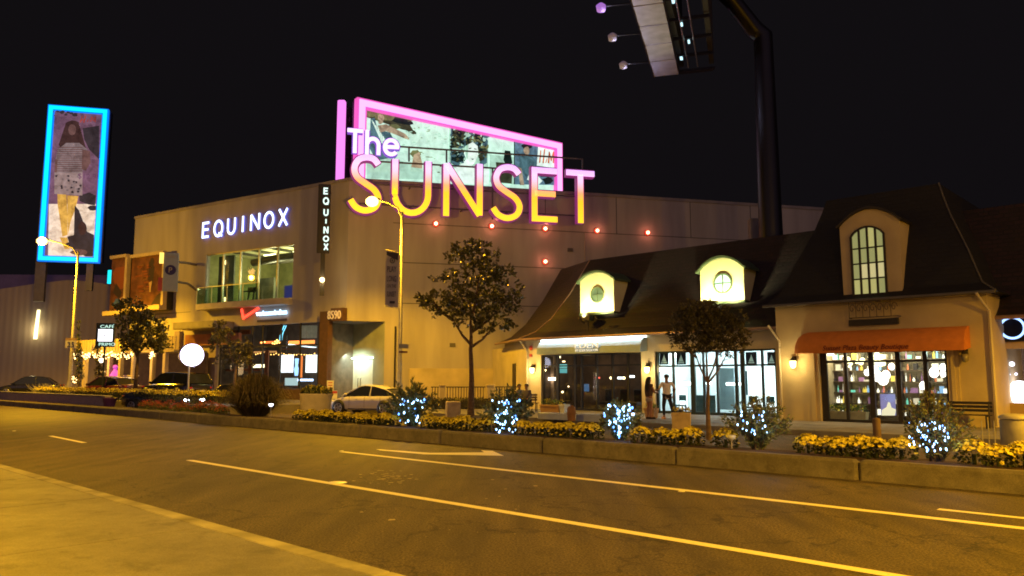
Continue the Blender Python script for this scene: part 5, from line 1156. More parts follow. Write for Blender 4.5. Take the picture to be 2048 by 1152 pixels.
# ------------------------------------------------------------------ signs on posts, banner
def plate(F, u0, u1, v0, v1, b, th, mb): a0, z1 = F.hit(u0, v0, b); a1, z0 = F.hit(u1, v1, b); mb.box(F, a0, a1, b-th, b, z0, z1); return a0, a1, z0, z1
SW = M('sign_face', (.62, .6, .52), .5, .06, 4, 0); BK = M('sign_black', (.02, .02, .02), .5, 0, 1, 0)
FPL = Frame((bL.x, kL-.25), (.97, .1)); root = thing('speed_sign', 'small white 25 speed limit plate on the left lamp post', 'road sign', FPL.P(0, 0, ZAT(696, kL)))
mb = MB(); a0, a1, z0, z1 = plate(FPL, 131, 152, 681, 696, 0, .03, mb); part('plate', mb, SW, root)
mb = MB(); mb.text(FPL, '25', (a0+a1)/2, z0+.08, (z1-z0)*.68, .002, .006, w=(a1-a0)*.62); part('numerals', mb, BK, root)
mb = MB(); plate(FPL, 131, 153, 676, 680.5, 0, .03, mb); part('top_plate', mb, M('sign_tan', (.4, .26, .12), .6, .1, 4, 0), root)
FPR = Frame((bR.x, kR-.02), (.98, .2))
root = thing('street_banner', 'pale vertical banner with dark wording PLAY on the right street lamp post', 'banner', FPR.P(-.5, 0, ZAT(610, kR)))
mb = MB(); n = 8; a0, z1 = FPR.hit(772, 500); a1, z0 = FPR.hit(796, 612)
vs = []
for i in range(n+1):
    for j in range(5): q = j/4; vs.append(FPR.P(a0+(a1-a0)*q, .03*math.sin(q*5+i*.5), z1+(z0-z1)*i/n-.12*q*(1-i/n*.4)))
mb.mesh(vs, [(i*5+j, (i+1)*5+j, (i+1)*5+j+1, i*5+j+1) for i in range(n) for j in range(4)], 0, True); part('cloth', mb, M('banner_cloth', (.38, .34, .34), .8, .06, 3, 0), root)
mb = MB(); am = (a0+a1)/2; H_ = z1-z0
for txt, zz, hh, ww in (('PLAY', .64, .30, .40), ('LONG', .47, .30, .40), ('ON THE', .36, .17, .40), ('SUNSET', .20, .27, .40)): mb.text(FPR, txt, am-.02, z0+H_*zz-.1, hh, .05, .006, w=ww*(a1-a0)*1.75)
mb.stroke(FPR, [(am+.11*math.cos(t/12*6.283), z0+H_*.84-.08+.13*math.sin(t/12*6.283)) for t in range(12)], .035, .05, .056, closed=True); mb.box(FPR, am-.03, am+.02, .05, .056, z0+H_*.82-.08, z0+H_*.86-.08)
mb.poly(FPR, [(a0+.03, z1-.08), (a0+.03, z1-.26), (a1-.05, z1-.52), (a1-.02, z1-.16)], .05); mb.box(FPR, am-.1, am+.16, .05, .056, z0+.12, z0+.24); part('lettering', mb, M('banner_ink', (.05, .04, .05), .7, 0, 1, 0), root)
mb = MB(); mb.tube([FPR.P(a0-.03, 0, z1+.02), FPR.P(.0, 0, z1-.16)], .022, 6); mb.tube([FPR.P(a0-.03, 0, z0-.0), FPR.P(.0, 0, z0-.14)], .022, 6); part('rod', mb, GALV, root)
root = thing('plate_sign', 'small grey plates low on the right street lamp post', 'road sign', FPR.P(0, .15, ZAT(707, kR)))
mb = MB(); plate(FPR, 797, 817, 688, 697, .15, .03, mb); part('plate', mb, M('sign_grey', (.3, .3, .27), .5, .05, 3, 0), root)
mb = MB(); plate(FPR, 798, 815, 702, 706, .15, .03, mb); part('plate', mb, M('sign_maroon', (.12, .03, .04), .5, .05, 3, 0), root)
# parking sign box on a bracket
root = thing('parking_sign', 'grey projecting sign box with a round P above the left trees', 'parking sign', FE.P(FE.A(341, 550, 2.2), 2.2, FE.Z(341, 584, 2.2)))
Fp = Frame((FE.P(FE.A(341, 550, 2.2), 2.2, 0).x, FE.P(FE.A(341, 550, 2.2), 2.2, 0).y), (.96, .28))
a0, z1 = Fp.hit(328, 505); a1, z0 = Fp.hit(354, 583)
mb = MB(); mb.cbox(Fp, a0, a1, -.3, 0, z0, z1, .02); part('panel', mb, M('sign_lilac_grey', (.30, .31, .33), .5, .05, 3, 0), root)
mb = MB(); mb.box(Fp, a0-.28, a0-.005, -.28, -.02, z0+.02, z0+.95, 0); part('side_stripe', mb, M('sign_red', (.4, .06, .05), .5, 0, 1, 0), root)
mb = MB(); mb.box(Fp, a0-.28, a0-.005, -.28, -.02, z1-.75, z1); part('side_lamp', mb, E('amber_strip', (1, .62, .12), 1.8), root)
mb = MB(); cx, cz = Fp.hit(341, 540); mb.disc(Fp, cx, cz, .36, .01, n=26); b0_ = part('disc', mb, M('disc_navy', (.03, .02, .10), .5, 0, 1, 0), root)
mb = MB(); mb.text(Fp, 'P', cx, cz-.18, .38, .014, .01); mb.text(Fp, 'Sunset', cx, z1-.34, .2, .004, .01, w=.62); part('lettering', mb, [M('letter_tan', (.4, .33, .25), .5, 0, 1, 0)], root)
mb = MB()
for (v0, v1, v2) in ((524, 526, 530), (564, 567, 580)):
    a, z = Fp.hit(355, v0, -.15); p0_ = Fp.P(a, -.15, z); p1_ = FE.P(*(lambda h: (h[0], .6, h[1]))(FE.hit(375, v1, .6))); p2_ = FE.P(*(lambda h: (h[0], .02, h[1]))(FE.hit(393, v2, .02))); mb.tube([p0_, p1_, p2_], .09, 6)
part('bracket', mb, M('bracket_grey', (.18, .15, .13), .6, .1, 3, 0), root)
# brown poster panels on the left end of the building
bP = .9
for (u0, u1, v00, v01, v10, v11, lab, pal) in ((262, 326, 517, 510, 610, 606, 'right brown poster panel with a dark standing figure', 0), (222, 251, 519, 516, 618, 615, 'narrow left poster panel, orange brown with a blue foot', 1)):
    a0, z1 = FE.hit(u0, v00, bP); a1, z1b = FE.hit(u1, v01, bP); _, z0 = FE.hit(u0, v10+5, bP); z1 = (z1+z1b)/2+.05
    root = thing('poster_panel', lab, 'poster panel', FE.P((a0+a1)/2, 0 if pal == 0 else bP-.3, z0-.3))
    mb = MB(); mb.box(FE, a0, a1, bP-.16, bP-.1, z0, z1); part('poster', mb, M('poster_brown', (.15, .06, .028), .8, .35, 1.5, 0), root)
    mb = MB(); 
    if pal == 0:
        fx = lambda u, v: FE.hit(u, v, bP-.09)
        mb.poly(FE, [fx(*q) for q in ((296, 560), (302, 580), (307, 560), (309, 535), (303, 520), (298, 524), (297, 545))], bP-.09, 0); mb.disc(FE, *fx(304, 524), .25, bP-.088, 0, 12, .32)
        mb.poly(FE, [fx(*q) for q in ((298, 565), (299, 584), (301, 584), (304, 562))], bP-.086, 1); mb.poly(FE, [fx(*q) for q in ((300, 612), (326, 612), (326, 582), (314, 590))], bP-.087, 0); mb.poly(FE, [fx(*q) for q in ((300, 618), (326, 618), (326, 609), (306, 609))], bP-.085, 3)
        for k in range(26): x, z = fx(268+random.random()*26, 530+random.random()*60); mb.box(FE, x, x+.3+random.random()*.5, bP-.1, bP-.09, z, z+.12, random.choice((2, 4)))
    else:
        fx = lambda u, v: FE.hit(u, v, bP-.09)
        mb.poly(FE, [fx(*q) for q in ((226, 545), (232, 535), (250, 533), (250, 575), (238, 580), (228, 566))], bP-.09, 4); mb.poly(FE, [fx(*q) for q in ((224, 612), (232, 597), (244, 600), (246, 612))], bP-.088, 5); mb.poly(FE, [fx(*q) for q in ((226, 585), (232, 566), (244, 585), (238, 598))], bP-.087, 0); mb.poly(FE, [fx(*q) for q in ((238, 598), (250, 590), (250, 615), (246, 615))], bP-.087, 3)
    part('print', mb, [M('print_dark', (.05, .035, .03), .8, 0, 1, 0), M('print_pale', (.6, .4, .18), .8, 0, 1, 0), M('print_brown2', (.22, .10, .035), .8, 0, 1, 0), M('print_beige', (.4, .26, .2), .8, 0, 1, 0), M('print_orange', (.26, .08, .025), .8, 0, 1, 0), M('print_blue', (.07, .14, .5), .8, 0, 1, 0)], root)
    mb = MB(); mb.box(FE, a0-.08, a1+.08, bP-.3, bP+.06, z1, z1+.24); mb.box(FE, a0-.25, a1+.3, bP-.3, bP+.3, z0-.32, z0); mb.box(FE, a1+.005, a1+.28, bP-.3, bP+.02, z0, z1); part('frame', mb, M('frame_cream', (.5, .4, .27), .7, .08, 3, 0), root)
    mb = MB(); mb.box(FE, a0, a1+.2, .0 if pal == 0 else bP-.75, bP-.31, z0-.3, z1+.1); part('backing', mb, DARKM, root)
mb = MB(); mb.box(FE, FE.A(250), FE.A(262), .0, bP-.35, FE.Z(256, 600), FE.Z(256, 517)); 
single('wall_fin', mb, M('fin_dark', (.08, .05, .035), .7, .2, 3, 0), 'dark upright fin between the two brown poster panels', 'wall fin', FE.P(FE.A(256), 0, FE.Z(256, 600)))
# ------------------------------------------------------------------ cafe pavilion on the left
k6 = 52.0; FCf = Frame((K(330, k6).x, k6), (.851, -.525))
cf = lambda u, v=757, b=0: FCf.hit(u, v, b)
root = thing('cafe_pavilion', 'low cafe pavilion with posts, ribbed roof edge and fairy lights at the left', 'cafe', FCf.P(cf(240)[0], 0, .15))
ar0, ar1 = cf(148)[0], cf(345)[0]; z_r0, z_r1 = cf(240, 706)[1], cf(240, 677)[1]
mb = MB(); mb.box(FCf, ar0, ar1, -2.6, -.02, z_r0, z_r0+.12)
x = ar0
while x < ar1: mb.box(FCf, x, x+.3, -.06, .0, z_r0+.121, z_r1); x += .36
part('roof', mb, YEL, root)
for i, u in enumerate((165, 214, 236, 262, 300, 325)):
    mb = MB(); a = cf(u)[0]; mb.box(FCf, a-.13, a+.13, -.3, -.03, .15, z_r0); part('post', mb, YEL if i % 2 == 0 else M('post_cream', (.5, .4, .3), .7, .1, 3, 0), root)
mb = MB(); mb.box(FCf, ar0, ar1, -2.7, -2.5, .15, z_r0); part('back_wall', mb, M('cafe_wall', (.12, .08, .06), .8, .2, 2, 0), root)
mb = MB(); mb.box(FCf, cf(212)[0], cf(262)[0], -.6, -.5, 1.9, 2.0); mb.box(FCf, cf(176)[0], cf(196)[0], -.6, -.5, 2.2, 2.3); mb.box(FCf, cf(150)[0], cf(330)[0], -.5, -.4, .9, .97); part('counter', mb, M('counter_pale', (.5, .45, .4), .6, .1, 3, 0), root)
for u in (205, 250, 290, 320):
    mb = MB(); a = cf(u)[0]; mb.lathe(FCf.P(a, -1.2, .15), [(.25, 0), (.04, .04), (.04, .7), (.4, .72), (.4, .75)], 12); part('cafe_table', mb, DARKM, root)
mb = MB(); 
for k in range(210):
    u = 149+random.random()*112 if k < 150 else (262+random.random()*6 if k < 160 else (300+random.random()*12)); v = 705+random.random()*11+3*math.sin(u*.3)
    if k >= 190: u = 142+random.random()*14; v = 752+random.random()*14
    a, z = cf(u, v, .12); mb.ball(FCf.P(a, .12+random.random()*.1, z), .028+random.random()*.016, 5)
single('fairy_lights', mb, E('fairy_warm', (1, .62, .22), 7), 'dense warm white fairy lights hanging along the cafe roof edge', 'fairy lights', FCf.P(cf(210)[0], .12, z_r0))
lamp('POINT', FCf.P(cf(200)[0], .7, 2.6), 90, (1, .65, .3), parent=root, radius=.6, name='fairy_glow'); lamp('POINT', FCf.P(cf(290)[0], .7, 2.6), 70, (1, .65, .3), parent=root, radius=.6, name='fairy_glow')
mb = MB(); a, z = cf(203, 721, .1); mb.ball(FCf.P(a, .1, z), .17, 10); single('globe_lamp', mb, E('globe_warm', (1, .85, .6), 7), 'single round white globe lamp under the fairy lights', 'globe lamp', FCf.P(a, .1, z))
mb = MB(); a = cf(224)[0]; F = FCf
mb.tube([F.P(a, -.2, .9), F.P(a, -.2, 1.5), F.P(a+.02, -.2, 2.1), F.P(a, -.2, 2.4)], [.22, .3, .26, .1], 12); mb.ball(F.P(a, -.2, 2.55), .17, 10); mb.tube([F.P(a+.2, -.2, 2.2), F.P(a+.55, -.1, 1.7), F.P(a+.35, 0, 1.4)], [.1, .07, .05], 8); mb.tube([F.P(a-.2, -.2, 2.2), F.P(a-.5, -.1, 1.8), F.P(a-.4, 0, 1.4)], [.1, .07, .05], 8); mb.lathe(F.P(a, -.2, .15), [(.1, 0), (.08, .8)], 10)
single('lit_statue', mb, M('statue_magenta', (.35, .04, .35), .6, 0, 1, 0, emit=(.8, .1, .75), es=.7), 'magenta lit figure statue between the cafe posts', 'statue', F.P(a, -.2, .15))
# cafe sign
kS = 49.0; FCs = Frame((K(210, kS).x, kS), (.98, .17)); root = thing('cafe_sign', 'upright sign CAFE PRIMO with a bright white square between the words', 'cafe sign', FCs.P(0, 0, .15))
mb = MB(); a0, a1, z0, z1 = plate(FCs, 193, 227, 646, 694, 0, .2, mb); mb.tube([FCs.P((a0+a1)/2, -.1, .15), FCs.P((a0+a1)/2, -.1, z0)], .06, 8); part('panel', mb, M('sign_dark_green', (.03, .04, .03), .5, 0, 1, 0), root)
mb = MB(); plate(FCs, 197, 224, 658.5, 682.5, .03, .02, mb); part('lit_square', mb, E('sign_white_lit', (.95, .92, 1), 2.6), root)
mb = MB(); cx = (a0+a1)/2; mb.stroke(FCs, [FCs.hit(210, 665), FCs.hit(211.5, 669), FCs.hit(209, 671), FCs.hit(212, 673)], .05, .032, .04); part('emblem', mb, BK, root)
mb = MB(); mb.text(FCs, 'CAFÉ', FCs.A(209), FCs.Z(210, 656), .2, .005, .02, w=.85); mb.text(FCs, 'PRIMO', FCs.A(210), FCs.Z(210, 691.5), .2, .005, .02, w=.95); part('lettering', mb, E('sign_letters_mint', (.6, .95, .8), 1.2), root)
# round white disc sign on a pole
p = on_t(377, 17.6, .17); kD = p.y; FD2 = Frame((p.x, p.y), (.87, .5)); root = thing('round_sign', 'blank glowing white round sign on a grey pole', 'round sign', (p.x, p.y, .1))
cz = ZAT(710, kD); rr = 23/1553*kD
mb = MB(); mb.tube([Vector((p.x, p.y, .05)), Vector((p.x, p.y, cz-rr+.05))], .05, 10); part('pole', mb, GALV, root)
mb = MB(); mb.lathe(FD2.P(.12, 0, cz), [(rr, -.5), (rr*1.03, -.42), (rr*1.03, -.02), (rr*.98, 0), (rr*.94, -.03)], 32, F=FD2, axis='y'); mb.lathe(FD2.P(.12, 0, cz), [(0.001, -.5), (rr, -.5)], 32, F=FD2, axis='y'); part('rim', mb, M('chrome_lilac', (.5, .45, .6), .2, 0, 1, 0, metal=1), root)
mb = MB(); mb.disc(FD2, .12, cz, rr*.94, -.02, n=32); part('lit_disc', mb, E('disc_white', (.93, .92, 1), 4.5), root)
lamp('POINT', FD2.P(.12, .6, cz), 40, (.8, .8, 1), parent=root, radius=.4, name='disc_glow')
# post sign by the orange awning, small post signs by the drive
p = G(1621, 841, .15); Fq = Frame((p.x, p.y), (.97, -.2)); root = thing('post_sign', 'thin grey post with a small white plate in front of the orange awning', 'road sign', p)
mb = MB(); mb.tube([p, Vector((p.x, p.y, ZAT(672, p.y)))], .035, 8); part('post', mb, GALV, root); mb = MB(); plate(Fq, 1616, 1633, 668, 696, .05, .02, mb); part('plate', mb, SW, root)
mb = MB(); mb.disc(Fq, *Fq.hit(1624, 678), .09, .056, n=14); mb.rect(Fq, Fq.A(1619), Fq.A(1630), Fq.Z(1624, 690), Fq.Z(1624, 692)+.03, .056); part('print', mb, M('sign_grey', (.3, .3, .27), .5), root)
p = K(660, 43.0, .15); Fq = Frame((p.x, p.y), (.97, .1)); root = thing('post_sign', 'small white rounded plate on a post by the building entry', 'road sign', p)
mb = MB(); mb.tube([p, Vector((p.x, p.y, ZAT(765, 43)))], .04, 8); part('post', mb, GALV, root); mb = MB(); a0, a1, z0, z1 = plate(Fq, 654, 667, 761, 781, .05, .02, mb); part('plate', mb, SW, root)
mb = MB()
for k in range(3): mb.box(Fq, a0+.07, a1-.07, .052, .056, z0+.12+k*.14, z0+.17+k*.14)
part('print', mb, M('sign_red', (.4, .06, .05)), root)
mb = MB(); a0, a1, z0, z1 = plate(Fq, 648, 674, 781.5, 798, .05, .05, mb); root = thing('low_sign', 'low pale board with a red band below the small white plate', 'sign board', Fq.P((a0+a1)/2, 0, .15)); mb.box(Fq, a0+.05, a0+.1, 0, .04, .15, z0); mb.box(Fq, a1-.1, a1-.05, 0, .04, .15, z0); part('board', mb, SW, root)
mb = MB(); mb.box(Fq, a0, a1, .052, .06, z1-.14, z1-.02); part('red_band', mb, M('sign_red', (.4, .06, .05)), root)
# ------------------------------------------------------------------ fence, hedge, stones, planters
kF = 40.0; F0 = Frame((K(1000, 42.5).x, 42.5), (.985, .17))
def fence(u0, u1, lab):
    root = thing('railing', lab, 'railing', F0.P(F0.A((u0+u1)/2), 0, .15)); a0, a1 = F0.A(u0), F0.A(u1); zt4, zb4 = F0.Z(950, 774), .3
    mb = MB(); mb.tube([F0.P(a0, 0, zt4), F0.P(a1, 0, zt4)], .03, 6); mb.tube([F0.P(a0, 0, zb4), F0.P(a1, 0, zb4)], .025, 6); part('rail', mb, DARKM, root)
    mb = MB(); x = a0+.08
    while x < a1: mb.tube([F0.P(x, 0, .15), F0.P(x, 0, zt4)], .02, 5); x += .15
    part('baluster', mb, DARKM, root)
fence(862, 878, 'short black railing left of the yellow pillar'); fence(892, 971, 'black railing between the two yellow pillars behind the tree'); fence(990, 1036, 'black railing right of the yellow pillars, behind the fern shrub')
for u0, u1, l in ((879, 890, 'left yellow masonry pillar of the black railing'), (973, 988, 'right yellow masonry pillar of the black railing')):
    mb = MB(); mb.cbox(F0, F0.A(u0), F0.A(u1), -.2, .2, .1, F0.Z(900, 772), .02); mb.cbox(F0, F0.A(u0)-.03, F0.A(u1)+.03, -.23, .23, F0.Z(900, 772), F0.Z(900, 769), .015); single('pillar', mb, YEL, l, 'pillar', F0.P(F0.A((u0+u1)/2), 0, .1))
def concrete_box(name, u0, u1, vt, vb, z, lab, cat, mat=CONC, dep=.7, ex=(.8, -.6)):
    p = G((u0+u1)/2, vb, z); F = Frame((p.x, p.y), ex); a0, a1 = F.A(u0), F.A(u1); zt = F.Z((u0+u1)/2, vt)
    if abs(a1-a0) > 3: a0, a1 = -.5, .5
    root = thing(name, lab, cat, p)
    mb = MB(); mb.cbox(F, a0, a1, -dep, 0, z-.05, zt, .04); part('block', mb, mat, root); return root, F, a0, a1, zt, p
concrete_box('stone_bollard', 895, 922, 803, 832, .15, 'squat pale concrete block behind the marigold row left of the tree', 'bollard', M('sand_block', (.42, .34, .24), .85, .2, 3, .4, 30), .7, (.97, .2))
PLN = M('planter_sand', (.5, .38, .2), .8, .15, 4, .3, 30)
PLW = M('planter_terracotta', (.42, .25, .12), .7, .1, 4, .1, 30); PLB = M('planter_white', (.6, .62, .6), .6, .05, 3, 0)
# ------------------------------------------------------------------ vegetation
def leafmat(name, c, c2, rough=.4, spec=.6):
    m = bpy.data.materials.new(name); m.use_nodes = True; N = m.node_tree.nodes; L = m.node_tree.links; b = N['Principled BSDF']; g = N.new('ShaderNodeNewGeometry'); r = N.new('ShaderNodeValToRGB')
    L.new(g.outputs['Random Per Island'], r.inputs[0]); r.color_ramp.elements[0].color = (*c, 1); r.color_ramp.elements[1].color = (*c2, 1); L.new(r.outputs[0], b.inputs['Base Color']); b.inputs['Roughness'].default_value = rough; b.inputs['Specular IOR Level'].default_value = spec
    return m
LEAF = leafmat('leaf_glossy', (.02, .03, .008), (.19, .17, .03), .32, .8); LEAFD = leafmat('leaf_dark', (.018, .02, .006), (.11, .09, .02), .45)
BARK = M('bark', (.13, .085, .055), .9, .3, 9, .6, 30)
def leaf(mb, p, d, n, L, w, mi=0):
    d = d.normalized(); s = d.cross(n)
    if s.length < .01: s = Vector((1, 0, 0))
    s.normalize(); k = len(mb.v); q = d.cross(s)*L*.12
    mb.v += [p, p+d*L*.5+s*w*.5+q, p+d*L, p+d*L*.5-s*w*.5+q]; mb.f.append((k, k+1, k+2, k+3)); mb.m.append(mi); mb.sm.append(False)
def rv(): 
    while True:
        v = Vector((random.uniform(-1, 1), random.uniform(-1, 1), random.uniform(-1, 1)))
        if .05 < v.length < 1: return v
def crown(mb, blobs, nleaf, L, w):
    tot = sum(r[0]*r[1]*r[2] for c, r in blobs)
    for c, r in blobs:
        c = Vector(c); nc = max(6, int(nleaf*r[0]*r[1]*r[2]/tot/9))
        for _ in range(nc):                      # leaf clumps at twig ends
            u = rv().normalized()*(random.random()**.4); cc = c+Vector((u.x*r[0], u.y*r[1], u.z*r[2])); o = (cc-c).normalized() if (cc-c).length > .01 else Vector((0, 0, 1))
            for _ in range(9):
                d = (rv()+o*.7+Vector((0, 0, .15))); leaf(mb, cc+rv()*L*.7, d, rv(), L*random.uniform(.7, 1.2), w)
def tree(base, trunk, limbs, blobs, nleaf, L, w, r0, label, mat, name='street_tree', scale=1):
    base = Vector(base); root = thing(name, label, 'tree', base)
    mb = MB(); pts = [base+Vector(p) for p in trunk]; mb.tube(pts, [r0*1.25]+[r0*(1-.45*i/(len(pts)-1)) for i in range(1, len(pts))], 10)
    for a, b in limbs:
        A = base+Vector(a); B_ = base+Vector(b); m = A.lerp(B_, .5)+Vector((0, 0, -.08*(B_-A).length)); mb.tube([A, m, B_], [r0*.55, r0*.4, r0*.15], 7)
        for k in range(3):
            q = A.lerp(B_, .5+.18*k); mb.tube([q, q+(rv()*.5+(B_-A).normalized()*.6)*(B_-A).length*.5], [r0*.22, r0*.06], 5)
    part('trunk', mb, BARK, root)
    mb = MB(); crown(mb, [((base+Vector(c)), r) for c, r in blobs], nleaf, L, w); part('crown', mb, mat, root)
    return root
# crowns measured from the picture: (u, v, half width px, half height px)
def crown_px(base, k, items, flat=.8):
    out = []
    for u, v, ru, rv_ in items:
        s = k/1550; p = K(u, k, 0, v); dy = random.uniform(-.6, .6)*ru*s
        out.append(((p.x-base.x, p.y+dy-base.y, ZAT(v, k)-base.z), (ru*s, ru*s*flat, rv_*s)))
    return out
b = K(942, 33.5, .15); k = 33.5
z = lambda v: ZAT(v, k)-.15
x = lambda u: (u-942)*k/1550
tree(b, [(0, 0, 0), (.03, 0, z(760)), (-.02, 0, z(700)), (.0, 0, z(672))], [((0, 0, z(690)), (x(905), .3, z(640))), ((0, 0, z(680)), (x(940), -.3, z(600))), ((0, 0, z(694)), (x(985), .2, z(655))), ((0, 0, z(665)), (x(1010), .4, z(600))), ((0, 0, z(640)), (x(960), -.2, z(540))), ((x(905), .3, z(640)), (x(860), .2, z(600)))],
     crown_px(b, k, [(945, 505, 40, 22), (915, 520, 30, 14), (985, 520, 28, 20), (960, 550, 45, 24), (900, 550, 26, 12), (872, 552, 20, 11), (1005, 545, 24, 16), (1020, 575, 24, 20), (880, 600, 42, 17), (850, 596, 18, 10), (925, 590, 40, 26), (975, 595, 48, 28), (900, 622, 32, 16), (945, 635, 40, 20), (1000, 635, 36, 24), (1030, 610, 22, 22), (975, 655, 30, 14), (868, 622, 20, 10)]), 4200, .2, .11, .13, 'large street tree with glossy leaves catching yellow light, in front of the blank side wall', LEAF)
b = G(1418, 880, .25); k = b.y; z = lambda v: ZAT(v, k)-.25; x = lambda u: (u-1418)*k/1550
tree(b, [(0, 0, 0), (-.01, 0, z(820)), (.02, 0, z(770)), (.0, 0, z(758))], [((0, 0, z(764)), (x(1395), .1, z(700))), ((0, 0, z(762)), (x(1440), -.1, z(705))), ((0, 0, z(758)), (x(1418), .0, z(660))), ((0, 0, z(768)), (x(1465), .1, z(700))), ((x(1400), .05, z(715)), (x(1365), .1, z(680)))],
     crown_px(b, k, [(1385, 622, 32, 22), (1420, 618, 30, 20), (1360, 640, 24, 18), (1440, 645, 38, 24), (1475, 640, 18, 18), (1400, 655, 38, 22), (1365, 672, 28, 14), (1430, 680, 40, 22), (1475, 678, 22, 22), (1395, 690, 30, 14), (1358, 690, 14, 8), (1480, 660, 16, 16), (1450, 625, 14, 14), (1455, 702, 22, 9)]), 8600, .085, .034, .055, 'slender young tree with a dark crown on the island before the white lit shop', LEAFD)
b = K(272, 44, .15); k = 44; z = lambda v: ZAT(v, k)-.15; x = lambda u: (u-272)*k/1550
tree(b, [(0, 0, 0), (0, 0, z(740)), (.05, 0, z(700))], [((0, 0, z(715)), (x(250), 0, z(650))), ((0, 0, z(710)), (x(300), 0, z(665))), ((0, 0, z(700)), (x(270), 0, z(620)))],
     crown_px(b, k, [(262, 612, 26, 14), (250, 632, 22, 12), (285, 625, 20, 14), (270, 650, 34, 18), (305, 650, 28, 18), (325, 665, 16, 14), (290, 680, 44, 18), (255, 670, 22, 14), (315, 690, 26, 14), (262, 697, 26, 10), (238, 612, 10, 5)]), 3000, .22, .12, .12, 'bushy dark tree beside the cafe sign at the left', LEAF)
b = K(470, 42, .15); k = 42; z = lambda v: ZAT(v, k)-.15; x = lambda u: (u-470)*k/1550
tree(b, [(0, 0, 0), (0, 0, z(750)), (.05, 0, z(720))], [((0, 0, z(735)), (x(450), 0, z(680))), ((0, 0, z(730)), (x(485), 0, z(690)))],
     crown_px(b, k, [(448, 655, 18, 15), (455, 680, 26, 16), (485, 690, 18, 14), (470, 710, 30, 16), (440, 722, 14, 12), (485, 728, 18, 12), (430, 690, 10, 12)]), 1500, .2, .1, .1, 'small dim tree in front of the dark end of the shop front', LEAFD)
b = K(158, 55, .15); k = 55
mb = MB(); crown(mb, crown_px(Vector((0, 0, 0)), k, [(158, 650+12*i, 1.5+i*.85, 10) for i in range(6)]+[(158, 725, 6, 22), (158, 750, 6, 20)]), 1500, .14, .06)
root = thing('cypress_tree', 'slim dark cypress between the left lamp post and the cafe sign', 'tree', b); part('crown', mb, leafmat('cypress', (.012, .018, .008), (.03, .035, .015)), root); mb = MB(); mb.tube([b, b+Vector((0, 0, 2))], .07, 6); part('trunk', mb, BARK, root)
b = K(199, 50, .15); mb = MB(); crown(mb, crown_px(Vector((0, 0, 0)), 50, [(198, 700, 8, 8), (198, 742, 8, 14), (197, 720, 5, 10)]), 700, .12, .06); root = thing('topiary', 'small clipped dark shrub under the cafe sign', 'shrub', b); part('foliage', mb, MATS['leafc'] if 'leafc' in MATS else LEAFD, root); mb = MB(); mb.tube([b, b+Vector((0, 0, 1.5))], .04, 6); part('stem', mb, BARK, root)
# marigold / chrysanthemum row along the kerb
FLO = leafmat('petal_yellow', (.52, .42, .02), (.85, .74, .08), .7, .3); FLG = leafmat('mum_green', (.018, .026, .010), (.055, .065, .018), .7, .3)
def mum(seed):
    random.seed(seed); root = thing('chrysanthemum', 'x', 'flowering plant', (0, 0, 0)); mb = MB()
    for _ in range(230):
        t = random.random()*6.283; zz = random.random()*.33; rr = .17+.05*math.sin(zz/.33*3.1); q = Vector((rr*math.cos(t)*random.random()**.4, rr*math.sin(t)*random.random()**.4, zz)); leaf(mb, q, Vector((math.cos(t), math.sin(t), random.uniform(-.6, .6))), rv(), .06, .04)
    mb.tube([(0, 0, -.05), (0, 0, .2)], .03, 5); part('foliage', mb, FLG, root, world=False)
    mb = MB()
    for _ in range(115):
        t = random.random()*6.283; r = random.random()**.6*.23; c = Vector((r*math.cos(t), r*math.sin(t), .36-r*r*2.2+random.uniform(-.02, .04)))
        if random.random() < .04: c = Vector((.22*math.cos(t), .22*math.sin(t), .1+random.random()*.18))
        n_ = (Vector((c.x*2, c.y*2, .5))+rv()*.3).normalized()
        for j in range(6):
            a = j*1.047+random.random()*.5; s1 = n_.orthogonal().normalized(); s2 = n_.cross(s1); d = s1*math.cos(a)+s2*math.sin(a)+n_*.35; leaf(mb, c, d, n_, .038, .03)
    part('flowers', mb, FLO, root, world=False); return root
protos = [mum(11), mum(12), mum(13)]; used = [False]*3; random.seed(21)
shrub_u = [823, 1014, 1235, 1512, 1862]
names = ['left of the first lit shrub', 'between the first and second lit shrubs', 'between the second and third lit shrubs', 'between the third and fourth lit shrubs', 'between the fourth and fifth lit shrubs', 'right of the fifth lit shrub']
ordn = ['first', 'second', 'third', 'fourth', 'fifth', 'sixth', 'seventh', 'eighth', 'ninth', 'tenth', 'eleventh', 'twelfth', 'thirteenth', 'fourteenth', 'fifteenth', 'sixteenth', 'seventeenth', 'eighteenth', 'nineteenth', 'twentieth']
TM = 14.95; us = []
s = 24.4
while s > 1.9:
    p = RP(s, TM+random.uniform(-.12, .16), .30); u = 1024+p.x/p.y*1560
    if all(abs(u-q) > (26, 30, 40, 56, 58)[i] for i, q in enumerate(shrub_u)) and not (1405 < u < 1432) and not (1178 < u < 1196 and 0): us.append((p, u))
    s -= random.uniform(.31, .41)
cnt = {}
for p, u in us:
    seg = sum(u > q for q in shrub_u); cnt[seg] = cnt.get(seg, 0)+1; n = cnt[seg]
    i = random.randrange(3); sc = random.uniform(1.0, 1.25); rz = random.random()*6.28
    lab = '%s yellow chrysanthemum from the left, %s' % (ordn[n-1] if n <= 20 else str(n)+'th', names[seg]); z_ = .24
    if not used[i]: r = protos[i]; used[i] = True; r.location = (p.x, p.y, z_); r.rotation_euler.z = rz; r.scale = (sc,)*3; r['label'] = lab; r['group'] = 'yellow chrysanthemums along the kerb'
    else: dup(protos[i], (p.x, p.y, z_), rz, lab, 'yellow chrysanthemums along the kerb', sc)
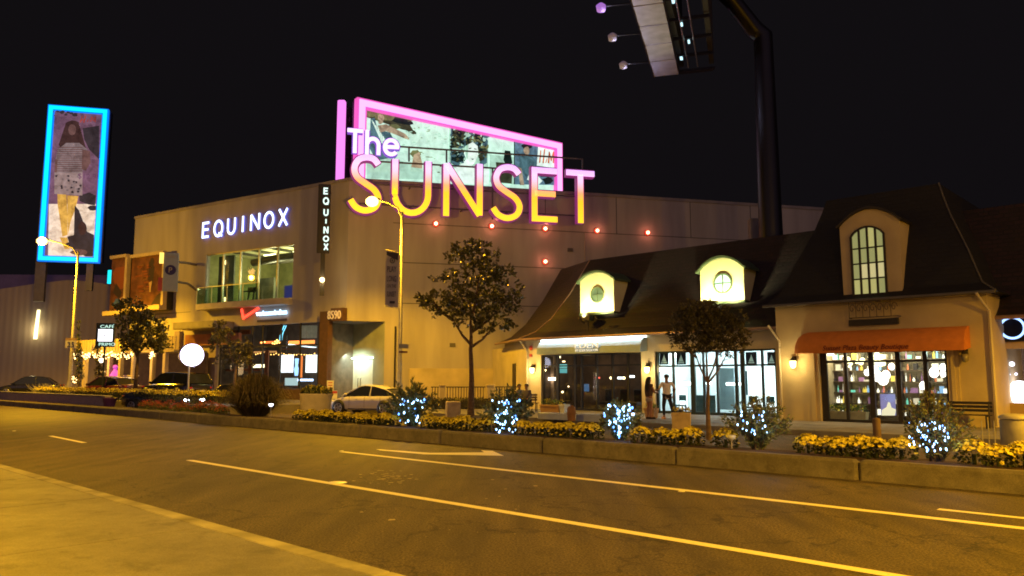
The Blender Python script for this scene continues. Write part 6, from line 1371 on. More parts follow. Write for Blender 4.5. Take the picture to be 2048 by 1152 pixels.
# arching shrubs wound with blue white LED lights
SHR = leafmat('shrub_leaf', (.03, .05, .012), (.17, .19, .045), .5)
LED = E('led_blue_white', (.35, .62, 1), 7); LEDB = E('led_blue', (.1, .3, 1), 7)
def shrub(i, u, vb, vt, half, nled, ledbox, lab, lab2):
    random.seed(100+i); p = on_t(u, 15.35, .27); k = p.y; root = thing('fern_shrub', lab, 'shrub', p); sc = k/1550
    Ht = (vb-vt)*sc*.92; Wd = half*sc
    mb = MB(); st = MB()
    for _ in range(84):
        a = random.random()*6.283; lean = random.random()**.7; top = Vector((math.cos(a)*Wd*lean*1.05, math.sin(a)*Wd*lean*.8, Ht*(1-.45*lean*lean)*random.uniform(.6, 1.05)))
        mid = Vector((top.x*.42, top.y*.42, top.z*.6)); b0 = p+Vector((random.uniform(-.1, .1), random.uniform(-.1, .1), 0))
        st.tube([b0, p+mid, p+top], [.012, .009, .004], 4, cap=False)
        for j in range(34):
            q = j/34*.9+.1; c = b0.lerp(p+mid, q/.5) if q < .5 else (p+mid).lerp(p+top, (q-.5)/.5); d = (top-mid).normalized(); side = rv(); leaf(mb, c, d*.5+side, rv(), .13*sc/.0125*random.uniform(.6, 1.1), .045*sc/.0125)
    part('foliage', mb, SHR, root); part('stem', st, BARK, root)
    u0, u1, v0, v1 = ledbox; m2 = MB()
    lw = .5
    for j in range(nled):
        if i == 2:   # heart-like outline
            t = random.random()*6.283; r = random.random()**.5; hx = 16*math.sin(t)**3/17*r; hy = (13*math.cos(t)-5*math.cos(2*t)-2*math.cos(3*t)-math.cos(4*t))/15*r
            uu = (u0+u1)/2+hx*(u1-u0)/2; vv = (v0+v1)/2-4-hy*(v1-v0)/2*.95
        else: uu = u0+random.random()*(u1-u0); vv = v0+random.random()**.9*(v1-v0)
        kk = k-Wd*random.uniform(.25, .75)*.8; q = K(uu, kk, 0, vv); q.z = ZAT(vv, kk); r_ = random.uniform(.010, .026)*sc/.0115
        m2.ball(q, r_, 6, mi=0 if random.random() < .75 else 1, sc=(.8, .8, 1.25))
    o = single('led_lights', m2, [LED, LEDB], lab2, 'fairy lights', p, kind=None)
    lamp('POINT', p+Vector((0, -Wd*.9, .45)), 5*sc/.012, (.3, .55, 1), radius=.3, name='led_glow', parent=None) if False else None
    l = lamp('POINT', Vector((0, -Wd*.95, .5)), 6, (.3, .6, 1), radius=.3, name='led_glow'); l.parent = o
shrub(0, 823, 852, 752, 62, 34, (797, 850, 798, 848), 'feathery shrub with blue lights, first from the left beside the white car', 'blue white LED lights wound in the shrub beside the white car')
shrub(1, 1014, 866, 768, 58, 52, (982, 1040, 800, 866), 'feathery shrub with blue lights in front of the two seated people', 'blue white LED lights in the shrub before the seated people')
shrub(2, 1237, 882, 792, 50, 90, (1204, 1272, 803, 880), 'compact shrub with heart shaped blue lights before the dark salon front', 'heart shaped cluster of blue white LED lights')
shrub(3, 1512, 898, 778, 72, 22, (1474, 1535, 822, 868), 'wide dark shrub with few blue lights before the white showroom', 'few blue white LED lights in the wide dark shrub')
shrub(4, 1862, 926, 770, 74, 60, (1818, 1898, 836, 908), 'largest lit shrub, before the boutique window with the orange awning', 'blue white LED lights in the largest shrub at the right')
# big ornamental grass
GRS = leafmat('grass_blade', (.05, .05, .02), (.20, .15, .07), .8, .2)
random.seed(5); p = on_t(512, 15.6, .25); k = p.y; sc = k/1550; mb = MB()
for _ in range(4200):
    a = random.random()*6.283; l = random.random()**.7; R0 = 66*sc*l; H0 = 84*sc*(1-.62*l**2.2)*random.uniform(.6, 1.05); d = Vector((math.cos(a), math.sin(a), 0)); w_ = Vector((-d.y, d.x, 0))*.010
    A = p+d*.55*random.random()*l; B_ = A+d*R0*.45+Vector((0, 0, H0*.8)); Cc = A+d*R0+Vector((0, 0, H0)) ; D2 = A+d*R0*1.12+Vector((0, 0, H0*.82))
    kx = len(mb.v); mb.v += [A-w_, A+w_, B_-w_, B_+w_, Cc-w_*.6, Cc+w_*.6, D2]; mb.f += [(kx, kx+1, kx+3, kx+2), (kx+2, kx+3, kx+5, kx+4), (kx+4, kx+5, kx+6)]; mb.m += [0]*3; mb.sm += [False]*3
single('ornamental_grass', mb, GRS, 'big rounded clump of brown ornamental grass on the island', 'grass clump', p)
# red flowered plants
RED = leafmat('petal_red', (.45, .06, .03), (.7, .16, .08), .7, .2)
def bedplant(seed, pet, h=.45, w=.3, dens=60, name='bedding_plant'):
    random.seed(seed); root = thing(name, 'x', 'flowering plant', (0, 0, 0)); mb = MB()
    for _ in range(240): t = random.random()*6.283; r = w*random.random()**.5; leaf(mb, Vector((r*math.cos(t), r*math.sin(t), random.random()*h*(1-r*r/w/w*.5))), rv()+Vector((0, 0, .5)), rv(), .09, .035)
    part('foliage', mb, SHR, root, world=False); mb = MB()
    for _ in range(dens):
        t = random.random()*6.283; r = w*random.random()**.5; c = Vector((r*math.cos(t), r*math.sin(t), h*(1.05-r*r/w/w*.5)+random.uniform(-.08, .05)))
        for j in range(5): a = j*1.257; leaf(mb, c, Vector((math.cos(a), math.sin(a), .4)), Vector((0, 0, 1)), .045, .035)
    part('flowers', mb, pet, root, world=False); return root
pr = [bedplant(31, RED), bedplant(32, RED, .4, .34)]; us_ = [False, False]; random.seed(9); n = 0
q_ = ['leftmost', 'second', 'third', 'fourth', 'fifth', 'sixth', 'seventh', 'eighth', 'ninth', 'tenth', 'eleventh', 'twelfth', 'thirteenth']
for u in range(292, 458, 13):
    p = on_t(u, 15.2+random.uniform(-.3, .8), .2); i = n % 2; lab = '%s red flowered plant of the bed left of the ornamental grass' % q_[n]; sc = random.uniform(.9, 1.3)
    if not us_[i]: us_[i] = True; pr[i].location = p; pr[i]['label'] = lab; pr[i]['group'] = 'red flowers on the island'; pr[i].scale = (sc,)*3
    else: dup(pr[i], p, u, lab, 'red flowers on the island', sc)
    n += 1
# long row of pale yellow flowers behind the low wall (a continuous hedge of bloom)
random.seed(77); mb = MB(); s = 32.5
while s < 60:
    for _ in range(44):
        p = RP(s+random.uniform(-.15, .15), 16.4+random.uniform(-.3, .3), .9+random.uniform(-.3, .3)); leaf(mb, p, rv(), rv(), .09, .07, 0 if p.z > .98 else 1)
    s += .22
single('flower_hedge', mb, [FLO, FLG], 'long low hedge of pale yellow bloom behind the brick wall at the left', 'flower hedge', RP(40, 16.4, .2), kind='stuff')
# low brick wall and purple pot
BRI = bpy.data.materials.new('brick_low'); BRI.use_nodes = True; N = BRI.node_tree.nodes; L = BRI.node_tree.links; tc = N.new('ShaderNodeTexCoord'); br = N.new('ShaderNodeTexBrick'); br.inputs['Scale'].default_value = 4
mp = N.new('ShaderNodeMapping'); mp.inputs['Rotation'].default_value = (0, 0, R(43.5)); L.new(tc.outputs['Object'], mp.inputs[0]); sx_ = N.new('ShaderNodeSeparateXYZ'); cb = N.new('ShaderNodeCombineXYZ'); L.new(mp.outputs[0], sx_.inputs[0]); L.new(sx_.outputs[0], cb.inputs[0]); L.new(sx_.outputs[2], cb.inputs[1]); L.new(cb.outputs[0], br.inputs[0])
br.inputs['Color1'].default_value = (.42, .33, .38, 1); br.inputs['Color2'].default_value = (.3, .24, .28, 1); br.inputs['Mortar'].default_value = (.1, .09, .09, 1); L.new(br.outputs[0], N['Principled BSDF'].inputs['Base Color']); N['Principled BSDF'].inputs['Roughness'].default_value = .6  # lilac light falling on the wall is put into the brick colours
s1 = ST(on_t(212, 15.0))[0]
mb = MB(); mb.box(RF, -70, -s1, -15.3, -15.0, .2, .78); w = single('brick_wall', mb, BRI, 'low brick wall on the island at the left, under the pale flower hedge', 'brick wall', RP(s1, 15.1, .2))
mb = MB(); mb.box(RF, -70, -s1+.02, -15.34, -14.96, .785, .86); part('coping', mb, CONC, w)
p = on_t(222, 15.1, .25); mb = MB(); mb.lathe(p, [(.24, 0), (.34, .45), (.38, .5), (.34, .5), (.3, .42), (.001, .42)], 16); single('plant_pot', mb, M('pot_purple', (.12, .04, .12), .5, .1, 4, 0), 'dark purple round pot at the end of the low brick wall', 'plant pot', p)
# oval tub with flowers
p = on_t(633, 16.9, .0); k = p.y; sc = k/1550; root = thing('flower_tub', 'oval cream tub full of yellow flowers on the island beside the white car', 'flower tub', p)
hz = ZAT(787, k); 
mb = MB(); n = 24; prof = [(.72, 0), (.9, .35), (1.0, hz-.07), (1.04, hz), (.95, hz), (.9, hz-.08)]; vs = []
for r, z_ in prof:
    for j in range(n): t = 2*math.pi*j/n; vs.append(p+Vector((r*32*sc*math.cos(t), r*17*sc*math.sin(t), z_)))
mb.mesh(vs, [(i*n+j, i*n+(j+1) % n, (i+1)*n+(j+1) % n, (i+1)*n+j) for i in range(len(prof)-1) for j in range(n)], 0, True); mb.face([vs[-n+j] for j in range(n)]); part('tub', mb, M('tub_cream', (.55, .48, .28), .6, .1, 3, .1, 20), root)
random.seed(3); mb = MB()
for _ in range(800):
    t = random.random()*6.283; r = random.random()**.5; c = p+Vector((r*30*sc*math.cos(t), r*14*sc*math.sin(t), hz-.1+random.random()*.42*(1-r*.4))); leaf(mb, c, rv()+Vector((0, 0, .3)), rv(), .14, .1, 0 if random.random() < .38 and c.z > hz+.05 else 1)
part('flowers', mb, [FLO, SHR], root)
# hedge behind the shrubs
random.seed(8); mb = MB(); a0, a1 = F0.A(862), F0.A(990)
for _ in range(2600): leaf(mb, F0.P(random.uniform(a0, a1), random.uniform(.4, 1.1), .15+random.random()*.55), rv(), rv(), .12, .07)
mb.box(F0, a0+.1, a1-.1, .5, 1.0, .15, .6); single('clipped_hedge', mb, LEAFD, 'low dark clipped hedge in front of the black railing', 'hedge', F0.P((a0+a1)/2, .75, .15))
# ------------------------------------------------------------------ cars
TYRE = M('tyre', (.02, .02, .02), .8, 0, 1, 0); CG = M('car_glass', (.015, .018, .02), .06, 0, 1, 0, spec=.8); RIM = M('alloy', (.6, .6, .58), .3, 0, 1, 0, metal=.9); BLP = M('black_plastic', (.02, .02, .02), .5, 0, 1, 0)
HLO = M('headlight_off', (.6, .6, .6), .1, 0, 1, 0, spec=.8); TL = M('tail_light', (.35, .01, .01), .2, 0, 1, 0, spec=.8)
def car(label, loc, rz, paint, Lc=4.6, Wc=1.8, Hc=1.45, style='sedan', head=None, plate_=None):
    """x forward; the body is one lofted shell from sill to belt, the cabin a second shell of glass under a painted roof"""
    root = thing('parked_car', label, 'car', loc, rz); h = Lc/2; w = Wc/2
    belt = .92 if style != 'suv' else 1.05; hood = belt-.08; tail = belt+.02
    st = [(-h, .55, .62, .80), (-h+.10, .32, tail-.10, .90), (-h+.55, .24, tail, .98), (-h*.45, .22, belt, 1.0), (0, .22, belt-.01, 1.0), (h*.40, .22, belt-.03, 1.0), (h*.62, .22, hood-.03, .98), (h-.35, .24, hood-.16, .92), (h-.08, .30, hood-.30, .82), (h, .42, .56, .70)]
    vs = []; n = 0
    for x, z0, z1, k in st:
        W_ = w*k; ring = [(-W_*.86, z0), (-W_, z0+.12*(z1-z0)), (-W_*1.0, z0+(z1-z0)*.62), (-W_*.95, z1-.03), (-W_*.80, z1), (0, z1+.035), (W_*.80, z1), (W_*.95, z1-.03), (W_*1.0, z0+(z1-z0)*.62), (W_, z0+.12*(z1-z0)), (W_*.86, z0), (0, z0)]
        n = len(ring); vs += [Vector((x, y, z)) for y, z in ring]
    mb = MB(); mb.mesh(vs, [(i*n+j, i*n+(j+1) % n, (i+1)*n+(j+1) % n, (i+1)*n+j) for i in range(len(st)-1) for j in range(n)], 0, True); mb.face([vs[j] for j in range(n)]); mb.face([vs[(len(st)-1)*n+j] for j in range(n-1, -1, -1)])
    part('body', mb, paint, root, world=False)
    if style == 'sedan': cb = [(-h+.50, belt-.02, .80), (-h*.52, Hc-.12, .70), (-h*.28, Hc-.02, .70), (0, Hc, .70), (h*.14, Hc-.04, .69), (h*.52, belt-.03, .80)]
    elif style == 'coupe': cb = [(-h+.25, belt+.02, .78), (-h*.55, Hc-.18, .68), (-h*.25, Hc-.03, .68), (0, Hc, .68), (h*.12, Hc-.04, .67), (h*.55, belt-.04, .80)]
    else: cb = [(-h+.12, belt, .82), (-h+.38, Hc-.08, .74), (-h*.4, Hc, .75), (0, Hc, .75), (h*.15, Hc-.04, .74), (h*.50, belt-.03, .84)]
    vs = []; vr = []
    for x, z1, k in cb:
        W_ = w*k; wb = w*.92
        f = (z1-belt)/(Hc-belt) if Hc > belt else 0
        yb = wb; yt = wb+(W_-wb)*max(f, .0)
        vs += [Vector((x, -yb, belt-.05)), Vector((x, -yt, z1-.01)), Vector((x, 0, z1+.01)), Vector((x, yt, z1-.01)), Vector((x, yb, belt-.05))]
    mb = MB(); mb.mesh(vs, [(i*5+j, i*5+j+1, (i+1)*5+j+1, (i+1)*5+j) for i in range(5) for j in range(4)], 0, False); part('windows', mb, CG, root, world=False)
    mb = MB()
    i0, i1 = 1, 4
    rp_ = [[Vector((x, -w*k*1.005, z1-.035)), Vector((x, -w*k*.93, z1+.015)), Vector((x, 0, z1+.045)), Vector((x, w*k*.93, z1+.015)), Vector((x, w*k*1.005, z1-.035))] for x, z1, k in cb[i0:i1+1]]
    mb.mesh(sum(rp_, []), [(i*5+j, i*5+j+1, (i+1)*5+j+1, (i+1)*5+j) for i in range(len(rp_)-1) for j in range(4)], 0, True)
    for sgn in (-1, 1):          # pillars
        for a, b in ((0, 1), (4, 5), (2, 2)):
            if a == b: p0_ = Vector((cb[2][0]+.1, sgn*w*.925, belt-.03)); p1_ = Vector((cb[2][0]+.15, sgn*w*cb[2][2]*1.0, cb[2][1]-.02))
            else: p0_ = Vector((cb[a][0], sgn*(w*.925 if a in (0,) else w*cb[a][2]), cb[a][1])); p1_ = Vector((cb[b][0], sgn*(w*cb[b][2] if b in (1,) else w*.925), cb[b][1]))
            mb.tube([p0_, p1_], .035, 6)
    part('roof', mb, paint, root, world=False)
    r = .33 if style != 'suv' else .37
    for x in (-h*.60, h*.62):
        for sgn in (-1, 1):
            mb = MB(); mb.lathe((x, 0, r), [(r+.06, sgn*(w-.25)), (r+.06, sgn*(w+.006)), (.001, sgn*(w+.007))], 20, axis='y'); 
            mb.v = [v for v in mb.v]; part('wheel_arch', mb, BLP, root, world=False)
            mb = MB(); mb.lathe((x, 0, r), [(r-.02, sgn*(w-.2)), (r, sgn*(w-.16)), (r, sgn*(w+.015)), (r-.06, sgn*(w+.03)), (r*.68, sgn*(w+.03)), (r*.64, sgn*(w+.01))], 20, axis='y'); wh = part('wheel', mb, TYRE, root, world=False)
            mb = MB(); mb.lathe((x, 0, r), [(.001, sgn*(w+.012)), (r*.62, sgn*(w+.012))], 20, axis='y', mi=1)
            for j in range(5):
                a = j*1.2566; d = Vector((math.cos(a), 0, math.sin(a))); q = Vector((-d.z, 0, d.x)); c = Vector((x, sgn*(w+.022), r)); mb.face([c+q*.04, c+d*r*.66+q*.05, c+d*r*.66-q*.05, c-q*.04])
            ring = [(r*.62*math.cos(2*math.pi*i/20), r*.62*math.sin(2*math.pi*i/20)) for i in range(21)]; mb.tube([Vector((x+a, sgn*(w+.02), r+b)) for a, b in ring], .022, 5)
            part('rim', mb, [RIM, BLP], wh, world=False)
    for sgn in (-1, 1):
        mb = MB(); mb.ball((h-.20, sgn*w*.66, .63), .14, 10, sc=(1, .95, .5)); part('headlight', mb, head or HLO, root, world=False)
        mb = MB(); mb.ball((-h+.10, sgn*w*.72, .80), .13, 10, sc=(.7, 1, .5)); part('tail_light', mb, TL, root, world=False)
        mb = MB(); mb.ball((h*.40, sgn*(w+.08), belt+.05), .09, 8, sc=(.7, 1, .8)); part('mirror', mb, paint, root, world=False)
        mb = MB(); mb.box(LOC, -.75, -.60, sgn*(w+.002)-.012, sgn*(w+.002)+.012, belt-.2, belt-.17); mb.box(LOC, .2, .35, sgn*(w+.002)-.012, sgn*(w+.002)+.012, belt-.2, belt-.17); part('door_handle', mb, paint, root, world=False)
    for sgn in (-1, 1):
        mb = MB()
        for xx in (h*.33, -h*.08, -h*.5): mb.box(LOC, xx-.006, xx+.006, sgn*w-.01, sgn*w+.004, .35, belt-.06)
        mb.box(LOC, -h*.55, h*.36, sgn*w-.01, sgn*w+.004, .27, .31); part('door_gap', mb, BLP, root, world=False)
    mb = MB(); mb.box(LOC, h-.03, h+.015, -.5, .5, .36, .50); part('grille', mb, BLP, root, world=False)
    mb = MB(); mb.box(LOC, -h-.012, -h+.01, -.25, .25, .56, .67); part('number_plate', mb, SW, root, world=False)
    return root
WHT = M('white_paint', (.62, .6, .66), .25, .03, 2, 0, spec=.6, coat=.6); BKP = M('black_paint', (.012, .012, .016), .15, 0, 1, 0, spec=.6, coat=.8); REDP = M('wine_paint', (.08, .01, .02), .2, 0, 1, 0, spec=.6, coat=.8); NVY = M('navy_paint', (.02, .025, .05), .15, 0, 1, 0, spec=.6, coat=.8)
p = K(745, 38.6, .006); car('white coupe side-on at the entry, nose to the left', p, R(155), WHT, 4.35, 1.8, 1.40, 'coupe')
p = K(352, 46.5, .42); car('black SUV parked before the shop fronts behind the round white sign', p, R(150), BKP, 4.7, 1.9, 1.68, 'suv')
p = K(222, 50, .42); car('dark wine red sedan parked in front of the cafe', p, R(155), REDP, 4.6, 1.8, 1.45)
p = K(62, 62, .42); car('black sedan at the far left in front of the ribbed wall', p, R(200), BKP, 4.6, 1.8, 1.5)
HL = E('headlight_on', (.75, .82, 1), 30)
p = K(330, 41.5, .006); r = car('dark blue low car with headlights on, behind the flower hedge', p, R(-18), NVY, 4.3, 1.75, 1.22, 'coupe', head=HL)
l = lamp('SPOT', (2.35, 0, .66), 500, (.75, .82, 1), spot=70, radius=.12, name='headlight_beam'); l.parent = r; aim(l, (1, 0, -.06))
p = K(470, 44.5, .006); car('dark car parked before the shop front, half hidden by the ornamental grass', p, R(150), BKP, 4.4, 1.8, 1.42)
# ------------------------------------------------------------------ people
def person(loc, rz, joints, clothes, label, hairlen=0, female=False, skin=(.30, .17, .09)):
    """joints: local positions (x right, y forward, z up); one skinned surface for the body, clothing and hair as children"""
    root = thing('person', label, 'person', loc, rz)
    J = joints
    def skinned(name, verts, edges, radii, mat, parent, sub=2, label=None):
        me = bpy.data.meshes.new(name); me.from_pydata([Vector(v) for v in verts], edges, [])
        o = bpy.data.objects.new(name, me); COL.objects.link(o)
        sk = o.modifiers.new('skin', 'SKIN'); sk.use_smooth_shade = True
        if not me.skin_vertices: 
            bpy.context.view_layer.objects.active = o
        for i, r in enumerate(radii):
            me.skin_vertices[0].data[i].radius = r if isinstance(r, tuple) else (r, r); me.skin_vertices[0].data[i].use_root = (i == 0)
        s = o.modifiers.new('sub', 'SUBSURF'); s.levels = sub; s.render_levels = sub
        dg = bpy.context.evaluated_depsgraph_get(); m2 = bpy.data.meshes.new_from_object(o.evaluated_get(dg)); bpy.data.objects.remove(o)
        m2.materials.clear(); m2.materials.append(mat); m2.polygons.foreach_set('use_smooth', [True]*len(m2.polygons)); m2.name = name
        o = bpy.data.objects.new(name, m2); COL.objects.link(o); o.parent = parent; return o
    SK = M('skin_'+str(int(skin[0]*100)), skin, .6, .05, 8, 0)
    V = []; Ed = []; Rr = []
    def add(p, r, par=None): V.append(Vector(p)); Rr.append(r); i = len(V)-1; (Ed.append((par, i)) if par is not None else None); return i
    pel = add(J['pelvis'], (.15, .11)); ch = add(J['chest'], (.16, .11), pel); nb = add(J['neck'], .055, ch); hb = add(J['head'], .075, nb)
    ht = add(Vector(J['head'])+Vector((0, -.01, .10)), (.078, .09), hb); hx = add(Vector(J['head'])+Vector((0, -.01, .16)), .05, ht)
    for s in 'LR':
        sh = add(J['sho'+s], .055, ch); el = add(J['elb'+s], .04, sh); wr = add(J['wri'+s], .026, el); 
        d = (Vector(J['wri'+s])-Vector(J['elb'+s])).normalized(); palm = Vector(J['wri'+s])+d*.07; pa = add(palm, (.036, .02), wr)
        side = d.cross(Vector((0, 1, 0))); side = (side if side.length > .1 else d.cross(Vector((1, 0, 0)))).normalized(); cur = Vector((0, .4, -.2))
        for f, (o_, ln) in enumerate(((-.028, .062), (-.010, .075), (.009, .070), (.027, .055))):
            q = palm+d*.03+side*o_; a = add(q, .0095, pa); b = add(q+(d+cur*.25).normalized()*ln*.55, .0085, a); add(q+(d+cur*.25).normalized()*ln*.55+(d+cur).normalized()*ln*.45, .007, b)
        q = palm-side*.036-d*.02; a = add(q, .011, pa); add(q-side*.025+d*.045, .0085, a)
        hp = add(J['hip'+s], .095, pel); kn = add(J['kne'+s], .06, hp); an = add(J['ank'+s], .038, kn); tf = add(Vector(J['toe'+s]), (.04, .028), an)
    skinned('body', V, Ed, Rr, SK, root)
    h0 = Vector(J['head'])
    mb = MB(); mb.tube([h0+Vector((0, .075, .05)), h0+Vector((0, .105, .015)), h0+Vector((0, .08, .0))], [.008, .017, .012], 6)
    for sgn in (-1, 1): mb.ball(h0+Vector((sgn*.082, -.005, .03)), .028, 6, sc=(.4, .7, 1.1))
    part('nose_and_ears', mb, SK, root, world=False)
    mb = MB()
    for sgn in (-1, 1): mb.ball(h0+Vector((sgn*.032, .078, .05)), .012, 6)
    mb.ball(h0+Vector((0, .078, -.028)), .02, 6, sc=(1.3, .4, .35)); part('eyes_and_mouth', mb, BLP, root, world=False)
    HR = M('hair_black', (.012, .010, .009), .6, 0, 1, 0)
    mb = MB(); n = 14; vs = []; 
    for i in range(8):
        ph = (math.pi*.62)*i/7
        for j in range(n):
            t = 2*math.pi*j/n; fr = math.sin(t) > .3
            rr = .105*math.sin(ph); zz = .095*math.cos(ph); 
            if fr and i > 4: rr *= .80; zz = max(zz, .02)
            vs.append(h0+Vector((rr*math.cos(t), rr*math.sin(t)*1.12-.015, .085+zz)))
    mb.mesh(vs, [(i*n+j, i*n+(j+1) % n, (i+1)*n+(j+1) % n, (i+1)*n+j) for i in range(7) for j in range(n)], 0, True)
    if hairlen: mb.tube([h0+Vector((0, -.06, .08)), h0+Vector((0, -.085, -.05)), h0+Vector((.0, -.10, -.05-hairlen*.6)), h0+Vector((0, -.09, -.05-hairlen))], [.085, .10, .09, .04], 10)
    part('hair', mb, HR, root, world=False)
    jm = lambda a, b, t: Vector(J[a]).lerp(Vector(J[b]), t)
    for c in clothes:
        nm, col = c[0], c[1]; mt = M('cloth_'+nm+'_'+'_'.join(str(int(x*100)) for x in col), col, .85, .08, 14, .1, 60)
        V2 = []; E2 = []; R2 = []
        def ad(p, r, par=None): V2.append(Vector(p)); R2.append(r); i = len(V2)-1; (E2.append((par, i)) if par is not None else None); return i
        if nm in ('shirt', 'blouse', 'jacket'):
            low = Vector(J['pelvis'])-Vector((0, 0, .24 if nm == 'shirt' and J['pelvis'][2] > .8 else .06))
            a = ad(J['chest'], (.185, .135)); b = ad(J['pelvis'], (.175, .135), a); ad(low, (.185, .15), b); ad(jm('chest', 'neck', .62), .078, a); t = .9 if len(c) < 3 else c[2]
            for s in 'LR': q = ad(J['sho'+s], .072, a); e = ad(jm('sho'+s, 'elb'+s, min(t, 1)), .056, q); (ad(jm('elb'+s, 'wri'+s, t-1), .04, e) if t > 1 else None)
        elif nm in ('trousers', 'shorts', 'leggings'):
            a = ad(J['pelvis'], (.158, .12)); t = 1.9 if len(c) < 3 else c[2]
            for s in 'LR':
                q = ad(J['hip'+s], .108, a); e = ad(jm('hip'+s, 'kne'+s, min(t, 1)), .074, q)
                if t > 1: ad(jm('kne'+s, 'ank'+s, t-1), .052, e)
        elif nm in ('skirt', 'dress'):
            a = ad(J['pelvis'], (.165, .13)); m = (Vector(J['kneL'])+Vector(J['kneR']))/2; ad(Vector(J['pelvis']).lerp(m, .66), (.25, .20), a)
            if nm == 'dress': e = ad(J['chest'], (.17, .125), a); ad(jm('chest', 'neck', .5), .07, e)
        elif nm == 'shoes':
            for s in 'LR':
                mb = MB(); an = Vector(J['ank'+s]); to = Vector(J['toe'+s]); d = (to-an); d.z = 0; d.normalize(); F = Frame((an.x, an.y, an.z-.085), (d.x, d.y)); mb.cbox(F, -.09, .20, -.048, .048, 0, .075, .025); part('shoe', mb, mt, root, world=False)
            continue
        skinned(nm, V2, E2, R2, mt, root)
    return root
def stand(arm=None):
    J = dict(pelvis=(0, 0, .98), chest=(0, .01, 1.30), neck=(0, 0, 1.50), head=(0, .01, 1.60))
    for s, g in (('L', -1), ('R', 1)):
        J['sho'+s] = (g*.19, 0, 1.44); J['elb'+s] = (g*.27, -.03, 1.15); J['wri'+s] = (g*.28, .07, .92); J['hip'+s] = (g*.09, 0, .92); J['kne'+s] = (g*.11, .02, .50); J['ank'+s] = (g*.12, -.02, .09); J['toe'+s] = (g*.14, .14, .035)
    if arm: J.update(arm)
    return J
# man in white shirt, seen from behind, one arm out to the left, feet apart
p = G(1335, 838, .15)
person(p, R(8), stand(dict(elbL=(-.30, .02, 1.17), wriL=(-.50, .08, 1.14), elbR=(.33, -.06, 1.18), wriR=(.29, .04, .95), kneL=(-.13, .05, .50), ankL=(-.12, .03, .09), kneR=(.15, -.06, .52), ankR=(.20, -.16, .12), toeR=(.21, .0, .03), toeL=(-.13, .2, .035))),
       [('shirt', (.78, .72, .62), .95), ('trousers', (.02, .02, .025)), ('shoes', (.5, .28, .2))], 'man in white shirt and dark trousers seen from behind, arm held out')
p = G(1299, 838, .15)
person(p, R(-60), stand(dict(pelvis=(0, 0, .93), chest=(0, .01, 1.22), neck=(0, 0, 1.40), head=(0, .02, 1.49), shoL=(-.16, 0, 1.34), shoR=(.16, 0, 1.34), elbL=(-.2, .08, 1.08), wriL=(-.1, .26, 1.06), elbR=(.2, .08, 1.08), wriR=(.12, .28, 1.06), hipL=(-.08, 0, .87), hipR=(.08, 0, .87), kneL=(-.08, .02, .48), kneR=(.08, .03, .48), ankL=(-.08, -.02, .09), ankR=(.08, .0, .09))),
       [('blouse', (.10, .06, .04), .4), ('skirt', (.42, .33, .26)), ('shoes', (.03, .02, .02))], 'woman with long black hair and pale skirt standing by the shop wall', hairlen=.38, female=True, skin=(.34, .16, .09))
def sit(lean=0):
    J = dict(pelvis=(0, 0, .55), chest=(0, .04+lean, .88), neck=(0, .05+lean, 1.07), head=(0, .08+lean, 1.17))
    for s, g in (('L', -1), ('R', 1)):
        J['sho'+s] = (g*.18, .03+lean, 1.0); J['elb'+s] = (g*.24, .08, .74); J['wri'+s] = (g*.16, .28, .64); J['hip'+s] = (g*.09, .03, .53); J['kne'+s] = (g*.13, .42, .52); J['ank'+s] = (g*.12, .44, .1); J['toe'+s] = (g*.12, .6, .04)
    return J
pw = K(1054, 37.5, .15); person(pw, R(150), sit(), [('jacket', (.10, .09, .13), 1.8), ('trousers', (.02, .02, .03)), ('shoes', (.02, .02, .02))], 'person in a dark jacket sitting on the wooden bench')
pw2 = K(1037, 37.8, .15); person(pw2, R(200), sit(.03), [('shirt', (.42, .34, .25), .9), ('trousers', (.03, .025, .03)), ('shoes', (.03, .02, .02))], 'person in a pale top sitting on the wooden bench')
WOOD = M('bench_wood', (.14, .08, .045), .7, .2, 6, .2, 30)
def bench(p, ex, w, lab, mat=WOOD):
    root = thing('bench', lab, 'bench', p); F = Frame((p.x, p.y, p.z), ex)
    mb = MB()
    for k in range(4): mb.box(F, -w/2, w/2, -.22+k*.11, -.13+k*.11, .41, .44)
    part('seat', mb, mat, root); mb = MB()
    for k in range(3): mb.box(F, -w/2, w/2, -.28, -.25, .52+k*.12, .61+k*.12)
    part('backrest', mb, mat, root)
    for a in (-w/2+.1, w/2-.1):
        mb = MB(); mb.tube([F.P(a, .18, 0), F.P(a, .18, .41)], .025, 6); mb.tube([F.P(a, -.2, 0), F.P(a, -.22, .45), F.P(a, -.28, .86)], .025, 6); mb.tube([F.P(a, .2, .39), F.P(a, -.22, .39)], .02, 6); part('leg', mb, DARKM, root)
    return root
bench(K(1046, 37.8, .15), (.98, .15), 1.5, 'wooden bench under the two seated people')
p = G(1938, 856, .15); bench(p, (.72, -.69), 1.3, 'dark empty bench right of the largest lit shrub', DARKM)
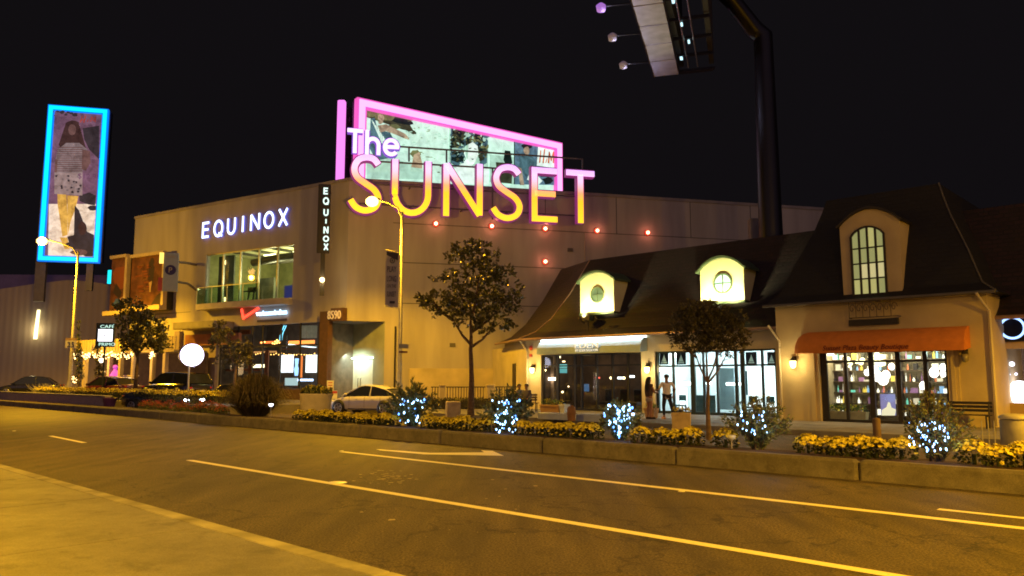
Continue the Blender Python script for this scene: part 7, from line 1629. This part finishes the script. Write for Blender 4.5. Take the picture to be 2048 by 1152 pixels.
# planters on the far pavement
def planter(u0, u1, vt, vb, z, lab, mat, plant=None, dep=.4, taper=.05, ex=(-DX, -DY)):
    p = G((u0+u1)/2, vb, z); F = Frame((p.x, p.y, 0), ex); a0, a1 = F.A(u0), F.A(u1); zt = F.Z((u0+u1)/2, vt)
    root = thing('planter', lab, 'planter', p); mb = MB(); q = [F.P(a, b, z) for a, b in ((a0+taper, -dep+taper), (a1-taper, -dep+taper), (a1-taper, -taper), (a0+taper, -taper))]+[F.P(a, b, zt) for a, b in ((a0, -dep), (a1, -dep), (a1, 0), (a0, 0))]
    mb.mesh(q, [(0, 3, 2, 1), (0, 1, 5, 4), (1, 2, 6, 5), (2, 3, 7, 6), (3, 0, 4, 7)]); mb.mesh([F.P(a, b, zt-.04) for a, b in ((a0+.03, -dep+.03), (a1-.03, -dep+.03), (a1-.03, -.03), (a0+.03, -.03))], [(0, 1, 2, 3)], 1)
    mb.box(F, a0-.01, a1+.01, -.035, .012, zt-.07, zt+.005)
    part('box', mb, [mat, SOIL], root)
    if plant:
        mb = MB(); random.seed(int(u0))
        for _ in range(plant[1]): leaf(mb, F.P(random.uniform(a0+.03, a1-.03), random.uniform(-dep+.03, -.03), zt+random.random()*plant[2]), rv()+Vector((0, 0, .6)), rv(), .11, .05, 0 if random.random() < .75 else 1)
        part('plants', mb, [plant[0], FLO], root)
    return root
GRB = leafmat('fresh_green', (.05, .10, .02), (.2, .3, .04), .5)
planter(1079, 1117, 810, 828, .15, 'tan window box with small plants before the salon front, left of the white pot', PLW, (GRB, 160, .22))
planter(1117, 1128, 809, 829, .15, 'white pot beside the tan window box', PLB, None)
planter(1286, 1306, 816, 836, .15, 'low tan planter behind the standing woman', PLW, (GRB, 80, .15))
planter(1650, 1728, 823, 842, .15, 'long tan trough before the boutique window', PLN, (GRB, 260, .2))
planter(1341, 1378, 826, 864, .15, 'square sand coloured concrete planter behind the flowers, right of the standing man', PLN, (LEAFD, 90, .12), .6, .02, (.96, -.28))
def slab(u0, u1, vt, vb, z, lab, mat, name='low_step', cat='step', dep=.5):
    p = G((u0+u1)/2, vb, z); F = Frame((p.x, p.y, 0), (-DX, -DY)); mb = MB(); mb.cbox(F, F.A(u0), F.A(u1), -dep, 0, z-.02, F.Z((u0+u1)/2, vt), .03); return single(name, mb, mat, lab, cat, p)
STN = M('pale_stone', (.5, .55, .55), .6, .1, 3, .1, 20)
slab(1074, 1134, 826, 838, .15, 'pale stone ledge under the tan window box', STN, 'stone_ledge', 'ledge'); slab(1150, 1204, 829, 842, .15, 'pale stone ledge left of the heart lit shrub', STN, 'stone_ledge', 'ledge')
mb = MB(); p = G(1143, 842, .15); mb.lathe(p, [(.14, 0), (.17, .3), (.15, .5), (.06, .58), (.001, .6)], 14); single('stone_bollard', mb, M('rust_stone', (.35, .17, .06), .8, .2, 5, .2, 20), 'rust coloured rounded bollard between the two pale ledges', 'bollard', p)
p = G(1755, 884, .1); mb = MB(); mb.lathe(p, [(.10, -.1), (.10, .58), (.08, .62), (.001, .63)], 14); single('post_bollard', mb, M('bollard_brown', (.13, .08, .06), .7, .15, 5, .1, 20), 'short brown bollard in front of the boutique trough', 'bollard', p)
for u, l in ((1966, 'left rod of the thin metal rods by the litter bin'), (1979, 'middle rod of the thin metal rods by the litter bin'), (1991, 'right rod of the thin metal rods by the litter bin')):
    p = G(u, 893, .1); mb = MB(); mb.tube([p, p+Vector((0, 0, .62))], .014, 6); single('metal_rod', mb, GALV, l, 'metal rod', p)
p = G(2032, 892, .1); root = thing('litter_bin', 'grey lidded litter bin at the right edge', 'litter bin', p); mb = MB(); mb.lathe(p, [(.30, 0), (.32, .1), (.32, .62), (.3, .64)], 18); part('drum', mb, M('bin_grey', (.3, .28, .22), .6, .1, 4, .1, 20), root); mb = MB(); mb.lathe(p, [(.34, .66), (.34, .72), (.2, .78), (.001, .79)], 18); part('lid', mb, M('bin_lid', (.45, .42, .34), .5, .1, 4, 0), root)
# stake lights on the island
for u, v, l, on in ((544, 810, 'small stake light glowing white before the ornamental grass', True), (1459, 875, 'small pale stake light left of the wide dark shrub', False)):
    p = on_t(u, 14.75, .28); zt = ZAT(v, p.y); root = thing('stake_light', l, 'path light', p); mb = MB(); mb.tube([p-Vector((0, 0, .1)), Vector((p.x, p.y, zt-.02))], .014, 6); part('stake', mb, GALV, root)
    mb = MB(); mb.lathe((p.x, p.y, zt-.05), [(.03, 0), (.07, .03), (.09, .09), (.001, .1)], 12); part('lamp_head', mb, E('stake_white', (.85, .85, 1), 5) if on else M('planter_white', (.6, .62, .6)), root)
# bare grey grass by the left car
random.seed(4); p = on_t(95, 17.5, .2); k = p.y; sc = k/1550; mb = MB()
for _ in range(260):
    a = random.random()*6.283; d = Vector((math.cos(a), math.sin(a)*.6, 0)); B_ = p+d*random.random()*42*sc+Vector((0, 0, (18+random.random()*16)*sc)); mb.tube([p+d*.1, B_], [.016, .005], 3, cap=False)
single('dry_shrub', mb, M('grey_twigs', (.32, .3, .3), .8, .1, 4, 0), 'spiky pale grey dry shrub in front of the far left car', 'shrub', p)
# ------------------------------------------------------------------ tidy the object tree
def islands(me):
    par = list(range(len(me.vertices)))
    def f(i):
        while par[i] != i: par[i] = par[par[i]]; i = par[i]
        return i
    for p in me.polygons:
        vs = p.vertices; a = f(vs[0])
        for v in vs[1:]:
            b = f(v)
            if a != b: par[b] = a
    g = {}
    for p in me.polygons: g.setdefault(f(p.vertices[0]), []).append(p.index)
    return list(g.values())
def split_part(o, newname=None, maxn=60):
    me = o.data; isl = islands(me)
    # islands that touch or overlap belong together
    bb = []
    for fs in isl:
        vs = [me.vertices[v].co for f_ in fs for v in me.polygons[f_].vertices]
        bb.append((Vector((min(v.x for v in vs), min(v.y for v in vs), min(v.z for v in vs))), Vector((max(v.x for v in vs), max(v.y for v in vs), max(v.z for v in vs)))))
    n = len(isl); grp = list(range(n))
    def f(i):
        while grp[i] != i: i = grp[i]
        return i
    for i in range(n):
        for j in range(i):
            e = .004
            if all(bb[i][0][k]-e <= bb[j][1][k] and bb[j][0][k]-e <= bb[i][1][k] for k in range(3)):
                a, b = f(i), f(j)
                if a != b: grp[a] = b
    G_ = {}
    for i in range(n): G_.setdefault(f(i), []).extend(isl[i])
    G_ = list(G_.values())
    if len(G_) < 2 or len(G_) > maxn: return
    for fs in G_:
        mp = {}; V = []; Fc = []; Mi = []; Sm = []
        for fi in fs:
            p = me.polygons[fi]; q = []
            for v in p.vertices:
                if v not in mp: mp[v] = len(V); V.append(me.vertices[v].co.copy())
                q.append(mp[v])
            Fc.append(q); Mi.append(p.material_index); Sm.append(p.use_smooth)
        m2 = bpy.data.meshes.new(newname or o.name.split('.')[0]); m2.from_pydata(V, [], Fc)
        for m in me.materials: m2.materials.append(m)
        m2.polygons.foreach_set('material_index', Mi); m2.polygons.foreach_set('use_smooth', Sm); m2.update()
        c = bpy.data.objects.new(newname or o.name.split('.')[0], m2); COL.objects.link(c); c.parent = o.parent
        if 'label' in o: c['label'] = o['label']
    bpy.data.objects.remove(o)
SPLIT = {'pilaster', 'pillar', 'bracket', 'rod', 'strip_light', 'partition', 'duct', 'lettering', 'numerals', 'door_handle', 'small_lamp', 'counter', 'mast', 'board', 'conduit', 'timber_frame', 'curtain', 'light_arc', 'baluster', 'rail', 'globe_lamp', 'ceiling_lamp', 'support_rail', 'wall_seam', 'truss', 'entry_wall', 'plate', 'light_band', 'gutter', 'shop_front_post', 'roof_tile', 'seat', 'backrest', 'deck_frame', 'walkway'}
for o in [o for o in COL.objects if o.type == 'MESH' and o.parent and not o.children and o.name.split('.')[0] in SPLIT and len(o.data.vertices) < 9000]:
    nm = o.name.split('.')[0]
    split_part(o, 'letter' if nm == 'lettering' else ('numeral' if nm == 'numerals' else ('panel' if nm == 'walkway' else ('slat' if nm in ('seat_x',) else nm))))
def free(o, label, cat):
    me = o.data; w = o.matrix_world.copy(); off = Vector(rootof(o).location)
    vs = [v.co+off for v in me.vertices]
    c = Vector((sum(v.x for v in vs)/len(vs), sum(v.y for v in vs)/len(vs), min(v.z for v in vs)))
    def shift(x): x.data.transform(Matrix.Translation(off-c)); [shift(k) for k in x.children]
    shift(o); o.parent = None; o.location = c; tag(o, label, cat)
def of(nm): return sorted([o for o in COL.objects if o.type == 'MESH' and o.name.split('.')[0] == nm], key=lambda o: o.name)
for o, l in zip(of('gym_machine'), ('dark gym machine behind the second pane of the upper window', 'dark gym machine in the middle of the upper window', 'dark gym machine near the right end of the upper window')): free(o, l, 'gym machine')
for o, l in zip(of('salon_chair'), ('dark salon chair near the cyan sign in the first shop', 'dark salon chair just right of the door handles', 'dark salon chair between the two white light bars', 'dark salon chair at the right end of the salon window')): free(o, l, 'chair')
for o, l in zip(of('chair'), ('dark chair behind the standing man in the white showroom', 'dark chair right of the thick frame in the white showroom', 'dark chair in the last bay of the white showroom')): free(o, l, 'chair')
for o, l in zip(of('display_shelf'), ('shelf of goods in the dim first bay of the boutique', 'shelf of goods under the cluster of round ceiling lamps', 'shelf of goods behind the lilac poster', 'shelf of goods right of the boutique door bay', 'shelf of goods in the last bay of the boutique')): free(o, l, 'shelf')
for o, l in zip(of('cafe_table'), ('round cafe table beside the white globe lamp', 'round cafe table right of the magenta statue', 'round cafe table behind the bushy tree', 'round cafe table at the right end of the pavilion')): free(o, l, 'table')
